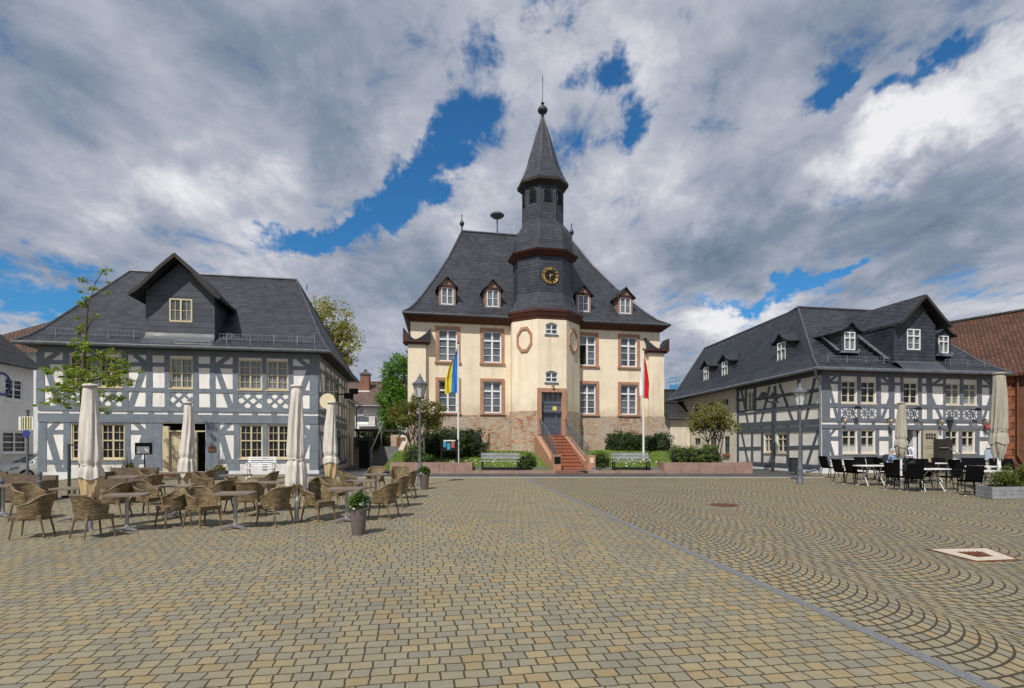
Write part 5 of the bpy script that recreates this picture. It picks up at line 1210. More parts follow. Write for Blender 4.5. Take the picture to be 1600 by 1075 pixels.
    mb = MB(); mb.grid(lambda i, j: C.p(du0-.05+(du1-du0+.1)*i, 5.62+.42*j, E*(1-j)**.8+0.02), 6, 4); mb.build('dormer_apron', M['slate_dormer'], dm)
    mb = MB(); fbox(mb, C, du0-.05, du1+.08, 5.98, 6.05, o, o+.1)
    for i in range(9):
        t = i/9; b_ = 0.3+2.6*t; z = 5.95+b_*.80; mb.obox(C.p(du0-.22, z, -b_), C.U*.22, -C.N*.24+Vector((0, 0, .19)), Vector((0, 0, .03)))
    mb.build('lead_flashing', M['lead'], dm)
    window(H, C, *ws, M['frame_white'], M['glass_sky'], rows=(.66,), muntins=1, fw=.05, mid=.06, out=o, depth=.06, name='dormer_window')
    # small dormers
    def small(fr, uc, zb, o, w=0.34, hgt=0.95, name='dormer'):
        zt_ = zb+hgt; mb = MB(); wall_holes(mb, fr, uc-w-.12, uc+w+.12, zb-.1, zt_, [(uc-w+.04, uc+w-.04, zb, zt_-.08)], .08, o)
        for s in (-1, 1): mb.face([fr.p(uc+s*(w+.12), zb-.2, o), fr.p(uc+s*(w+.12), zb-.2, o-1.7), fr.p(uc+s*(w+.12), zt_, o-1.7), fr.p(uc+s*(w+.12), zt_, o)])
        mb.face([fr.p(uc-w-.12, zt_, o), fr.p(uc+w+.12, zt_, o), fr.p(uc, zt_+.3, o)])
        dm = mb.build(name, M['slate_wall'], H); mb = MB(); gable_roof(mb, fr, uc, o+.16, -o+2.0, [(0, zt_+.42), (w*.9, zt_+.12), (w+.34, zt_-.06)], .07); mb.build('dormer_roof', M['slate_r'], dm)
        mb = MB()
        for s in (-1, 1):
            for i in range(6): mb.obox(fr.p(uc+s*(w+.13)-(.2 if s < 0 else 0), zb-.02+i*.16, o-.05-i*.19), fr.U*.2, -fr.N*.17+Vector((0, 0, .13)), Vector((0, 0, .03)))
        fbox(mb, fr, uc-w-.15, uc+w+.15, zb-.14, zb-.04, o-.05, o+.06); mb.build('lead_flashing', M['lead'], dm)
        window(H, fr, uc-w+.04, uc+w-.04, zb, zt_-.08, M['frame_white'], M['glass_mid'], rows=(.66,), muntins=0, fw=.045, mid=.05, out=o, depth=.05, name='dormer_window')
    u, z = C.uv(1327.5, 547, -0.75); small(C, u, z, -0.75)
    u, z = C.uv(1474, 552, -0.75); small(C, u, z, -0.75)
    for px, py in ((1221, 567), (1132.5, 591), (1103.5, 598)):
        u, z = CS.uv(px, py, -0.35); small(CS, u, z, -0.35, 0.42, 1.15)
build_right()
# wall fittings of the right house: things of their own
for i, px in enumerate((1313, 1384, 1463, 1533)):
    u = C.u(px); lab = ('leftmost of the brass wall lanterns, next to the house corner', 'brass wall lantern on the beam just left of the middle parasol', 'brass wall lantern on the beam above the dark hatch right of the door', 'rightmost of the brass wall lanterns, near the red plate')[i]
    t = thing('wall_lantern', lab, 'wall lamp', C.p(u, 3.0, 0.05), C.a, 'brass lanterns along the beam')
    mb = MB(); mb.path([C.p(u, 3.25, .04), C.p(u, 3.35, .2), C.p(u, 3.28, .3)], .02, 6); mb.build('bracket', M['black'], t)
    mb = MB(); mb.lathe(C.p(u, 0, .3), [(.02, 3.30), (.09, 3.24), (.10, 3.21), (.075, 3.08), (.035, 3.02), (.012, 2.99)], 8); mb.build('lamp_body', M['brass'], t)
for i, px in enumerate((1330, 1424, 1516)):
    u = C.u(px); lab = ('black floodlight below the leftmost pair of upper windows', 'black floodlight above the open taupe door', 'black floodlight below the rightmost pair of upper windows')[i]
    t = thing('wall_floodlight', lab, 'wall lamp', C.p(u, 3.7, 0.05), C.a, 'black floodlights under the upper windows')
    mb = MB(); mb.bar(C.p(u, 3.8, .03), C.p(u, 3.8, .45), .03, .03); mb.build('bracket', M['black'], t)
    mb = MB(); mb.hexa([C.p(u-.14, 3.74, .3), C.p(u+.14, 3.74, .3), C.p(u+.14, 3.74, .46), C.p(u-.14, 3.74, .46), C.p(u-.08, 3.86, .34), C.p(u+.08, 3.86, .34), C.p(u+.08, 3.86, .44), C.p(u-.08, 3.86, .44)]); mb.build('lamp_head', M['black'], t)
u, z = C.uv(1546, 666); t = thing('street_sign', 'small red street name plate near the right end of the half-timbered front', 'sign', C.p(u, z, .06), C.a)
mb = MB(); fbox(mb, C, u-.36, u+.36, z-.10, z+.10, .055, .075); mb.build('plate', M['sign_red'], t)
mb = MB(); fbox(mb, C, u-.28, u+.28, z-.03, z+.03, .076, .079); mb.build('lettering_band', simple('pink_lettering', (.62, .22, .22), .5), t)
u, z = C.uv(1543.5, 707); t = thing('menu_board', 'pale blue menu board with white header on the wall by the big parasol', 'sign', C.p(u, z, .05), C.a)
mb = MB(); fbox(mb, C, u-.24, u+.24, z-.36, z+.16, .05, .09); mb.build('board', M['sign_pale_blue'], t); mb = MB(); fbox(mb, C, u-.17, u+.17, z+.22, z+.44, .05, .09); mb.build('header_plate', M['paper_white'], t)
a0, z0 = C.uv(1462.5, 713, .3); a1, z1 = C.uv(1484, 686, .3); t = thing('cellar_hatch', 'dark boarded cellar hatch with steel handrail right of the open door', 'hatch', C.p((a0+a1)/2, 1.0, .3), C.a)
mb = MB(); fbox(mb, C, a0, a1, 0.9, z1, .06, .45)
for k in range(3): fbox(mb, C, a0+.04, a1-.04, z1-.32-.33*k, z1-.29-.33*k, .45, .46)
mb.build('boards', M['wood_dark'], t)
mb = MB(); mb.path([C.p(a0, 1.95, .5), C.p(a0+.5, 1.95, .5), C.p(a1+.1, 1.7, .6), C.p(a1+.1, .8, .6)], .025, 6); mb.build('handrail', M['steel'], t)
# ================================================================== BACKGROUND BUILDINGS
def simple_house(name, label, cat, fr, L, Dp, z0, zE, zR, wallm, roofm, wins, frame, ridge_along=True, eave=.4, holes_depth=.12, glassm=None):
    t = thing(name, label, cat, fr.p(L/2, z0), fr.a)
    mb = MB(); hs = [w[:4] for w in wins]; wall_holes(mb, fr, 0, L, z0, zE, hs, holes_depth)
    def q(u, v, z): return fr.p(u, z, -v)
    for a, b in (((L, 0), (L, Dp)), ((L, Dp), (0, Dp)), ((0, Dp), (0, 0))): mb.face([q(*a, z0), q(*b, z0), q(*b, zE), q(*a, zE)])
    for u in (0, L): mb.face([q(u, 0, zE), q(u, Dp, zE), q(u, Dp/2, zR-.1)])
    mb.build('wall', wallm, t)
    rb = MB()
    s = (zR-zE)/(Dp/2); ze = zE-eave*s
    for v0, v1 in ((-eave, Dp/2), (Dp+eave, Dp/2)):
        A_ = [q(-.3, v0, ze), q(L+.3, v0, ze), q(L+.3, v1, zR), q(-.3, v1, zR)]
        if v0 > 0: A_ = A_[::-1]
        dn = Vector((0, 0, -.14)); rb.face(A_); rb.face([p+dn for p in A_][::-1])
        for i in range(4): a, b = A_[i], A_[(i+1) % 4]; rb.face([a, b, b+dn, a+dn])
    roof = rb.build('roof', roofm, t)
    mb = MB(); mb.tube(q(-.3, Dp/2, zR+.02), q(L+.3, Dp/2, zR+.02), .11, n=6); mb.build('ridge_tiles', roofm, roof)
    gutter(roof, [q(-.3, -eave-.06, ze-.05), q(L+.3, -eave-.06, ze-.05)], .07, M['zinc_dark'])
    for w in wins: window(t, fr, *w[:4], frame, glassm or M['glass_dark'], rows=(.5,) if w[3]-w[2] > .9 else (), muntins=1, fw=.08, mid=.09, sill=.08)
    return t
# white house on the far left, long side towards the lane (u runs away from the camera)
WL = Fr(-25.4, 20.0, 97.0)
def wl(x, y): return WL.uv(x, y)
wb = []
for (xa, ya, xb, yb) in ((8, 592, 36, 625), (4, 674, 42, 708)):
    u0, z0 = wl(xa, yb); u1, z1 = wl(xb, ya); u1b, z0b = wl(xb, yb); wb.append((u0, u1, (z0+z0b)/2, (z1+wl(xa, ya)[1])/2))
white_house = simple_house('white_house', 'white rendered house with dark tiled roof at the left edge behind the car', 'house', WL, 12.5, 9.0, -0.2, 6.72, 10.6, M['plaster_grey'], M['tile_dark'], wb, M['frame_white'])
u, z = wl(3, 600); t_ = thing('house_sign', 'round dark blue sign on the white wall at the left edge', 'sign', WL.p(u, z, .05)); mb = MB()
for i in range(20):
    a, b = 2*PI*i/20, 2*PI*(i+1)/20; P = [(u+.62*math.cos(a), z+.62*math.sin(a)), (u+.62*math.cos(b), z+.62*math.sin(b)), (u+.5*math.cos(b), z+.5*math.sin(b)), (u+.5*math.cos(a), z+.5*math.sin(a))]
    mb.hexa([WL.p(x, y, .05) for x, y in P]+[WL.p(x, y, .01) for x, y in P])
mb.build('rim', M['sign_blue'], t_)
# brown roofed house behind it
BF = Fr(-35.5, 37.0, 10.0)
t = simple_house('brown_roofed_house', 'house with brown tiled hipped roof rising behind the white house', 'house', BF, 8.0, 8.5, 0.3, 8.2, 9.4, M['plaster_grey'], M['tile_brown'], [], M['frame_white'])
for o in list(t.children):
    if o.name.startswith('roof'):
        for c in list(o.children): bpy.data.objects.remove(c)
        bpy.data.objects.remove(o)
rb = MB()
def g_(u, v): x = BF.p(u, 0, -v); return (x.x, x.y)
hiproof(rb, g_(-.5, -.5), g_(8.5, -.5), g_(8.5, 9), g_(-.5, 9), g_(3.6, 4.25), g_(4.4, 4.25), 8.1, 11.3, [(0, 0), (1, 1)]); rb.build('roof', M['tile_brown'], t)
# pale house with chimney at the end of the lane
PF = Fr(-14.9, 47.0, 3.0)
pw = []
for (xa, ya, xb, yb) in ((560, 637, 568, 648),): u0, z0 = PF.uv(xa, yb); u1, z1 = PF.uv(xb, ya); pw.append((u0, u1, z0, z1))
pale = simple_house('pale_house', 'white house with weathered tile roof and balcony beyond the stone stairs', 'house', PF, 12.0, 9.0, 0.5, 5.55, 7.75, M['plaster_white'], M['tile_pink'], pw, M['frame_white'], glassm=M['glass_mid'])
u, _ = PF.uv(571, 620, -3.0); mb = MB(); c = PF.p(u, 0, -3.0); mb.box((c.x, c.y, 7.25), (.75, .75, 2.0), PF.a); ch = mb.build('chimney', M['brick'], pale)
mb = MB(); mb.box((c.x, c.y, 8.3), (.9, .9, .12), PF.a); mb.box((c.x, c.y, 8.4), (.6, .6, .1), PF.a); mb.tube((c.x, c.y, 8.45), (c.x, c.y, 8.7), .16); mb.build('chimney_cap', M['iron_grey'], ch)
mb = MB(); mb.box((c.x, c.y-.25, 6.55), (1.0, .7, .55), PF.a); mb.build('chimney_flashing', M['plaster_white'], ch)
u0, z0 = PF.uv(557, 667, .9); u1, z1 = PF.uv(586, 651, .9)
mb = MB(); fbox(mb, PF, u0, u1, z0+.05, z0+.25, 0, .9); bc = mb.build('balcony', M['white_paint'], pale)
mb = MB()
fbox(mb, PF, u0, u1-.5, z0+.4, z1, .88, .9); mb.build('balcony_panel', M['iron_grey'], bc)
mb = MB(); mb.bar(PF.p(u0, z1+.05, .9), PF.p(u1, z1+.05, .9), .05, .05); mb.bar(PF.p(u1, z1+.05, .9), PF.p(u1, z1+.05, 0), .05, .05); mb.bar(PF.p(u1, z0+.35, .9), PF.p(u1, z0+.35, 0), .04, .04)
for k in range(8): mb.bar(PF.p(u1-.5+.07*k, z0+.2, .9), PF.p(u1-.5+.07*k, z1, .9), .02, .02, PF.N); mb.bar(PF.p(u1, z0+.2, .1*k+.1), PF.p(u1, z1, .1*k+.1), .02, .02, PF.N)
mb.build('balcony_rail', M['iron'], bc)
for px in (597.5, 607.5):
    a, z = PF.uv(px, 672, .3); mb = MB(); fbox(mb, PF, a-.3, a+.3, z+.2, z+.5, 0, .5); fbox(mb, PF, a-.15, a+.15, z-.2, z+.2, 0, .3); mb.build('vent_hood', M['wood_grey'], pale)
# low house between town hall and the right house, with a scaffold behind
LF = Fr(10.9, 45.4, 96.0)
lo = simple_house('low_house', 'small dark-roofed house wedged between town hall and half-timbered house', 'house', Fr(10.6, 43.9, 8.0), 4.2, 6.0, .5, 4.6, 6.6, M['plaster_beige'], M['tile_dark'], [], M['frame_white'])
lw = simple_house('garden_annex', 'low beige annex with slate roof abutting the half-timbered house', 'outbuilding', Fr(11.15, 40.6, 10.0), 1.5, 3.0, .5, 4.2, 5.2, M['plaster_beige'], M['tile_dark'], [], M['frame_white'], eave=.25)
Ys = 52.0; p0 = at(1040, 612, Ys); t = thing('scaffold', 'blue sheeted scaffold standing above the roofs right of the town hall', 'scaffold', (p0.x, p0.y, 3.0))
mb = MB(); xa, xb = (1037-800)/900*Ys+.55, (1053-800)/900*Ys+.55; zt = at(0, 590, Ys).z; zm = at(0, 602, Ys).z; zb = 2.0
for x in (xa, xb):
    for y in (Ys, Ys+1.0): mb.tube((x, y, zb), (x, y, zt), .035, n=5)
for z in (zm, (zm+zt)/2, zt-.03):
    for y in (Ys, Ys+1): mb.tube((xa, y, z), (xb, y, z+.12), .03, n=5)
mb.build('tubes', M['scaffold_blue'], t)
mb = MB(); mb.face([(xa, Ys-.05, 3), (xb, Ys-.05, 3), (xb, Ys-.05, zm), (xa, Ys-.05, zm)]); mb.build('sheeting', M['scaffold_blue'], t)
# barn on the right
NF = Fr(24.75, 29.2, -57.0)
barn = thing('barn', 'red-brown barn with tall red tiled roof at the right edge', 'barn', NF.p(2, .8), NF.a)
mb = MB(); wall_holes(mb, NF, -9, 8, .5, 5.75, [(.95, 1.7, .7, 3.1), (1.9, 4.6, .7, 4.4)], .2); mb.build('wall', simple('red_brown_render', (.135, .055, .028), .85, var=.3, scale=2.5, dirt=.4, bump=.3, bscale=18), barn)
mb = MB()
for i in range(15):
    w = .36 if i % 2 else .24; fbox(mb, NF, .22, .22+w, .9+i*.33, 1.2+i*.33, 0, .035)
mb.build('quoins', M['sand_red'], barn)
mb = MB(); fbox(mb, NF, .97, 1.68, .7, 3.08, -.2, -.12); fbox(mb, NF, 1.92, 4.58, .7, 4.38, -.2, -.12)
for k in range(12): fbox(mb, NF, 1.95+k*.22, 2.13+k*.22, .72, 4.36, -.12, -.105)
mb.build('barn_door', M['wood_brown'], barn)
mb = MB(); mb.path([NF.p(.72, 5.5, .1), NF.p(.72, 1.6, .1), NF.p(.95, 1.2, .12), NF.p(.95, .8, .12)], .05, 8); mb.build('downpipe', simple('copper_pipe', (.22, .085, .035), .5, .4), barn, smooth=True)
def nb(u, v, z): return NF.p(u, z, -v)
rb = MB(); A_ = [nb(-10, -.35, 5.65), nb(8, -.35, 5.65), nb(8, 6.6, 10.1), nb(-10, 6.6, 9.75)]; rb.face(A_); dn = Vector((0, 0, -.15)); rb.face([p+dn for p in A_][::-1])
for i in range(4): a, b = A_[i], A_[(i+1) % 4]; rb.face([a, b, b+dn, a+dn])
rf = rb.build('roof', M['tile_red'], barn)
rb = MB(); rb.tube(A_[3], A_[2], .13, n=6); rb.build('ridge_tiles', M['tile_dark'], rf)
rb = MB(); rb.face([nb(-10, 6.6, 9.75), nb(8, 6.6, 10.1), nb(8, 13.5, 5.6), nb(-10, 13.5, 5.6)]); rb.face([nb(-9.9, -.2, 5.7), nb(-9.9, 6.6, 9.6), nb(-9.9, 13.3, 5.7)]); rb.face([nb(7.9, -.2, 5.7), nb(7.9, 6.6, 9.9), nb(7.9, 13.3, 5.7)]); rb.build('rear_roof', M['tile_red'], barn)
# ================================================================== VEGETATION
def leaves(name, mat, parent, centres, n_per, spread, size, flat=1.0, up=0.35, rng=RNG, aspect=0.6):
    """many small leaf faces gathered in clumps round the given centres"""
    C_ = np.repeat(np.asarray(centres, float), n_per, axis=0); n = len(C_)
    off = rng.normal(0, 1, (n, 3)); off /= np.maximum(np.linalg.norm(off, axis=1, keepdims=True), 1e-6); off *= (rng.random((n, 1))**0.5)
    sp = np.repeat(np.asarray(spread, float).reshape(-1, 1)*np.ones((len(centres), 1)), n_per, axis=0)
    off *= sp; off[:, 2] *= flat; P = C_+off
    nrm = rng.normal(0, 1, (n, 3)); nrm[:, 2] += up*3; nrm += off/np.maximum(sp, .01)*0.8; nrm /= np.linalg.norm(nrm, axis=1, keepdims=True)
    t = np.cross(nrm, rng.normal(0, 1, (n, 3))); t /= np.maximum(np.linalg.norm(t, axis=1, keepdims=True), 1e-6); b = np.cross(nrm, t)
    s = size*(0.6+0.8*rng.random((n, 1)))
    V = np.stack([P-t*s, P+b*s*aspect*0.75, P+t*s, P-b*s*aspect*0.75], axis=1).reshape(-1, 3)
    inv = INV.get(rootof(parent).name)
    if inv is not None:
        Mi = np.array(inv); V = V@Mi[:3, :3].T+Mi[:3, 3]
    me = bpy.data.meshes.new(name); F_ = np.arange(4*n).reshape(-1, 4)
    me.from_pydata(V.tolist(), [], F_.tolist()); me.materials.append(mat); me.update()
    o = bpy.data.objects.new(name, me); COL.objects.link(o); o.parent = parent; return o
def blob_points(blobs, n, rng=RNG, shell=0.35):
    """clump centres spread through a few ellipsoids, denser towards their outside"""
    vol = np.array([r[0]*r[1]*r[2] for c, r in blobs]); k = rng.choice(len(blobs), n, p=vol/vol.sum()); out = []
    for i in k:
        c, r = blobs[i]; d = rng.normal(0, 1, 3); d /= np.linalg.norm(d); rad = (shell+(1-shell)*rng.random())**0.6
        out.append([c[j]+d[j]*r[j]*rad for j in range(3)])
    return np.array(out)
def limbs(mb, base, fork, targets, r0, r1, n=6):
    base, fork = Vector(base), Vector(fork); mid = base.lerp(fork, .5)+Vector((random.uniform(-.05, .05), random.uniform(-.05, .05), 0))
    mb.path([base, mid, fork], [r0*1.25, r0, r0*.8], 8)
    for t in targets:
        t = Vector(t); m = fork.lerp(t, .5)+Vector((random.uniform(-.12, .12), random.uniform(-.12, .12), random.uniform(0, .15)*(t-fork).length*.4)); mb.path([fork-Vector((0, 0, .05)), m, t], [r0*.6, r0*.35, r1], n)
def tree(name, label, cat, base, stems, blobs, nclump, nper, spread, size, leaf, bark, extra=None, group=None, flat=.8, shell=.35, limb_n=14):
    t = thing(name, label, cat, base, 0, group); pts = blob_points(blobs, nclump, shell=shell)
    mb = MB()
    for (b, f, r) in stems:
        near = sorted(pts.tolist(), key=lambda q: (Vector(q)-Vector(f)).length+random.random()*1.5); tg = near[::max(1, len(near)//max(1, limb_n))][:limb_n]
        limbs(mb, b, f, tg, r, .012)
    mb.build('trunk', bark, t, smooth=True)
    leaves('crown', leaf, t, pts, nper, spread*(.6+.8*RNG.random(len(pts))), size, flat)
    return t
def shrub(name, label, blobs, leaf, base, nclump=160, nper=26, spread=.16, size=.05, cat='shrub', group=None, stems=True, shell=.75):
    t = thing(name, label, cat, base, 0, group); pts = blob_points(blobs, nclump, shell=shell); pts = pts[pts[:, 2] > base[2]-.02]
    leaves('foliage', leaf, t, pts, nper, spread*(.6+.8*RNG.random(len(pts))), size)
    mb = MB()
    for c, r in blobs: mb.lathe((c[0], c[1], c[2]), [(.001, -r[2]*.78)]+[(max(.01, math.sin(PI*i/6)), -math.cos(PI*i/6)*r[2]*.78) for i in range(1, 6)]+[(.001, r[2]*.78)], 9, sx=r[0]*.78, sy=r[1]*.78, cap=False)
    mb.build('shade_core', M['leaf_core'], t)  # solid core, its near-black colour painted as the inner shade
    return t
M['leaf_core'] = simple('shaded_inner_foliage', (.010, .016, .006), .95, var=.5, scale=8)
def bk(px, y): x = (px-CX)/F*y; return Vector((x, y, bank(x, y)))
# young maple in front of the left house
y = 21.5; bx = (133-800)/900*y; bz = G(bx, y)
bl = []
for (px, py, rx, ry) in ((140, 640, 30, 8), (95, 625, 40, 10), (75, 612, 26, 7), (120, 605, 45, 12), (180, 618, 26, 8), (165, 590, 40, 14), (110, 580, 40, 12), (190, 572, 22, 16), (150, 560, 35, 14), (135, 540, 22, 14), (170, 548, 18, 8), (128, 515, 16, 14), (145, 500, 14, 10), (122, 495, 10, 6), (135, 480, 9, 10), (205, 580, 22, 4), (222, 578, 10, 3), (130, 465, 7, 6), (205, 597, 18, 5), (62, 630, 16, 4), (165, 642, 22, 6)):
    p = at(px, py, y+random.uniform(-.9, .9)); bl.append(((p.x, p.y, p.z), (rx/900*y, min(rx/900*y, .9), ry/900*y)))
t = thing('maple_tree', 'slender young maple with light green tiered leaves before the left half-timbered house', 'tree', (bx, y, bz))
pts = blob_points(bl, 230, shell=.1)
mb = MB(); tips = [at(px, py, y) for px, py in ((128, 600), (131, 560), (134, 520), (137, 480), (150, 440), (160, 425))]
mb.path([Vector((bx, y, bz))]+[at(129, 690, y)]+tips, [.10, .085, .07, .055, .042, .03, .016, .006], 8)
for i, (c, r) in enumerate(bl):
    a = min(tips[:4], key=lambda q: abs(q.z-(c[2]-.25))); mb.path([a, (a+Vector(c))/2+Vector((0, 0, .05)), Vector(c)+Vector((0, 0, .0))], [.028, .018, .007], 5)
    for s in (-1, 1): mb.path([Vector(c), Vector(c)+Vector((s*r[0]*.8, random.uniform(-.4, .4), random.uniform(-.05, .12)))], [.009, .004], 4)
tw = [((150, 440), (127, 436)), ((150, 440), (170, 442)), ((143, 460), (124, 455)), ((146, 452), (168, 455)), ((137, 480), (122, 472))]
for a, b in tw: mb.path([at(*a, y), at(*b, y)], [.010, .003], 4)
mb.build('trunk', M['bark'], t, smooth=True)
pts = np.vstack([pts, np.array([list(at(px+random.uniform(-3, 3), py+random.uniform(-2, 2), y)) for px, py in ((127, 436), (131, 439), (170, 442), (172, 420), (158, 428), (165, 424), (124, 455), (140, 450), (168, 457), (122, 472), (128, 474), (150, 452))])])
leaves('crown', M['leaf_young'], t, pts, 44, .17*(.5+.9*RNG.random(len(pts))), .046, .45, .6)
# spring tree behind the left house
y = 55; b = at(522, 690, y)
bl = [((at(px, py, y).x, y+random.uniform(-1.5, 1.5), at(px, py, y).z), (rx/900*y, rx/900*y*.8, ry/900*y)) for px, py, rx, ry in ((510, 490, 22, 26), (530, 505, 26, 30), (545, 530, 18, 20), (515, 530, 30, 34), (500, 470, 10, 12), (528, 478, 12, 12), (550, 545, 14, 8), (535, 560, 24, 16), (556, 512, 8, 8))]
tree('spring_tree', 'tall spring tree with thin yellow-green foliage behind the left house', 'tree', (b.x, y, .6), [((b.x, y, .6), at(520, 570, y), .3)], bl, 340, 17, .60, .12, M['leaf_gold'], M['bark'], limb_n=26, shell=.0)
# tall green tree beside the town hall
y = 41; b = at(615, 700, y)
bl = [((at(px, py, y).x, y+random.uniform(-.8, .8), at(px, py, y).z), (rx/900*y, rx/900*y*.9, ry/900*y)) for px, py, rx, ry in ((620, 580, 20, 28), (610, 610, 20, 30), (630, 600, 18, 40), (622, 640, 26, 36), (606, 585, 10, 12), (640, 570, 16, 20), (612, 660, 20, 24))]
tree('broad_tree', 'tall bright green tree close behind the left corner of the town hall', 'tree', (b.x, y, .8), [((b.x, y, .8), at(618, 650, y), .22)], bl, 420, 34, .42, .085, M['leaf_tall'], M['bark'], shell=.5)
# multi-stemmed small tree behind the left planter wall
y = 28.0; b = bk(652, y)
bl = [((at(px, py, y).x, y+random.uniform(-.5, .5), at(px, py, y).z), (rx/900*y, rx/900*y*.8, ry/900*y)) for px, py, rx, ry in ((625, 645, 20, 12), (650, 635, 24, 12), (678, 643, 20, 14), (662, 655, 30, 10), (640, 658, 22, 9), (690, 655, 10, 10), (655, 622, 14, 6), (618, 655, 12, 6), (675, 665, 16, 6))]
tree('multi_stem_tree', 'small multi-stemmed tree with bronze-green crown behind the street lamp', 'tree', b, [(b, at(640, 690, y), .045), (b+Vector((.3, 0, 0)), at(652, 688, y+.1), .04), (b+Vector((.12, .1, 0)), at(645, 678, y-.1), .035), (b+Vector((.45, .05, 0)), at(662, 685, y), .035)], bl, 250, 32, .26, .052, M['leaf_olive'], M['bark_pale'], limb_n=7, shell=.15)
# multi-stemmed tree by the right house
y = 28.6; x = (1118-800)/900*y; b = Vector((x, y, bank(x, y)))
bl = [((at(px, py, y).x, y+random.uniform(-.5, .5), at(px, py, y).z), (rx/900*y, rx/900*y*.8, ry/900*y)) for px, py, rx, ry in ((1085, 655, 18, 14), (1110, 645, 24, 14), (1138, 655, 18, 14), (1118, 662, 34, 10), (1095, 668, 22, 8), (1140, 668, 14, 8), (1125, 636, 14, 8), (1100, 638, 12, 7))]
tree('multi_stem_tree', 'small multi-stemmed tree with olive-yellow crown beside the right half-timbered house', 'tree', b, [(b, at(1124, 690, y), .045), (b-Vector((.15, 0, 0)), at(1106, 690, y+.1), .04), (b+Vector((.05, .1, 0)), at(1130, 684, y), .035), (b-Vector((.05, .1, 0)), at(1113, 682, y), .035)], bl, 250, 26, .26, .052, M['leaf_lime'], M['bark'], limb_n=7, shell=.25)
def row(px0, px1, y, z0, z1, n, depth=.55, wob=.1):
    out = []
    for i in range(n):
        px = px0+(px1-px0)*(i+.5)/n; x = (px-CX)/F*y; w = (px1-px0)/F*y/n*.78; zb, zt = z0, z1+random.uniform(-wob, wob)
        out.append(((x, y+random.uniform(-.08, .08), (zb+zt)/2), (w, depth, (zt-zb)/2)))
    return out
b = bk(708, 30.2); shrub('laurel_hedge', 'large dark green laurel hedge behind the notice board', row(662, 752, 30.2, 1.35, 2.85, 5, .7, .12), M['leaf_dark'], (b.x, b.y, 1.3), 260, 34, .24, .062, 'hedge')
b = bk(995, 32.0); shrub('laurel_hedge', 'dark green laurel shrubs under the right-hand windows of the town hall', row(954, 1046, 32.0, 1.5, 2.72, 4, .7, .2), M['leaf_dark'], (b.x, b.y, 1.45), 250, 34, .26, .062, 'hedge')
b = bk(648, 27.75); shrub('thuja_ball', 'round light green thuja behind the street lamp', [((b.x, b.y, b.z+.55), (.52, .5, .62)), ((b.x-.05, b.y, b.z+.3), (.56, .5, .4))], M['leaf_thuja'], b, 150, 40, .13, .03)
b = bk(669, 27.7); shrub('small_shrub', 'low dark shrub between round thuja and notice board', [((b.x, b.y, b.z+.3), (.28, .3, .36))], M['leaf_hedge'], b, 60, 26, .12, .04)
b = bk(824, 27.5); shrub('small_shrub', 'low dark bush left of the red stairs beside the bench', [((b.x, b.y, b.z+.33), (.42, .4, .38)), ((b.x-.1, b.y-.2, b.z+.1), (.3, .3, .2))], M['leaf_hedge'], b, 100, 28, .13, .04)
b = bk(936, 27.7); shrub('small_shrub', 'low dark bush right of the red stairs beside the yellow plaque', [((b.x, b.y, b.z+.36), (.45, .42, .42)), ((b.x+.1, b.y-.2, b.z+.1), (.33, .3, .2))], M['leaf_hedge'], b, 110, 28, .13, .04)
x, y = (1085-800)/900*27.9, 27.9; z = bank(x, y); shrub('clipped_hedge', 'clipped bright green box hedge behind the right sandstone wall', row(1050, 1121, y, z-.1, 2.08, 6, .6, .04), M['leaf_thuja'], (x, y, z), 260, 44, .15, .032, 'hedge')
# ================================================================== STONEWORK IN FRONT OF THE TOWN HALL
def planter_wall(label, px0, px1, y, ztop, n):
    x0, x1 = (px0-CX)/F*y, (px1-CX)/F*y; t = thing('retaining_wall', label, 'wall', ((x0+x1)/2, y, .75)); mb = MB(); w = (x1-x0)/n
    for i in range(n):
        a, b = x0+w*i+.006, x0+w*(i+1)-.006; mb.obox((a, y, .5), (b-a, 0, 0), (0, .28, 0), (0, 0, ztop-.5+random.uniform(-.006, .006)))
    for xx in (x0, x1): mb.obox((xx-.12 if xx == x1 else xx+.0, y+.283, .5), (.12, 0, 0), (0, .8, 0), (0, 0, ztop-.5))
    mb.build('stone_blocks', M['sand_wall'], t); mb = MB(); mb.obox((x0+.01, y+.02, .4), (x1-x0-.02, 0, 0), (0, .24, 0), (0, 0, ztop-.42)); mb.build('joints', M['soil'], t); return t
planter_wall('long pink sandstone retaining wall left of the benches below the small tree', 609, 738, 26.55, 1.27, 5)
planter_wall('pink sandstone retaining wall before the clipped green hedge', 1037, 1176, 26.55, 1.27, 5)
mb = MB()
x0, x1 = (738-CX)/F*26.7, (1037-CX)/F*26.7; sx = 2.02; sx1 = 3.50
for a, b in ((x0, sx), (sx1, x1)):
    n = max(1, int((b-a)/1.3)); w = (b-a)/n
    for i in range(n): mb.obox((a+w*i+.006, 26.55, .5), (w-.012, 0, 0), (0, .34, 0), (0, 0, .40))
tag(mb.build('sandstone_kerb', M['sand_wall'], None), kind='structure')
mb = MB()
for a, b in ((x0+.02, sx-.35), (sx1+.3, x1-.02)):
    n = max(1, int((b-a)/1.1)); w = (b-a)/n
    for i in range(n): mb.obox((a+w*i+.006, 27.28, .5), (w-.012, 0, 0), (0, .14, 0), (0, 0, .53))
tag(mb.build('granite_kerb', M['granite'], None), kind='structure')
tag_mb = MB(); tag_mb.face([(x0, 26.89, .885), (x1, 26.89, .885), (x1, 27.3, .90), (x0, 27.3, .90)]); tag(tag_mb.build('paved_ledge', M['concrete_dark']), kind='structure')
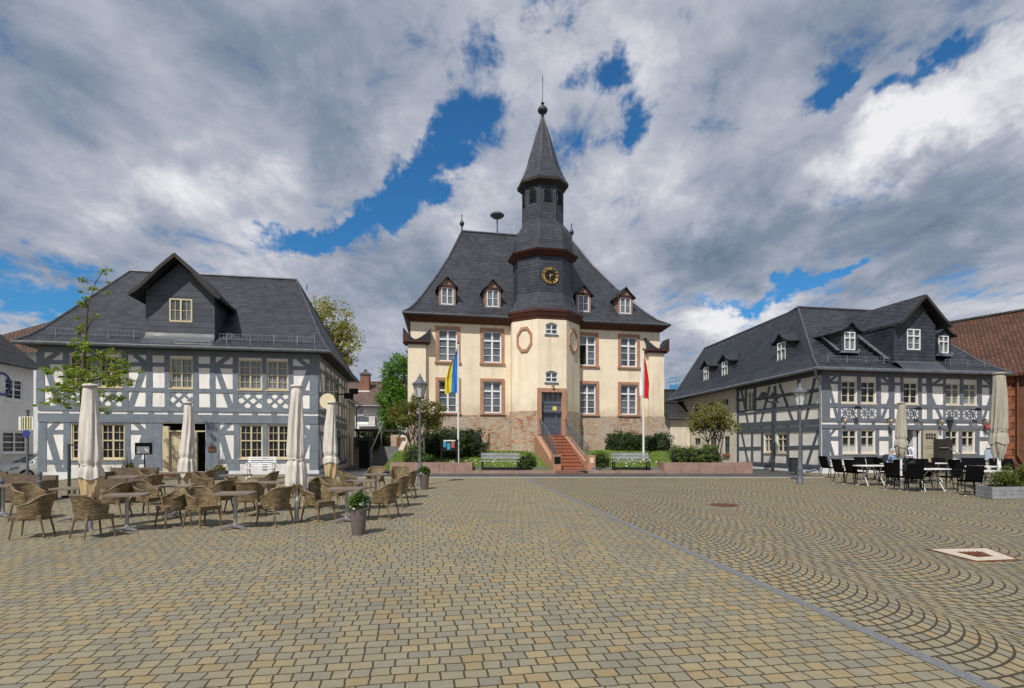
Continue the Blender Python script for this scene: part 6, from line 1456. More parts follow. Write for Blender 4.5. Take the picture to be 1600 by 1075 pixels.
# stone stairs at the end of the left lane
sy = 32.6; sxa, sxb = at(578, 700, sy).x, at(614, 700, sy).x
t = thing('stone_stairs', 'grey outdoor stone stairs climbing behind the pink wall left of the town hall', 'stairs', ((sxa+sxb)/2, sy, .77)); mb = MB(); n = 8
for i in range(n): mb.obox((sxa, sy+.32*i, .5), (sxb-sxa, 0, 0), (0, .32 if i < n-1 else 6, 0), (0, 0, .27+.155*(i+1)-.0))
mb.build('steps', M['concrete_dark'], t)
mb = MB(); mb.hexa([(sxb, sy-.2, .5), (sxb+.3, sy-.2, .5), (sxb+.3, sy+2.8, .5), (sxb, sy+2.8, .5), (sxb, sy-.2, 1.1), (sxb+.3, sy-.2, 1.1), (sxb+.3, sy+2.8, 2.35), (sxb, sy+2.8, 2.35)]); mb.build('side_wall', M['concrete'], t)
mb = MB(); a, b = Vector((sxa+.05, sy+.1, 1.85)), Vector((sxa+.05, sy+2.6, 3.2)); mb.tube(a, b, .035); mb.tube(a, a-Vector((0, 0, 1.0)), .03); mb.tube(b, b-Vector((0, 0, 1.2)), .03); mb.build('handrail', M['steel'], t)
# gate, fence and pergola beside the stairs
gx = at(561, 700, 33.4).x; gx1 = at(576, 700, 33.4).x
t = thing('garden_gate', 'dark metal gate in the gap between left house and stone stairs', 'gate', ((gx+gx1)/2, 33.4, .8)); mb = MB(); mb.obox((gx, 33.4, .7), (gx1-gx, 0, 0), (0, .08, 0), (0, 0, 1.65)); mb.build('leaf', M['black'], t)
mb = MB(); mb.obox((gx-.2, 33.3, 2.36), (gx1-gx+.45, 0, 0), (0, .5, 0), (0, 0, .12)); mb.tube((gx1+.05, 33.35, .7), (gx1+.05, 33.35, 2.36), .05); mb.build('canopy', M['iron'], t)
t = thing('pergola', 'long dark pergola beam with ivy above the garden wall by the stairs', 'pergola', at(592, 690, 38.5)); y = 38.5
mb = MB(); pa, pb = at(555, 672, y), at(621, 673, y); mb.bar(pa, pb, .25, .16); mb.bar(pb, at(637, 680, y-2), .2, .14); mb.tube(at(620, 698, y), pb, .07); mb.tube(at(560, 698, y), at(560, 672, y), .07); mb.build('beam', M['wood_dark'], t)
leaves('climber', M['leaf_hedge'], t, [at(random.uniform(557, 612), random.uniform(675, 699), y+random.uniform(.0, .6)) for _ in range(150)], 22, .24, .06)
t = thing('garden_wall', 'rough stone garden wall with pillar at the top of the stairs', 'wall', at(592, 700, 39.2)); mb = MB(); pa, pb = at(552, 715, 39.2), at(612, 715, 39.2)
mb.obox((pa.x, 39.2, .8), (pb.x-pa.x, 0, 0), (0, .4, 0), (0, 0, 1.85)); mb.build('masonry', M['rubble'], t); pc = at(616, 700, 36.0); mb = MB(); mb.obox((pc.x-.22, 36.0, .8), (.5, 0, 0), (0, .45, 0), (0, 0, 1.95)); mb.build('pillar', M['rubble'], t)
t = thing('picket_fence', 'brown wooden picket fence beside the stone pillar', 'fence', at(628, 698, 35.9)); mb = MB(); pa, pb = at(619.5, 696, 35.9), at(634, 696, 35.9); n = 9
for i in range(n): x = pa.x+(pb.x-pa.x)*(i+.5)/n; mb.obox((x-.025, 35.9, 1.85), (.055, 0, 0), (0, .02, 0), (0, 0, .75))
mb.obox((pa.x, 35.922, 2.0), (pb.x-pa.x, 0, 0), (0, .04, 0), (0, 0, .06)); mb.obox((pa.x, 35.922, 2.4), (pb.x-pa.x, 0, 0), (0, .04, 0), (0, 0, .06)); mb.build('pickets', M['wood_brown'], t)
t = thing('mesh_railing', 'black mesh railing panel rising beside the stone stairs', 'railing', at(592, 705, 35.2)); mb = MB(); a0, a1, b0, b1 = at(585, 694, 35.2), at(610, 698, 36.5), at(586, 676, 35.2), at(610, 686, 36.5)
mb.bar(a0, a1, .04, .04); mb.bar(b0, b1, .05, .05); mb.tube(a0, b0, .03); mb.tube(a1, b1, .03)
for i in range(1, 22): mb.bar(a0.lerp(a1, i/22), b0.lerp(b1, i/22), .022, .022, (0, 1, 0))
mb.build('mesh_panel', M['black'], t)
# ================================================================== STREET FURNITURE
def lamp(label, x, y, H):
    z = G(x, y); t = thing('street_lamp', label, 'street lamp', (x, y, z), 0, 'old-style street lamps'); c = Vector((x, y, z)); hb = H-.86
    mb = MB(); mb.lathe(c, [(.13, 0), (.13, .05), (.105, .09), (.095, .45), (.105, .52), (.10, .60), (.062, .68), (.055, 1.1), (.045, hb-.3), (.055, hb-.26), (.055, hb-.2), (.03, hb-.12), (.05, hb-.02), (.07, hb)], 12); mb.build('post', M['iron_grey'], t, smooth=True)
    r0, r1 = .135, .235; z0, z1 = hb, hb+.47; hd = MB()
    for k in range(6):
        a = k*PI/3; hd.bar(c+Vector((r0*math.cos(a), r0*math.sin(a), z0)), c+Vector((r1*math.cos(a), r1*math.sin(a), z1)), .022, .022, (math.cos(a), math.sin(a), 0))
    hd.lathe(c, [(r1+.05, z1), (r1+.055, z1+.03), (.19, z1+.10), (.15, z1+.13), (.09, z1+.22), (.095, z1+.25), (.06, z1+.29), (.03, z1+.33), (.035, z1+.36), (.001, z1+.42)], 12); hd.lathe(c, [(.05, z0-.03), (r0+.02, z0), (r0+.02, z0+.02), (.01, z0+.021)], 6)
    h = hd.build('lantern', M['iron_grey'], t)
    mb = MB(); mb.lathe(c, [(r0-.005, z0+.02), (r1-.008, z1)], 6, cap=False); mb.build('lantern_glass', M['glass_lamp'], h)
    mb = MB()
    for s in (-1, 1): mb.path([c+Vector((s*.05, 0, hb-.16)), c+Vector((s*.13, 0, hb-.12)), c+Vector((s*.15, 0, hb-.02))], .012, 5)
    mb.build('scroll', M['iron_grey'], t); return t
p = gp(656, 759); lamp('grey lantern street lamp between wicker chairs and pink wall', p.x, p.y, 4.02)
p = gp(1250, 755.5); lamp('grey lantern street lamp in front of the right half-timbered house', p.x, p.y, 3.78)
p = gp(1484, 742); t = thing('slim_lantern_post', 'thin dark lantern post beside the cellar hatch', 'street lamp', p); mb = MB(); z1 = at(1484, 672, p.y).z-p.z; mb.tube(p, p+Vector((0, 0, z1)), .03); mb.build('post', M['iron'], t)
mb = MB(); mb.lathe(p, [(.05, z1), (.15, z1+.42), (.19, z1+.43), (.1, z1+.55), (.03, z1+.6), (.001, z1+.68)], 6); mb.build('lantern', M['iron'], t)
# twin floodlight pole
y = 28.4; p = at(1207, 735, y); p.z = G(p.x, y); t = thing('floodlight_pole', 'dark pole with twin black floodlights by the timbered side wall', 'floodlight', p); zt = at(1207, 628, y).z
mb = MB(); mb.lathe(p, [(.09, 0), (.09, .5), (.055, .55), (.05, zt-p.z)], 10); mb.bar((p.x-.28, y, zt), (p.x+.3, y, zt), .12, .08); mb.build('pole', M['iron'], t)
for s, q in ((-1, at(1196, 619, y)), (1, at(1212, 620, y))):
    mb = MB(); mb.bar(Vector((p.x+s*.22, y, zt+.03)), q, .05, .05); mb.hexa([q+Vector((-.28, -.1, -.06)), q+Vector((.12, -.16, -.1)), q+Vector((.12, .2, -.1)), q+Vector((-.28, .2, -.06)), q+Vector((-.12, -.1, .22)), q+Vector((.12, -.12, .10)), q+Vector((.12, .2, .10)), q+Vector((-.12, .2, .22))]); mb.build('lamp_head', M['black'], t)
y = 26.0; p = at(1240, 738, y); p.z = G(p.x, y); t = thing('litter_bin', 'dark grey litter bin on a post next to the right street lamp', 'litter bin', p)
mb = MB(); mb.box(p+Vector((-.02, 0, .42)), (.30, .26, .6), .2); mb.build('bin', M['iron'], t); mb = MB(); mb.tube(p+Vector((.16, .1, 0)), p+Vector((.16, .1, .72)), .03); mb.build('post', M['iron'], t); mb = MB(); mb.box(p+Vector((-.02, 0, .735)), (.33, .29, .03), .2); mb.build('lid', M['black'], t)
# flags
def flag_pole(label, px, pyb, pyt, y):
    p = bk(px, y); t = thing('flagpole', label, 'flagpole', p); h = at(px, pyt, y).z-p.z; mb = MB(); mb.lathe(p, [(.06, 0), (.055, .3), (.03, h)], 10); mb.build('pole', M['steel_white'], t, smooth=True)
    mb = MB(); mb.ball(p+Vector((0, 0, h+.04)), .06); mb.build('ball', M['iron'], t, smooth=True); return p, h
p, h = flag_pole('white flagpole with the yellow and blue flag left of the door', 716, 715, 537, 28.7)
def flag(name, label, p, z1, z0, bands, wid, side, skew):
    t = thing(name, label, 'flag', (p.x, p.y, z1))
    for b, (m, nm) in enumerate(bands):
        mb = MB(); n = len(bands); 
        def fn(i, j):
            s = (b+i)/n; f = .25+.75*min(1, j*1.6)**.7; x = side*(.04+wid*s*f); fold = .07*math.sin(s*11+j*2)*f+.03*math.sin(s*23+j*5)
            zz = z1-(z1-z0)*j-s*skew*(1-j*.9)-.03*math.sin(s*9)*j; return (p.x+x+.012*math.sin(j*9+s*3), p.y+fold, zz)
        mb.grid(fn, 10, 18); mb.build(nm, m, t, smooth=True)
    return t
flag('hanging_flag', 'limp blue and yellow flag hanging from the left flagpole', p, p.z+h-.1, at(716, 613, p.y).z, [(M['flag_blue'], 'blue_half'), (M['flag_yellow'], 'yellow_half')], .62, -1, .62)
p2, h2 = flag_pole('white flagpole with the red and white flag right of the door', 1005.5, 710, 547, 29.3)
flag('hanging_flag', 'limp red and white flag hanging from the right flagpole', p2, p2.z+h2-.1, at(1005, 622, p2.y).z, [(M['flag_red'], 'red_half')], .24, 1, .5)
fw = MB(); z1 = p2.z+h2-.35; z0 = at(1005, 618, p2.y).z
fw.grid(lambda i, j: (p2.x+.02-.26*i*(.3+.7*min(1, j*1.5)), p2.y+.05*math.sin(i*8+j*2)-.09, z1-(z1-z0)*j-.15*i*(1-j)), 6, 16)
wf = fw.build('white_half', M['flag_white'], [o for o in bpy.data.objects if o.get('label') == 'limp red and white flag hanging from the right flagpole'][0], smooth=True)
# notice board
y = 27.2; pa, pb = at(690, 723, y), at(714.5, 723, y); za = at(0, 705, y).z; zb = at(0, 686.5, y).z; c = (pa+pb)/2; c.z = bank(c.x, y); t = thing('notice_board', 'black notice board with blue and red posters before the hedge', 'notice board', c)
mb = MB()
for x in (pa.x, pb.x): mb.box((x, y, (c.z+zb)/2), (.075, .075, zb-c.z))
mb.build('posts', M['black'], t); mb = MB(); mb.box(((pa.x+pb.x)/2, y+.01, (za+zb)/2), (pb.x-pa.x-.08, .05, zb-za)); mb.build('board', M['black'], t)
w = pb.x-pa.x; H_ = zb-za
for nm, m, fx, fz, sx_, sz in (('poster', M['paper_blue'], .20, .60, .17, .50), ('poster', M['paper_blue'], .45, .40, .20, .55), ('poster', M['paper_red'], .72, .55, .20, .50)):
    mb = MB(); mb.box((pa.x+w*fx, y-.02, za+H_*fz), (w*sx_, .008, H_*sz)); mb.build(nm, m, t)
mb = MB(); mb.box(((pa.x+pb.x)/2, y-.021, zb-.06), (w*.75, .008, .055)); mb.build('header_strip', M['paper_white'], t)
# park benches
def bench(label, x, y, L, rz, white=False, name='park_bench'):
    z = G(x, y) if white else .89; t = thing(name, label, 'bench', (x, y, z), rz, None if white else 'benches before the grass bank'); wood = M['white_paint'] if white else M['wood_grey']; met = M['white_paint'] if white else M['black']
    Mx = Matrix.Translation((x, y, z)) @ Matrix.Rotation(rz, 4, 'Z'); q = lambda *a: Mx @ Vector(a)
    mb = MB()
    for k in range(3): mb.bar(q(-L/2, -.30+.15*k, .44), q(L/2, -.30+.15*k, .44), .125, .035)
    mb.build('seat', wood, t); mb = MB()
    for k in range(2 if not white else 5):
        zz = (.60+.155*k) if not white else (.54+.085*k); mb.bar(q(-L/2, .14+.03*k, zz), q(L/2, .14+.03*k, zz), .03, .125 if not white else .05)
    mb.build('backrest', wood, t)
    for s in (-1, 1):
        mb = MB(); xx = s*(L/2-.08)
        mb.bar(q(xx, -.30, 0), q(xx, -.32, .62 if white else .42), .06, .05, (1, 0, 0)); mb.bar(q(xx, .16, 0), q(xx, .16, .40), .06, .05, (1, 0, 0)); mb.bar(q(xx, .16, .40), q(xx, .24, .86), .05, .04, (1, 0, 0)); mb.bar(q(xx, -.34, .405), q(xx, .2, .405), .045, .05); mb.bar(q(xx, -.32, .04), q(xx, .2, .04), .045, .04)
        if white: mb.bar(q(xx, -.36, .64), q(xx, .2, .64), .06, .04)
        mb.build('end_frame', met, t)
    return t
bench('weathered slat bench left of the red stairs', (781.5-800)/900*27.05, 27.05, 1.82, 0)
bench('weathered slat bench right of the red stairs', (985-800)/900*27.1, 27.1, 1.78, .02)
bench('small white garden bench against the half-timbered front', at(408, 0, 23.6).x, 23.6, 1.12, math.radians(11), True, 'garden_bench')
# planters
def pot(label, x, y, r0, r1, h, mat, plant, n=70, pr=.24, ph=.22, white=False, square=False, name='planter', spread=.10, size=.04, twigs=0):
    z = G(x, y); t = thing(name, label, 'planter', (x, y, z)); c = Vector((x, y, z)); k = 4 if square else 20; mb = MB()
    mb.lathe(c, [(r0*.96, 0), (r0, .02), (r1, h-.02), (r1, h), (r1-.03, h), (r1-.04, h-.07)], k, rot=PI/4+.2 if square else 0, cap=False); mb.face([c+Vector((r0*.9*math.cos(a), r0*.9*math.sin(a), .01)) for a in [2*PI*i/8 for i in range(8)]])
    mb.build('pot', mat, t, smooth=not square); mb = MB(); mb.lathe(c, [(r1-.035, h-.05), (.001, h-.04)], k, rot=PI/4+.2 if square else 0, cap=False); mb.build('soil', M['soil'], t)
    pts = blob_points([((x, y, z+h+ph*.55), (pr, pr, ph))], n, shell=.2); pts = pts[pts[:, 2] > z+h-.05]; leaves('plant', plant, t, pts, 26, spread, size)
    if twigs:
        mb = MB()
        for i in range(twigs): a = random.uniform(0, 6.28); r = random.uniform(.05, pr*1.6); mb.path([c+Vector((0, 0, h)), c+Vector((r*.6*math.cos(a), r*.6*math.sin(a), h+.3)), c+Vector((r*math.cos(a), r*math.sin(a), h+random.uniform(.5, .9)))], [.008, .006, .003], 4)
        mb.build('twigs', M['bark'], t)
    if white:
        mb = MB()
        for i in range(26):
            a = random.uniform(PI, 2*PI) if white == 1 else random.uniform(PI*.9, PI*1.5); r = pr*random.uniform(.55, 1.1); q = c+Vector((r*math.cos(a), r*math.sin(a), h+random.uniform(-.02, .10))); s = .028
            mb.ball(q, s, 5, 3)
        mb.build('blossoms', M['petal_white'], t)
    return t
p = gp(560, 835); pot('tall taupe planter with dark bush and white blossoms in the foreground', p.x, p.y, .125, .165, .52, M['pot_taupe'], M['leaf_hedge'], 90, .17, .17, 1, size=.03)
p = gp(663, 764.5); pot('tall taupe planter with dark bush at the foot of the lamp', p.x, p.y, .13, .17, .50, M['pot_taupe'], M['leaf_hedge'], 80, .17, .17, 2, size=.03)
p = at(344, 0, 23.3); pot('dark grey planter with pale twiggy plant right of the open doorway', p.x, 23.3, .34, .36, .36, M['pot_dark'], M['leaf_lime'], 30, .22, .12, 0, True, twigs=14)
p = at(200, 0, 22.6); pot('dark blue-grey tub with sparse plant left of the menu stand', p.x, 22.6, .26, .30, .42, M['pot_dark'], M['leaf_lime'], 16, .18, .2, 0, True, twigs=12)
p = at(192, 0, 21.6); 
pot('small slate blue tub in front of the ground-floor windows', p.x, 21.6, .2, .24, .38, M['pot_dark'], M['leaf_hedge'], 10, .12, .1)
# menu stand, sign post, frame stand, wood sign, disc sign
p = at(226, 0, 22.4); z = G(p.x, 22.4); p.z = z; t = thing('menu_stand', 'black menu stand with white sheet beside the house door', 'menu stand', p); zc = at(0, 701, 22.4).z; zt = at(0, 692, 22.4).z
mb = MB(); mb.tube(p, Vector((p.x, 22.4, zc-.2)), .025); mb.lathe(p, [(.2, 0), (.2, .025), (.03, .04)], 16); mb.build('pole', M['black'], t); mb = MB(); mb.box((p.x-.02, 22.37, zc), (.62, .06, .46), math.radians(5)); mb.build('case', M['black'], t); mb = MB(); mb.box((p.x-.02, 22.333, zc-.05), (.46, .006, .27), math.radians(5)); mb.build('menu_sheet', M['paper_white'], t)
mb = MB(); mb.box((p.x-.15, 22.335, zc+.16), (.22, .006, .05), math.radians(5)); mb.build('heading', simple('grey_lettering', (.4, .4, .4)), t)
y = 22.0; p = at(43, 0, y); p.z = G(p.x, y); t = thing('sign_post', 'blue-grey post with striped map panel and round blue sign by the parked car', 'sign', p); zt = at(0, 642, y).z
mb = MB(); mb.tube(p, Vector((p.x, y, zt)), .045); mb.ball((p.x, y, zt), .07); mb.build('post', M['iron_grey'], t)
zA, zB = at(0, 672, y).z, at(0, 651, y).z; mb = MB(); mb.box((p.x-.02, y-.04, (zA+zB)/2), (.56, .02, zB-zA)); pn = mb.build('panel', M['paper_white'], t)
for i, (fx, m, w_) in enumerate(((-.17, M['black'], .022), (-.13, M['yellow_cream'], .045), (-.09, M['black'], .022), (.0, M['iron'], .05), (.07, M['yellow_cream'], .045), (.11, M['black'], .022), (.2, M['black'], .022), (.155, M['yellow_cream'], .045))):
    mb = MB(); mb.box((p.x+fx-.02, y-.054, (zA+zB)/2), (w_, .006, (zB-zA)*.92)); mb.build('stripe', m, pn)
mb = MB(); mb.lathe(Vector((0, 0, 0)), [(.14, -.012), (.14, .012)], 16)
zc = at(0, 677.5, y).z
for v in mb.v: v.x, v.y, v.z = v.x+p.x, v.z+y-.06, v.y+zc
mb.build('blue_disc', M['sign_blue'], t)
p = gp(117, 803); p = Vector(((117-800)/900*17.2, 17.2, G(-13, 17.2))); t = thing('metal_frame_stand', 'tall dark metal frame standing behind the foreground parasol', 'stand', p); hh = at(0, 695, 17.2).z
mb = MB()
for s in (-1, 1): mb.box((p.x+s*.17, 17.2, (p.z+hh)/2), (.06, .06, hh-p.z))
mb.box((p.x, 17.2, hh-.0), (.4, .05, .05)); mb.box((p.x, 17.2, p.z+.03), (.5, .4, .05)); mb.build('frame', M['iron'], t)
u, z = A.uv(331, 701.5, .05); t = thing('wooden_sign', 'small brown wooden sign on the post right of the doorway', 'sign', A.p(u, z, .05)); mb = MB(); fbox(mb, A, u-.16, u+.16, z-.11, z+.11, .035, .07); mb.build('board', M['wood_brown'], t); mb = MB(); fbox(mb, A, u-.11, u+.11, z-.02, z+.03, .071, .075); mb.build('lettering_band', M['rust'], t)
u = .35; c = AS.p(u, 0, .62); py = 26.6; c = at(512, 627, 26.4); t = thing('hanging_sign', 'round cream disc sign hanging from a bracket at the house corner', 'sign', c)
mb = MB(); mb.lathe((0, 0, 0), [(.36, -.02), (.36, .02)], 28)
for v in mb.v: v.x, v.y, v.z = v.x+c.x, v.z+c.y, v.y+c.z
mb.build('disc', M['cream_disc'], t); mb = MB(); mb.tube(AS.p(0.0, c.z+.44, .03), Vector((c.x+.5, c.y, c.z+.44)), .018); mb.tube(AS.p(.0, c.z+.15, .03), Vector((c.x-.1, c.y, c.z+.42)), .012)
for s in (-.15, .15): mb.tube((c.x+s, c.y, c.z+.43), (c.x+s, c.y, c.z+.3), .01)
mb.build('bracket', M['iron'], t)
c = AS.p(AS.u(527), at(0, 612, 31).z, .35); t = thing('wall_floodlight', 'pair of black floodlights high on the shaded side wall of the left house', 'wall lamp', c)
mb = MB(); mb.bar(AS.p(AS.u(527), c.z, 0), c+AS.N*.5, .06, .06); mb.build('bracket', M['black'], t)
for d in (-.25, .75):
    q = c+AS.N*(.35)+Vector((0, d, .25 if d > 0 else -.1)); mb = MB(); mb.box(q, (.45, .35, .3), .5); mb.build('lamp_head', M['black'], t)
# bollards
for px, py, lab in ((62, 787, 'grey metal bollard between the wicker chairs, second from the left edge'), (2, 806, 'grey metal bollard cut by the left edge of the picture')):
    p = gp(px, py); p.z = G(p.x, p.y); t = thing('bollard', lab, 'bollard', p, 0, 'grey bollards'); mb = MB(); mb.lathe(p, [(.10, 0), (.10, .04), (.055, .06), (.05, .55), (.075, .57), (.075, .61), (.05, .63), (.05, .78), (.07, .80), (.055, .86), (.001, .88)], 14); mb.build('shaft', M['iron_grey'], t, smooth=True)
# ================================================================== CAFE FURNITURE
def wicker_chair():
    t = thing('wicker_armchair', 'x', 'armchair'); n = 22; th = .035
    def rim(s):     # s in 0..1 round from the right arm over the back to the left arm
        a = -math.radians(28)+s*math.radians(236); k = abs(2*s-1); rx, ry = .255, .24
        c, sn = math.cos(a), math.sin(a); e = .72
        x = rx*math.copysign(abs(c)**e, c); yb = -ry*math.copysign(abs(sn)**e, sn)
        h = .80-.20*sstep(.28, .95, k); fl = 1.0+.18*(1-sstep(.2, .95, k))+.10
        return x, yb, h, fl
    mb = MB()
    P = []
    for i in range(n+1):
        s = i/n; x, y, h, fl = rim(s); col = []
        for j in range(6):
            f = j/5; k = 1+(fl-1)*f**1.3; col.append((Vector((x*k, y*k-(.05*f if abs(2*s-1) < .5 else 0)*(1-abs(2*s-1)*2), .36+(h-.36)*f)), s*1.5, .36+(h-.36)*f))
        P.append(col)
    def inn(p): d = Vector((p.x, p.y, 0)); return p-d.normalized()*th
    for i in range(n):
        for j in range(5):
            q = [P[i][j], P[i+1][j], P[i+1][j+1], P[i][j+1]]; uv = [(a[1], a[2]) for a in q]; mb.face([a[0] for a in q], uv); mb.face([inn(a[0]) for a in q][::-1], uv[::-1])
        a, b = P[i][5][0], P[i+1][5][0]; mb.face([a, b, inn(b), inn(a)]); a, b = P[i][0][0], P[i+1][0][0]; mb.face([a, inn(a), inn(b), b])
    for i in (0, n):
        for j in range(5): a, b = P[i][j][0], P[i][j+1][0]; mb.face([a, b, inn(b), inn(a)])
    mb.build('shell', M['wicker'], t)
    mb = MB(); mb.path([ (a[5][0]+inn(a[5][0]))/2 for a in P], .026, 6); mb.build('rim', M['wicker'], t)
    mb = MB(); mb.box((0, .02, .385), (.47, .46, .09)); mb.build('seat', M['wicker'], t)
    for sx_, sy_ in ((-1, 1), (1, 1), (-1, -1), (1, -1)):
        mb = MB(); mb.tube((sx_*.215, sy_*.20+.01, .40), (sx_*.25, sy_*.24+(.02 if sy_ > 0 else -.03), 0), .024, .016, 6); mb.build('leg', M['wicker'], t)
    return t
def cafe_table():
    t = thing('cafe_table', 'x', 'table'); mb = MB(); w = .35; r = .05; pts = []
    for cx, cy, a0 in ((w-r, w-r, 0), (-w+r, w-r, 90), (-w+r, -w+r, 180), (w-r, -w+r, 270)):
        for k in range(4): a = math.radians(a0+30*k); pts.append((cx+r*math.cos(a), cy+r*math.sin(a)))
    lo = [Vector((x, y, .70)) for x, y in pts]; hi = [Vector((x, y, .735)) for x, y in pts]; n = len(pts); mb.face(hi); mb.face(lo[::-1])
    for i in range(n): mb.face([lo[i], lo[(i+1) % n], hi[(i+1) % n], hi[i]])
    mb.build('tabletop', M['tabletop'], t); mb = MB(); mb.tube((0, 0, .05), (0, 0, .70), .034, n=10); mb.build('column', M['steel'], t, smooth=True)
    mb = MB(); mb.lathe((0, 0, 0), [(.06, .03), (.06, .09), (.035, .11)], 10)
    for k in range(4): a = PI/4+k*PI/2; c, s = math.cos(a), math.sin(a); mb.bar((.03*c, .03*s, .06), (.31*c, .31*s, .028), .06, .035); mb.lathe((.30*c, .30*s, 0), [(.03, 0), (.03, .03)], 8)
    mb.build('base', M['steel'], t); return t
R = math.radians
wc0 = wicker_chair(); ct0 = cafe_table(); wi = [0]; ti = [0]
def put_wc(x, y, face, lab):
    o = wc0 if wi[0] == 0 else copy_tree(wc0); wi[0] += 1; place(o, (x, y, G(x, y)), R(face-90), lab, 'wicker armchairs of the terrace')
def put_ct(x, y, lab, rz=10):
    o = ct0 if ti[0] == 0 else copy_tree(ct0); ti[0] += 1; place(o, (x, y, G(x, y)), R(rz), lab, 'square tables of the wicker terrace')
for x, y, lab, rz in ((-11.75, 13.3, 'square café table cut by the left edge of the picture', 8), (-7.62, 11.4, 'foremost square café table, right behind the chair at the foreground parasol', 20), (-9.65, 12.7, 'square café table left of the foreground parasol pole', 14),
        (-10.5, 15.7, 'square café table just right of the foreground parasol, in the second row', 12), (-7.75, 13.3, 'square café table in front of the parasol by the house door', 6), (-10.0, 17.3, 'square café table before the sandstone doorstep', 10), (-5.62, 11.7, 'square café table in the front row between the two nearest parasols', 12),
        (-7.85, 16.4, 'square café table in front of the dark square planter', 8), (-5.95, 14.1, 'square café table left of the tall parasol, in the middle row', 10), (-3.62, 12.6, 'square café table right behind the foreground flower pot', 9), (-3.78, 14.5, 'middle table of the right-hand column of café tables', 9), (-3.95, 16.7, 'farthest table of the right-hand column of café tables', 9)):
    put_ct(x, y, lab, rz)
for x, y, f, lab in (
    (-8.95, 10.75, 200, 'wicker armchair at the far left in the front row, turned to the left'),
    (-7.82, 10.75, 62, 'wicker armchair with its back to us in the front row, right of the foreground parasol'),
    (-7.05, 12.0, 232, 'wicker armchair facing left, right of the foremost café table'),
    (-10.75, 12.85, -8, 'wicker armchair behind the far-left front chair, turned to the right'),
    (-9.05, 13.1, 190, 'wicker armchair half hidden by the foreground parasol cloth'),
    (-6.42, 11.95, -25, 'wicker armchair facing right in the front row, left of the front middle table'),
    (-5.0, 12.15, 158, 'wicker armchair facing away to the left beside the tall parasol pole'),
    (-4.28, 12.75, -28, 'wicker armchair right of the tall parasol pole, facing the flower pot table'),
    (-2.92, 13.1, 165, 'wicker armchair facing left just right of the foreground flower pot'),
    (-3.02, 15.0, 172, 'middle wicker armchair of the right-hand outer row, facing left'),
    (-3.12, 16.9, 178, 'farthest wicker armchair of the right-hand outer row, facing left'),
    (-4.52, 14.6, -12, 'wicker armchair left of the middle table in the right-hand column'),
    (-4.72, 16.8, 5, 'wicker armchair left of the farthest table in the right-hand column'),
    (-4.42, 18.6, 262, 'left one of two wicker armchairs behind the farthest right-hand table'),
    (-3.65, 18.7, 275, 'right one of two wicker armchairs behind the farthest right-hand table'),
    (-5.22, 14.7, 188, 'wicker armchair facing left between the tall parasol and the rear parasol'),
    (-6.05, 13.35, 92, 'wicker armchair seen from behind at the middle row table left of the tall parasol'),
    (-6.75, 14.3, 0, 'wicker armchair facing right, left of the middle row table'),
    (-8.55, 13.45, -5, 'wicker armchair facing right behind the foremost café table'),
    (-7.0, 13.7, 175, 'wicker armchair facing left below the doorway parasol'),
    (-8.62, 16.2, 10, 'wicker armchair left of the table before the square planter'),
    (-7.05, 16.5, 185, 'wicker armchair right of the table before the square planter'),
    (-9.25, 17.3, 184, 'wicker armchair right of the doorstep table'),
    (-10.75, 17.2, 2, 'wicker armchair left of the doorstep table'),
    (-9.72, 15.4, 172, 'wicker armchair right of the second row table by the foreground parasol'),): put_wc(x, y, f, lab)
def sofa(label, x, y, rz, L):
    t = thing('wicker_sofa', label, 'sofa', (x, y, G(x, y)), rz, 'wicker lounge sofas'); Mx = Matrix.Translation((x, y, G(x, y))) @ Matrix.Rotation(rz, 4, 'Z')
    def bx(c, s, nm, m):
        mb = MB(); q = Vector((s[0], 0, 0)), Vector((0, s[1], 0)), Vector((0, 0, s[2])); o = Vector(c)-q[0]/2-q[1]/2-q[2]/2; mb.obox(Mx@o, Mx.to_3x3()@q[0], Mx.to_3x3()@q[1], q[2]); mb.build(nm, m, t)
    bx((0, 0, .19), (L, .72, .32), 'seat_base', M['wicker_grey']); bx((0, .05, .40), (L-.26, .58, .11), 'cushion', M['cushion']); bx((0, .33, .53), (L, .12, .36), 'backrest', M['wicker_grey'])
    for s in (-1, 1): bx((s*(L/2-.065), -.035, .47), (.13, .6, .24), 'armrest', M['wicker_grey'])
sofa('long low wicker sofa with dark cushion behind the far-left chairs', -14.2, 16.2, R(6), 2.2); sofa('wicker lounge seat with raised end beneath the ground-floor windows', -13.0, 19.6, R(8), 1.5); sofa('low wicker sofa in front of the parked car', -16.8, 17.6, R(12), 2.0)
def tub():
    x, y = -15.0, 17.6; t = thing('wicker_tub_chair', 'square wicker tub chair with a handle slot in its back, left rear of the terrace', 'armchair', (x, y, G(x, y)), R(0)); z = G(x, y)
    fr = Fr(x-.36, y-.36, 4); mb = MB()
    hl = [(.22, .5, z+.44, z+.52)]; wall_holes(mb, fr, -.02, .74, z+.02, z+.68, hl, .05); wall_holes(mb, Fr(x+.37, y-.31, 94), 0, .7, z+.02, z+.6, [], .05); mb.obox((x-.37, y-.3, z+.02), (.05, 0, 0), (0, .7, 0), (0, 0, .58)); mb.build('shell', M['wicker'], t)
    mb = MB(); mb.box((x, y+.02, z+.32), (.66, .62, .16)); mb.build('seat', M['wicker'], t)
tub()
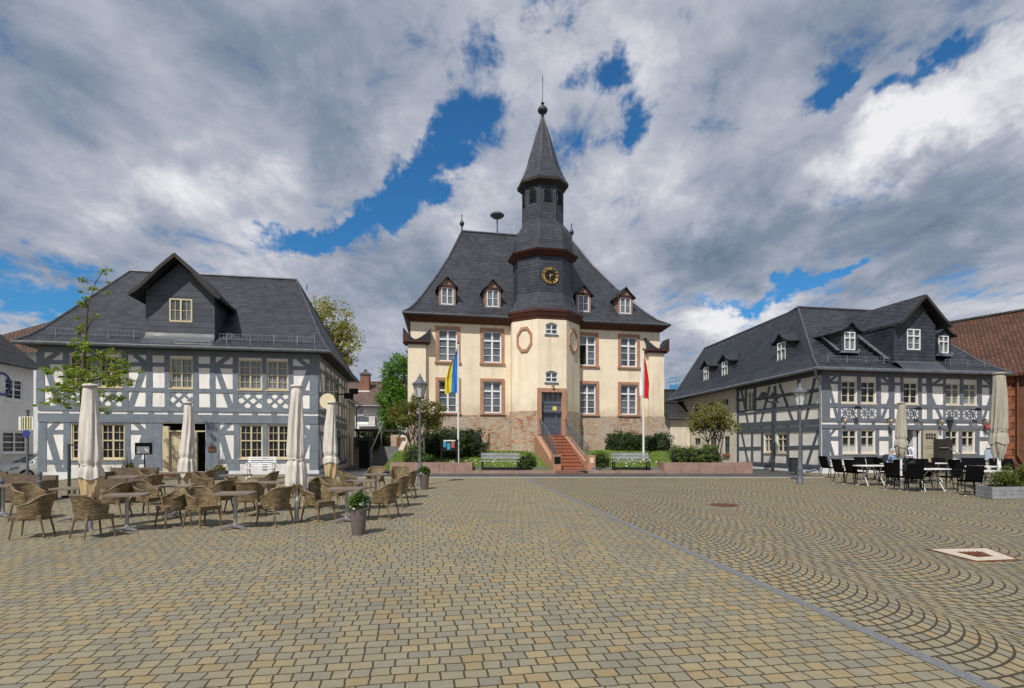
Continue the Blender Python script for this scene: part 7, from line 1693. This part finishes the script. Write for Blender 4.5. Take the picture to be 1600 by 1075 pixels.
def parasol(label, x, y, H, lo, rt, rb, mat, tan, group, pole_r=.036, tan_start=.80, seed=1):
    z = G(x, y); t = thing('closed_parasol', label, 'parasol', (x, y, z), 0, group); c = Vector((x, y, z)); rnd = random.Random(seed)
    mb = MB(); mb.tube(c, c+Vector((0, 0, H-.05)), pole_r, n=12); mb.build('pole', M['steel_white'], t, smooth=True)
    mb = MB(); mb.lathe(c, [(.075, 0), (.075, .015), (.05, .03), (pole_r+.012, .05), (pole_r+.012, .30)], 12); mb.build('ground_sleeve', M['steel'], t)
    tie = H-lo; kz = lo+.36*(H-lo)*.72; ph = [rnd.uniform(0, 6.28) for _ in range(4)]
    def prof(f):    # f from the top down
        if f < .03: return rt*.9
        w = rt+(rb-rt)*min(1, f/.68)
        tf = .70; w *= 1-.20*math.exp(-((f-tf)/.022)**2)
        if f > tf: w = w*(1+.20*min(1, (f-tf)/.22))
        if f > .92: w *= 1-.12*(f-.92)/.08
        return w
    def fn(i, j, j0=0.0, j1=1.0, k=1.0):
        a = 2*PI*i; f = j0+(j1-j0)*j; r = prof(f)*k; fold = 1+.125*math.sin(8*a+f*5.4+ph[0])*min(1, f*3)+.075*math.sin(13*a+f*4+ph[1]+2*math.sin(a*2))*min(1, f*3)+.10*math.sin(5*a+ph[2])*max(0, (f-.72)/.28)
        hem = -.10*math.sin(3*a+ph[2])*max(0, (f-.72)/.28)-.06*math.sin(7*a+ph[3])*max(0, (f-.8)/.2)
        wx = .018*math.sin(f*5+ph[2]); wy = .014*math.sin(f*6+ph[3])
        return c+Vector((wx+r*fold*math.cos(a), wy+r*fold*math.sin(a), H-(H-lo)*f+hem*(1 if j1 > .99 else 1)))
    mb = MB(); mb.grid(lambda i, j: fn(i, j, 0, tan_start+.04), 56, 34); mb.lathe(c, [(rt*.95, H), (rt*.5, H+.015), (.001, H+.02)], 20, cap=False); cv = mb.build('canopy', mat, t, smooth=True)
    mb = MB(); mb.grid(lambda i, j: c+(fn(i, j, tan_start-.03, 1.0, .93)-c)*1.0*Vector((1, 1, 1)).x if False else Vector((c.x+(fn(i, j, tan_start-.03, 1.0, .93).x-c.x)*(1-.42*j**1.5), c.y+(fn(i, j, tan_start-.03, 1.0, .93).y-c.y)*(1-.42*j**1.5), fn(i, j, tan_start-.03, 1.0, .93).z)), 44, 10); mb.build('hem_lining', tan, cv, smooth=True)
    mb = MB(); rr = prof(.70)*1.06; zz = H-(H-lo)*.70; mb.path([c+Vector((rr*math.cos(2*PI*k/20), rr*math.sin(2*PI*k/20), zz+.02*math.sin(k))) for k in range(21)], .014, 5, False); mb.build('tie', mat, cv)
    mb = MB(); mb.lathe(c, [(rt*1.18, H-.03), (rt*1.2, H-.005), (rt*1.0, H+.012), (.001, H+.03)], 20, cap=False); mb.build('cap', mat, t, smooth=True); return t
for k, (px, py, H, pt, pb, rt, rb, lab) in enumerate(((141, 829, 2.90, 604, 781, .115, .185, 'foremost closed cream parasol, in front of the young maple'), (293.5, 771, 2.87, 629, 751, .12, .20, 'closed cream parasol in front of the open doorway'), (463.5, 815, 2.97, 604, 767, .115, .175, 'closed cream parasol left of the flower pot, near the house corner'), (517, 771, 2.88, 629, 747, .12, .20, 'closed cream parasol below the round hanging sign'))):
    p = gp(px, py); lo = at(0, pb, p.y).z-p.z; parasol(lab, p.x, p.y, H, lo, rt, rb, M['canvas'], M['canvas_tan'], 'closed cream parasols of the wicker terrace', seed=k+1, tan_start=(.77, .88, .92, .76)[k])
p = gp(1408, 762); parasol('closed sage-grey parasol beside the waiter', p.x, p.y, 2.95, at(0, 711, p.y).z-p.z, .11, .165, M['canvas_grey'], M['canvas_grey'], 'closed grey parasols of the black chair terrace', seed=9)
p = at(1561, 0, 17.9); z = G(p.x, 17.9); parasol('big closed sage-grey parasol behind the long wooden planter', p.x, 17.9, at(0, 583, 17.9).z-z, at(0, 714, 17.9).z-z, .16, .19, M['canvas_grey'], M['canvas_grey'], 'closed grey parasols of the black chair terrace', .05, seed=11)
def black_chair():
    t = thing('black_chair', 'x', 'chair'); mb = MB(); mb.box((0, .02, .44), (.46, .46, .05)); mb.build('seat', M['weave_black'], t)
    mb = MB(); mb.grid(lambda i, j: (-.23+.46*i, -.21-.13*j-.03*math.sin(PI*i)*(1), .46+.46*j), 6, 6, lambda i, j: (.46*i, .46*j)); mb.grid(lambda i, j: (-.23+.46*i, -.245-.13*j-.03*math.sin(PI*i), .46+.46*j), 6, 6, lambda i, j: (.46*i, .46*j))
    for s in (-.23, .23): mb.face([(s, -.21, .46), (s, -.245, .46), (s, -.375, .92), (s, -.34, .92)])
    mb.build('backrest', M['weave_black'], t)
    for s in (-1, 1):
        mb = MB(); mb.path([(s*.235, .2, .44), (s*.245, .2, .65), (s*.25, .1, .67), (s*.245, -.26, .68)], .017, 6); mb.build('armrest', M['black'], t)
    for s in (-1, 1):
        for f in (1, -1):
            mb = MB(); a, b = Vector((s*.21, f*.20, .43)), Vector((s*.235, f*.23-(.05 if f < 0 else 0), .02)); mb.tube(a, b, .018, .015, 6); lg = mb.build('leg', M['black'], t); mb = MB(); mb.lathe((b.x, b.y, 0), [(.018, 0), (.02, .03)], 6); mb.build('foot_cap', M['steel_white'], lg)
    return t
def white_table():
    t = thing('folding_table', 'x', 'table'); mb = MB(); n = 28; a_, b_ = .60, .38
    pts = [(a_*math.copysign(abs(math.cos(2*PI*i/n))**.6, math.cos(2*PI*i/n)), b_*math.copysign(abs(math.sin(2*PI*i/n))**.6, math.sin(2*PI*i/n))) for i in range(n)]
    hi = [Vector((x, y, .74)) for x, y in pts]; lo = [Vector((x, y, .705)) for x, y in pts]; mb.face(hi); mb.face(lo[::-1])
    for i in range(n): mb.face([lo[i], lo[(i+1) % n], hi[(i+1) % n], hi[i]])
    mb.build('tabletop', M['steel_white'], t)
    for s in (-1, 1):
        mb = MB(); mb.path([(s*.32, -.26, 0), (s*.28, .0, .40), (-s*.0+s*.2, .24, .70)], .015, 6); mb.path([(s*.34, .26, 0), (s*.28, .0, .40), (s*.2, -.24, .70)], .015, 6); mb.build('crossed_legs', M['steel_white'], t)
    mb = MB(); mb.tube((-.28, 0, .4), (.28, 0, .4), .014, n=6); mb.build('crossbar', M['steel_white'], t); return t
bc0 = black_chair(); wt0 = white_table(); bi = [0]; wti = [0]
def put_bc(px, py, face, lab):
    p = gp(px, py); o = bc0 if bi[0] == 0 else copy_tree(bc0); bi[0] += 1; place(o, (p.x, p.y, G(p.x, p.y)), R(face-90), lab, 'black chairs of the right-hand terrace'); return p
def put_wt(px, py, rz, lab):
    p = gp(px, py); o = wt0 if wti[0] == 0 else copy_tree(wt0); wti[0] += 1; place(o, (p.x, p.y, G(p.x, p.y)), R(rz), lab, 'white tables of the right-hand terrace')
for a in ((1362, 759, 5, 'white table nearest the house corner, left-hand end of the black chairs'), (1452, 767, 2, 'white table in the front row, in front of the open taupe door'), (1545, 772, 0, 'white table behind the shrubs of the long planter'), (1403, 754.5, 8, 'white table where the seated person sits'), (1452, 753, 8, 'white table at the back, below the open taupe door'), (1532, 761, 4, 'white table at the back, below the pale blue menu board')): put_wt(*a)
for a in ((1297, 747, 10, 'leftmost black chair, standing at the house corner downpipe'), (1319, 755.5, 12, 'second black chair from the left, turned right'), (1338, 757, 20, 'third black chair from the left, at the left end of the first white table'), (1352, 750.5, 275, 'black chair behind the first white table, left one of two'), (1370, 750, 268, 'black chair behind the first white table, right one of two'),
          (1384, 752.5, 5, 'black chair the grey-haired person sits on'), (1390, 757.5, 185, 'black chair at the right end of the first white table'), (1402, 765.5, 25, 'black chair in the front row just left of the grey parasol pole'), (1428, 768, 62, 'black chair with its back to us left of the front row table'), (1425, 756.5, 182, 'black chair right of the table where the person sits'), (1448, 755.5, 262, 'black chair behind the front row table'),
          (1472, 752.5, 255, 'black chair just below the cellar hatch'), (1483, 765.5, 172, 'black chair at the right end of the front row table'), (1515, 774, 75, 'foremost black chair beside the left end of the wooden planter'), (1503, 757, 10, 'black chair between the hatch handrail and the menu board'), (1522, 753, 268, 'left one of two black chairs below the right-hand windows'), (1541, 753, 272, 'right one of two black chairs below the right-hand windows'),
          (1566, 754, 265, 'black chair right of the big parasol, left one of the last pair'), (1585, 755, 270, 'black chair at the right edge, right one of the last pair'), (1437, 764, 100, 'black chair with its back to us at the middle of the front row table')): put_bc(*a)
# long wooden planter
pA, pB, pC = gp(1525, 776), gp(1551, 780.5), gp(1625, 779); base = gp(1560, 779); t = thing('wooden_planter', 'long low grey wooden planter box at the right edge', 'planter', base); h = .36
d1 = (pB-pA); d2 = (pC-pB); pD = pA+d2; up = Vector((0, 0, 1)); mb = MB()
for k in range(3):
    z0, z1 = .01+k*.118, .01+k*.118+.112
    for a, b in ((pA, pB), (pB, pC), (pC, pD), (pD, pA)):
        nrm = (b-a).cross(up).normalized(); s = .004 if a in (pB, pD) else 0; mb.obox(a+up*z0+nrm*s, b-a, -nrm*.035, up*(z1-z0))
mb.build('boards', M['wood_grey'], t); mb = MB(); mb.face([q+up*(h-.05) for q in (pA, pB, pC, pD)]); mb.build('soil', M['soil'], t)
c = (pA+pB+pC+pD)/4
for (px, w, hh, yy, lab, lf) in ((1541, .40, .62, .15, 'low yellow-green shrub at the left end of the wooden planter', 'leaf_conifer'), (1572, .28, .66, .1, 'green shrub in the middle of the wooden planter', 'leaf_conifer'), (1597, .40, .92, .2, 'tall green shrub at the right edge in the wooden planter', 'leaf_thuja')):
    q = gp(px, 774); q = Vector((q.x, pB.y+.25+yy, base.z+h-.06)); tt = thing('planter_shrub', lab, 'shrub', q); bl = [((q.x, q.y, q.z+hh*.35), (w, .3, hh*.4)), ((q.x-.05, q.y, q.z+hh*.65), (w*.6, .25, hh*.42))]; pts = blob_points(bl, 110, shell=.2); pts = pts[pts[:, 2] > q.z]
    leaves('foliage', M[lf], tt, pts, 40, .10, .030, 1.5, .9, aspect=.45); mb = MB()
    for i in range(7): a = random.uniform(0, 6.28); mb.path([q, q+Vector((w*.5*math.cos(a), .15*math.sin(a), hh*.85))], [.012, .004], 4)
    mb.build('stems', M['bark'], tt)
# parked car, three quarters hidden by the picture edge and the house corner
def car():
    L, W, Hc = 4.5, 1.80, 1.48; x, y = -24.0, 29.85; z = G(x, y); rz = R(-115); t = thing('parked_car', 'white estate car parked in the lane at the left edge', 'car', (x, y, z), rz); Mx = Matrix.Translation((x, y, z)) @ Matrix.Rotation(rz, 4, 'Z'); q = lambda a, b, c: Mx@Vector((a, b, c))
    # x forward. stations: (x, half width, sill z, shoulder z)
    st = [(-2.22, .70, .42, .95), (-2.1, .82, .30, 1.0), (-1.4, .89, .24, 1.0), (0, .90, .22, .97), (.9, .90, .22, .95), (1.5, .88, .24, .88), (2.0, .80, .28, .76), (2.22, .62, .36, .62)]
    mb = MB(); rings = []
    for (a, w, z0, z1) in st: rings.append([(a, -w*.93, z0), (a, -w, z0+.15), (a, -w, (z0+z1)/2+.08), (a, -w*.95, z1-.03), (a, -w*.80, z1+.015), (a, 0, z1+.05), (a, w*.80, z1+.015), (a, w*.95, z1-.03), (a, w, (z0+z1)/2+.08), (a, w, z0+.15), (a, w*.93, z0)])
    for i in range(len(rings)-1):
        for k in range(10): mb.face([q(*rings[i][k]), q(*rings[i+1][k]), q(*rings[i+1][k+1]), q(*rings[i][k+1])])
        mb.face([q(*rings[i][0]), q(*rings[i][10]), q(*rings[i+1][10]), q(*rings[i+1][0])])
    mb.face([q(*v) for v in rings[0]]); mb.face([q(*v) for v in rings[-1]][::-1])
    rf = [(-2.05, .64, 1.20), (-1.6, .66, Hc-.04), (-.6, .68, Hc), (.25, .66, Hc-.03), (.5, .63, Hc-.10)]
    for i in range(len(rf)-1):
        (a, w, zz), (a2, w2, z2) = rf[i], rf[i+1]; mb.face([q(a, -w, zz-.03), q(a2, -w2, z2-.03), q(a2, -w2*.7, z2+.01), q(a, -w*.7, zz+.01)]); mb.face([q(a, w*.7, zz+.01), q(a2, w2*.7, z2+.01), q(a2, w2, z2-.03), q(a, w, zz-.03)]); mb.face([q(a, -w*.7, zz+.01), q(a2, -w2*.7, z2+.01), q(a2, w2*.7, z2+.01), q(a, w*.7, zz+.01)])
    for s in (-1, 1):
        for a, b in (((.5, s*.63, Hc-.12), (1.30, s*.78, .90)), ((-.35, s*.67, Hc-.03), (-.30, s*.86, .97)), ((-1.55, s*.66, Hc-.06), (-1.75, s*.82, 1.0))): mb.bar(q(*a), q(*b), .06, .06)
    body = mb.build('body', M['car_white'], t, smooth=True)
    mb = MB(); mb.face([q(.52, -.60, Hc-.12), q(.52, .60, Hc-.12), q(1.30, .74, .92), q(1.30, -.74, .92)]); mb.build('windscreen', M['glass_mid'], t)
    for s in (-1, 1): mb = MB(); mb.face([q(.42, s*.655, Hc-.13), q(-1.7, s*.655, Hc-.12), q(-1.85, s*.83, .99), q(1.15, s*.83, .95)]); mb.build('side_window', M['glass_dark'], t)
    mb = MB(); mb.face([q(-2.02, -.6, 1.22), q(-2.02, .6, 1.22), q(-2.2, .68, .98), q(-2.2, -.68, .98)]); mb.build('rear_window', M['glass_dark'], t)
    for s in (-1, 1):
        mb = MB(); mb.hexa([q(1.95, s*.50, .60), q(2.19, s*.45, .56), q(2.02, s*.80, .60), q(1.7, s*.86, .66), q(1.9, s*.50, .74), q(2.14, s*.47, .66), q(1.97, s*.80, .73), q(1.68, s*.865, .80)]); mb.build('headlight', M['glass_sky'], t)
        mb = MB(); mb.hexa([q(.95, s*.92, .94), q(1.12, s*.90, .94), q(1.12, s*1.10, .96), q(.97, s*1.10, .96), q(.95, s*.92, 1.08), q(1.10, s*.9, 1.06), q(1.10, s*1.08, 1.08), q(.97, s*1.1, 1.10)]); mb.build('wing_mirror', M['car_white'], t)
        for a in (-1.32, 1.38):
            mb = MB(); mb.tube(q(a, s*.66, .32), q(a, s*.905, .32), .32, n=22); wh = mb.build('wheel', M['tyre'], t); mb = MB(); mb.tube(q(a, s*.86, .32), q(a, s*.912, .32), .21, n=18); mb.build('rim', M['lead'], wh)
    mb = MB(); mb.hexa([q(2.17, -.42, .42), q(2.25, -.42, .42), q(2.25, .42, .42), q(2.17, .42, .42), q(2.12, -.42, .60), q(2.235, -.42, .58), q(2.235, .42, .58), q(2.12, .42, .60)]); mb.build('grille', M['black'], t)
car()
# ================================================================== PEOPLE
def skin_body(t, joints, edges, name, mats, paint, sub=2):
    """one continuous figure grown round a skeleton; paint(co, world z) picks the material of each face"""
    me = bpy.data.meshes.new(name); names = list(joints); idx = {k: i for i, k in enumerate(names)}
    me.from_pydata([joints[k][0] for k in names], [(idx[a], idx[b]) for a, b in edges], []); o = bpy.data.objects.new(name, me); COL.objects.link(o)
    md = o.modifiers.new('skin', 'SKIN'); md.use_smooth_shade = True
    sv = me.skin_vertices[0].data
    for k in names:
        r = joints[k][1]; sv[idx[k]].radius = r if isinstance(r, tuple) else (r, r)
    sv[idx[names[0]]].use_root = True; ss = o.modifiers.new('sub', 'SUBSURF'); ss.levels = sub; ss.render_levels = sub
    bpy.context.view_layer.update(); dg = bpy.context.evaluated_depsgraph_get(); m2 = bpy.data.meshes.new_from_object(o.evaluated_get(dg)); bpy.data.objects.remove(o); m2.name = name
    m2.materials.clear()
    for m in mats: m2.materials.append(m)
    for p in m2.polygons: p.material_index = paint(p.center); p.use_smooth = True
    m2.transform(INV[t.name]); q = bpy.data.objects.new(name, m2); COL.objects.link(q); q.parent = t; return q
def hand(J, E, wrist, fwd, side, nm, s=1.0, curl=.35):
    w = Vector(wrist); f = Vector(fwd).normalized(); sd = Vector(side).normalized(); dn = f.cross(sd).normalized()
    J[nm+'palm'] = (w+f*.055*s, (.034*s, .016*s)); E.append((nm+'wrist', nm+'palm'))
    for k in range(4):
        L = (.065, .078, .072, .055)[k]*s; b = w+f*.095*s+sd*(.027-.018*k)*s; J[nm+'f%d0' % k] = (b, .0095*s); J[nm+'f%d1' % k] = (b+f*L*.55-dn*curl*.02, .0085*s); J[nm+'f%d2' % k] = (b+f*L*.85-dn*curl*.06, .0075*s)
        E += [(nm+'palm', nm+'f%d0' % k), (nm+'f%d0' % k, nm+'f%d1' % k), (nm+'f%d1' % k, nm+'f%d2' % k)]
    J[nm+'t0'] = (w+f*.035*s+sd*.04*s, .011*s); J[nm+'t1'] = (w+f*.075*s+sd*.058*s-dn*.01, .009*s); E += [(nm+'palm', nm+'t0'), (nm+'t0', nm+'t1')]
def head(t, c, fwd, hairm, r=.105):
    f = Vector(fwd); f.z = 0; f.normalize(); sd = Vector((-f.y, f.x, 0)); up = Vector((0, 0, 1)); c = Vector(c)
    # hair shell, eyes, ears, nose and mouth sit on the head of the body mesh
    mb = MB(); mb.grid(lambda i, j: c-f*.012+(f*math.cos(2*PI*i)*.086+sd*math.sin(2*PI*i)*.079)*math.sin(PI*(.02+.56*j-.12*j*(.5+.5*math.cos(2*PI*i))))+up*(.013+.118*math.cos(PI*(.02+.56*j-.16*j*(.5+.5*math.cos(2*PI*i))))), 18, 8); mb.build('hair', hairm, t, smooth=True)
    for s in (-1, 1):
        mb = MB(); mb.ball(c+f*.083+sd*s*.032+up*.012, .011, 6, 4); mb.build('eye', M['black'], t); mb = MB(); mb.ball(c+sd*s*.083-up*.005, .024, 6, 4, 1.4); mb.build('ear', M['skin'], t)
    mb = MB(); mb.path([c+f*.088+up*.012, c+f*.112-up*.022], [.008, .014], 6); mb.build('nose', M['skin'], t); mb = MB(); mb.bar(c+f*.093-up*.052-sd*.022, c+f*.093-up*.052+sd*.022, .01, .008); mb.build('mouth', M['leather'], t)
def waiter():
    p = gp(1428, 757); x, y, z = p.x, p.y+.25, p.z-.06; t = thing('person', 'waiter in white shirt and dark apron bending beside the grey parasol', 'person', (x, y, z)); f = Vector((-.93, -.37, 0)).normalized(); s = Vector((-f.y, f.x, 0)); B = Vector((x, y, z)); P = lambda a, b, c: B+f*a+s*b+Vector((0, 0, c))
    J, E = {}, []
    J['pelvis'] = (P(0, 0, .95), (.155, .115)); J['waist'] = (P(.05, 0, 1.10), (.135, .105)); J['chest'] = (P(.12, 0, 1.30), (.165, .12)); J['necb'] = (P(.19, 0, 1.46), (.085, .075)); J['neck'] = (P(.23, 0, 1.53), .055); J['head'] = (P(.28, 0, 1.62), (.078, .088)); J['crown'] = (P(.29, 0, 1.70), (.068, .075))
    E += [('pelvis', 'waist'), ('waist', 'chest'), ('chest', 'necb'), ('necb', 'neck'), ('neck', 'head'), ('head', 'crown')]
    for k, b in (('L', 1), ('R', -1)):
        J[k+'hip'] = (P(0, b*.095, .88), .095); J[k+'knee'] = (P(.03, b*.10, .49), .062); J[k+'ank'] = (P(-.02, b*.10, .09), .042); J[k+'toe'] = (P(.13, b*.11, .035), .035); E += [('pelvis', k+'hip'), (k+'hip', k+'knee'), (k+'knee', k+'ank'), (k+'ank', k+'toe')]
        J[k+'sh'] = (P(.13, b*.185, 1.41), .062); J[k+'el'] = (P(.10, b*.25, 1.13), .047); w = P(.36, b*.12, 1.10); J[k+'wrist'] = (w, .028); E += [('chest', k+'sh'), (k+'sh', k+'el'), (k+'el', k+'wrist')]; hand(J, E, w, f*.9+Vector((0, 0, .05))-s*b*.4, Vector((0, 0, 1)), k)
    def paint(c):
        d = (c-B); h = d.z; fa = d.dot(f); sa = abs(d.dot(s))
        if h > 1.485: return 2
        if fa > .33 and h < 1.2: return 2
        if h > 1.03: return 0 if not (.055 < sa < .10 and h > 1.0) else 1
        return 1
    skin_body(t, J, E, 'body', [M['shirt_white'], M['cloth_dark'], M['skin']], paint)
    head(t, P(.285, 0, 1.645), f, M['hair_brown'])
    mb = MB(); mb.grid(lambda i, j: P(.0, 0, 0)+(f*math.cos(-1.9+3.8*i)*(.165+.05*j)+s*math.sin(-1.9+3.8*i)*(.185+.06*j))+Vector((0, 0, 1.03-.62*j)), 18, 8); mb.build('apron', M['cloth_dark'], t, smooth=True)
    w = P(.42, 0, 1.12); tr = thing('order_pad', 'red-brown folder held in the hands of the waiter', 'folder', w); mb = MB(); mb.obox(w-s*.09-Vector((0, 0, .02)), s*.18, f*.12+Vector((0, 0, .10)), Vector((0, 0, .02))-f*.01); mb.build('cover', M['leather'], tr)
    mb = MB(); mb.obox(w-s*.08+Vector((0, 0, .004)), s*.16, f*.105+Vector((0, 0, .088)), Vector((0, 0, .019))-f*.01); mb.build('pages', M['paper_white'], tr)
def guest():
    p = gp(1384, 752.5); x, y, z = p.x, p.y, G(p.x, p.y); t = thing('person', 'grey-haired person in light blue sleeves and dark vest seated at a white table', 'person', (x, y, z)); a = R(5); f = Vector((math.cos(a), math.sin(a), 0)); s = Vector((-f.y, f.x, 0)); B = Vector((x, y, z)); P = lambda a, b, c: B+f*a+s*b+Vector((0, 0, c)); J, E = {}, []
    J['pelvis'] = (P(-.08, 0, .57), (.16, .12)); J['waist'] = (P(-.09, 0, .75), (.145, .12)); J['chest'] = (P(.04, 0, .93), (.17, .125)); J['necb'] = (P(.14, 0, 1.04), (.085, .075)); J['neck'] = (P(.19, 0, 1.08), .055); J['head'] = (P(.25, 0, 1.15), (.078, .088)); J['crown'] = (P(.27, 0, 1.23), (.068, .075)); E += [('pelvis', 'waist'), ('waist', 'chest'), ('chest', 'necb'), ('necb', 'neck'), ('neck', 'head'), ('head', 'crown')]
    for k, b in (('L', 1), ('R', -1)):
        J[k+'hip'] = (P(.02, b*.10, .545), .09); J[k+'knee'] = (P(.42, b*.12, .53), .065); J[k+'ank'] = (P(.40, b*.12, .09), .042); J[k+'toe'] = (P(.55, b*.13, .035), .035); E += [('pelvis', k+'hip'), (k+'hip', k+'knee'), (k+'knee', k+'ank'), (k+'ank', k+'toe')]
        J[k+'sh'] = (P(.08, b*.19, 1.01), .062); J[k+'el'] = (P(.24, b*.24, .82), .047); w = P(.45, b*.12, .79); J[k+'wrist'] = (w, .028); E += [('chest', k+'sh'), (k+'sh', k+'el'), (k+'el', k+'wrist')]; hand(J, E, w, f-s*b*.3, -s*b, k)
    def paint(c):
        d = c-B; h = d.z; fa = d.dot(f); sa = abs(d.dot(s))
        if h > 1.055 or (fa > .44 and h > .7 and h < .9): return 2
        if h > .66: return 3 if sa > .15 else 1
        return 1
    skin_body(t, J, E, 'body', [M['shirt_white'], M['cloth_dark'], M['skin'], M['cloth_blue']], paint); head(t, P(.258, 0, 1.17), f, M['hair_grey'])
waiter(); guest()
bpy.context.view_layer.update()
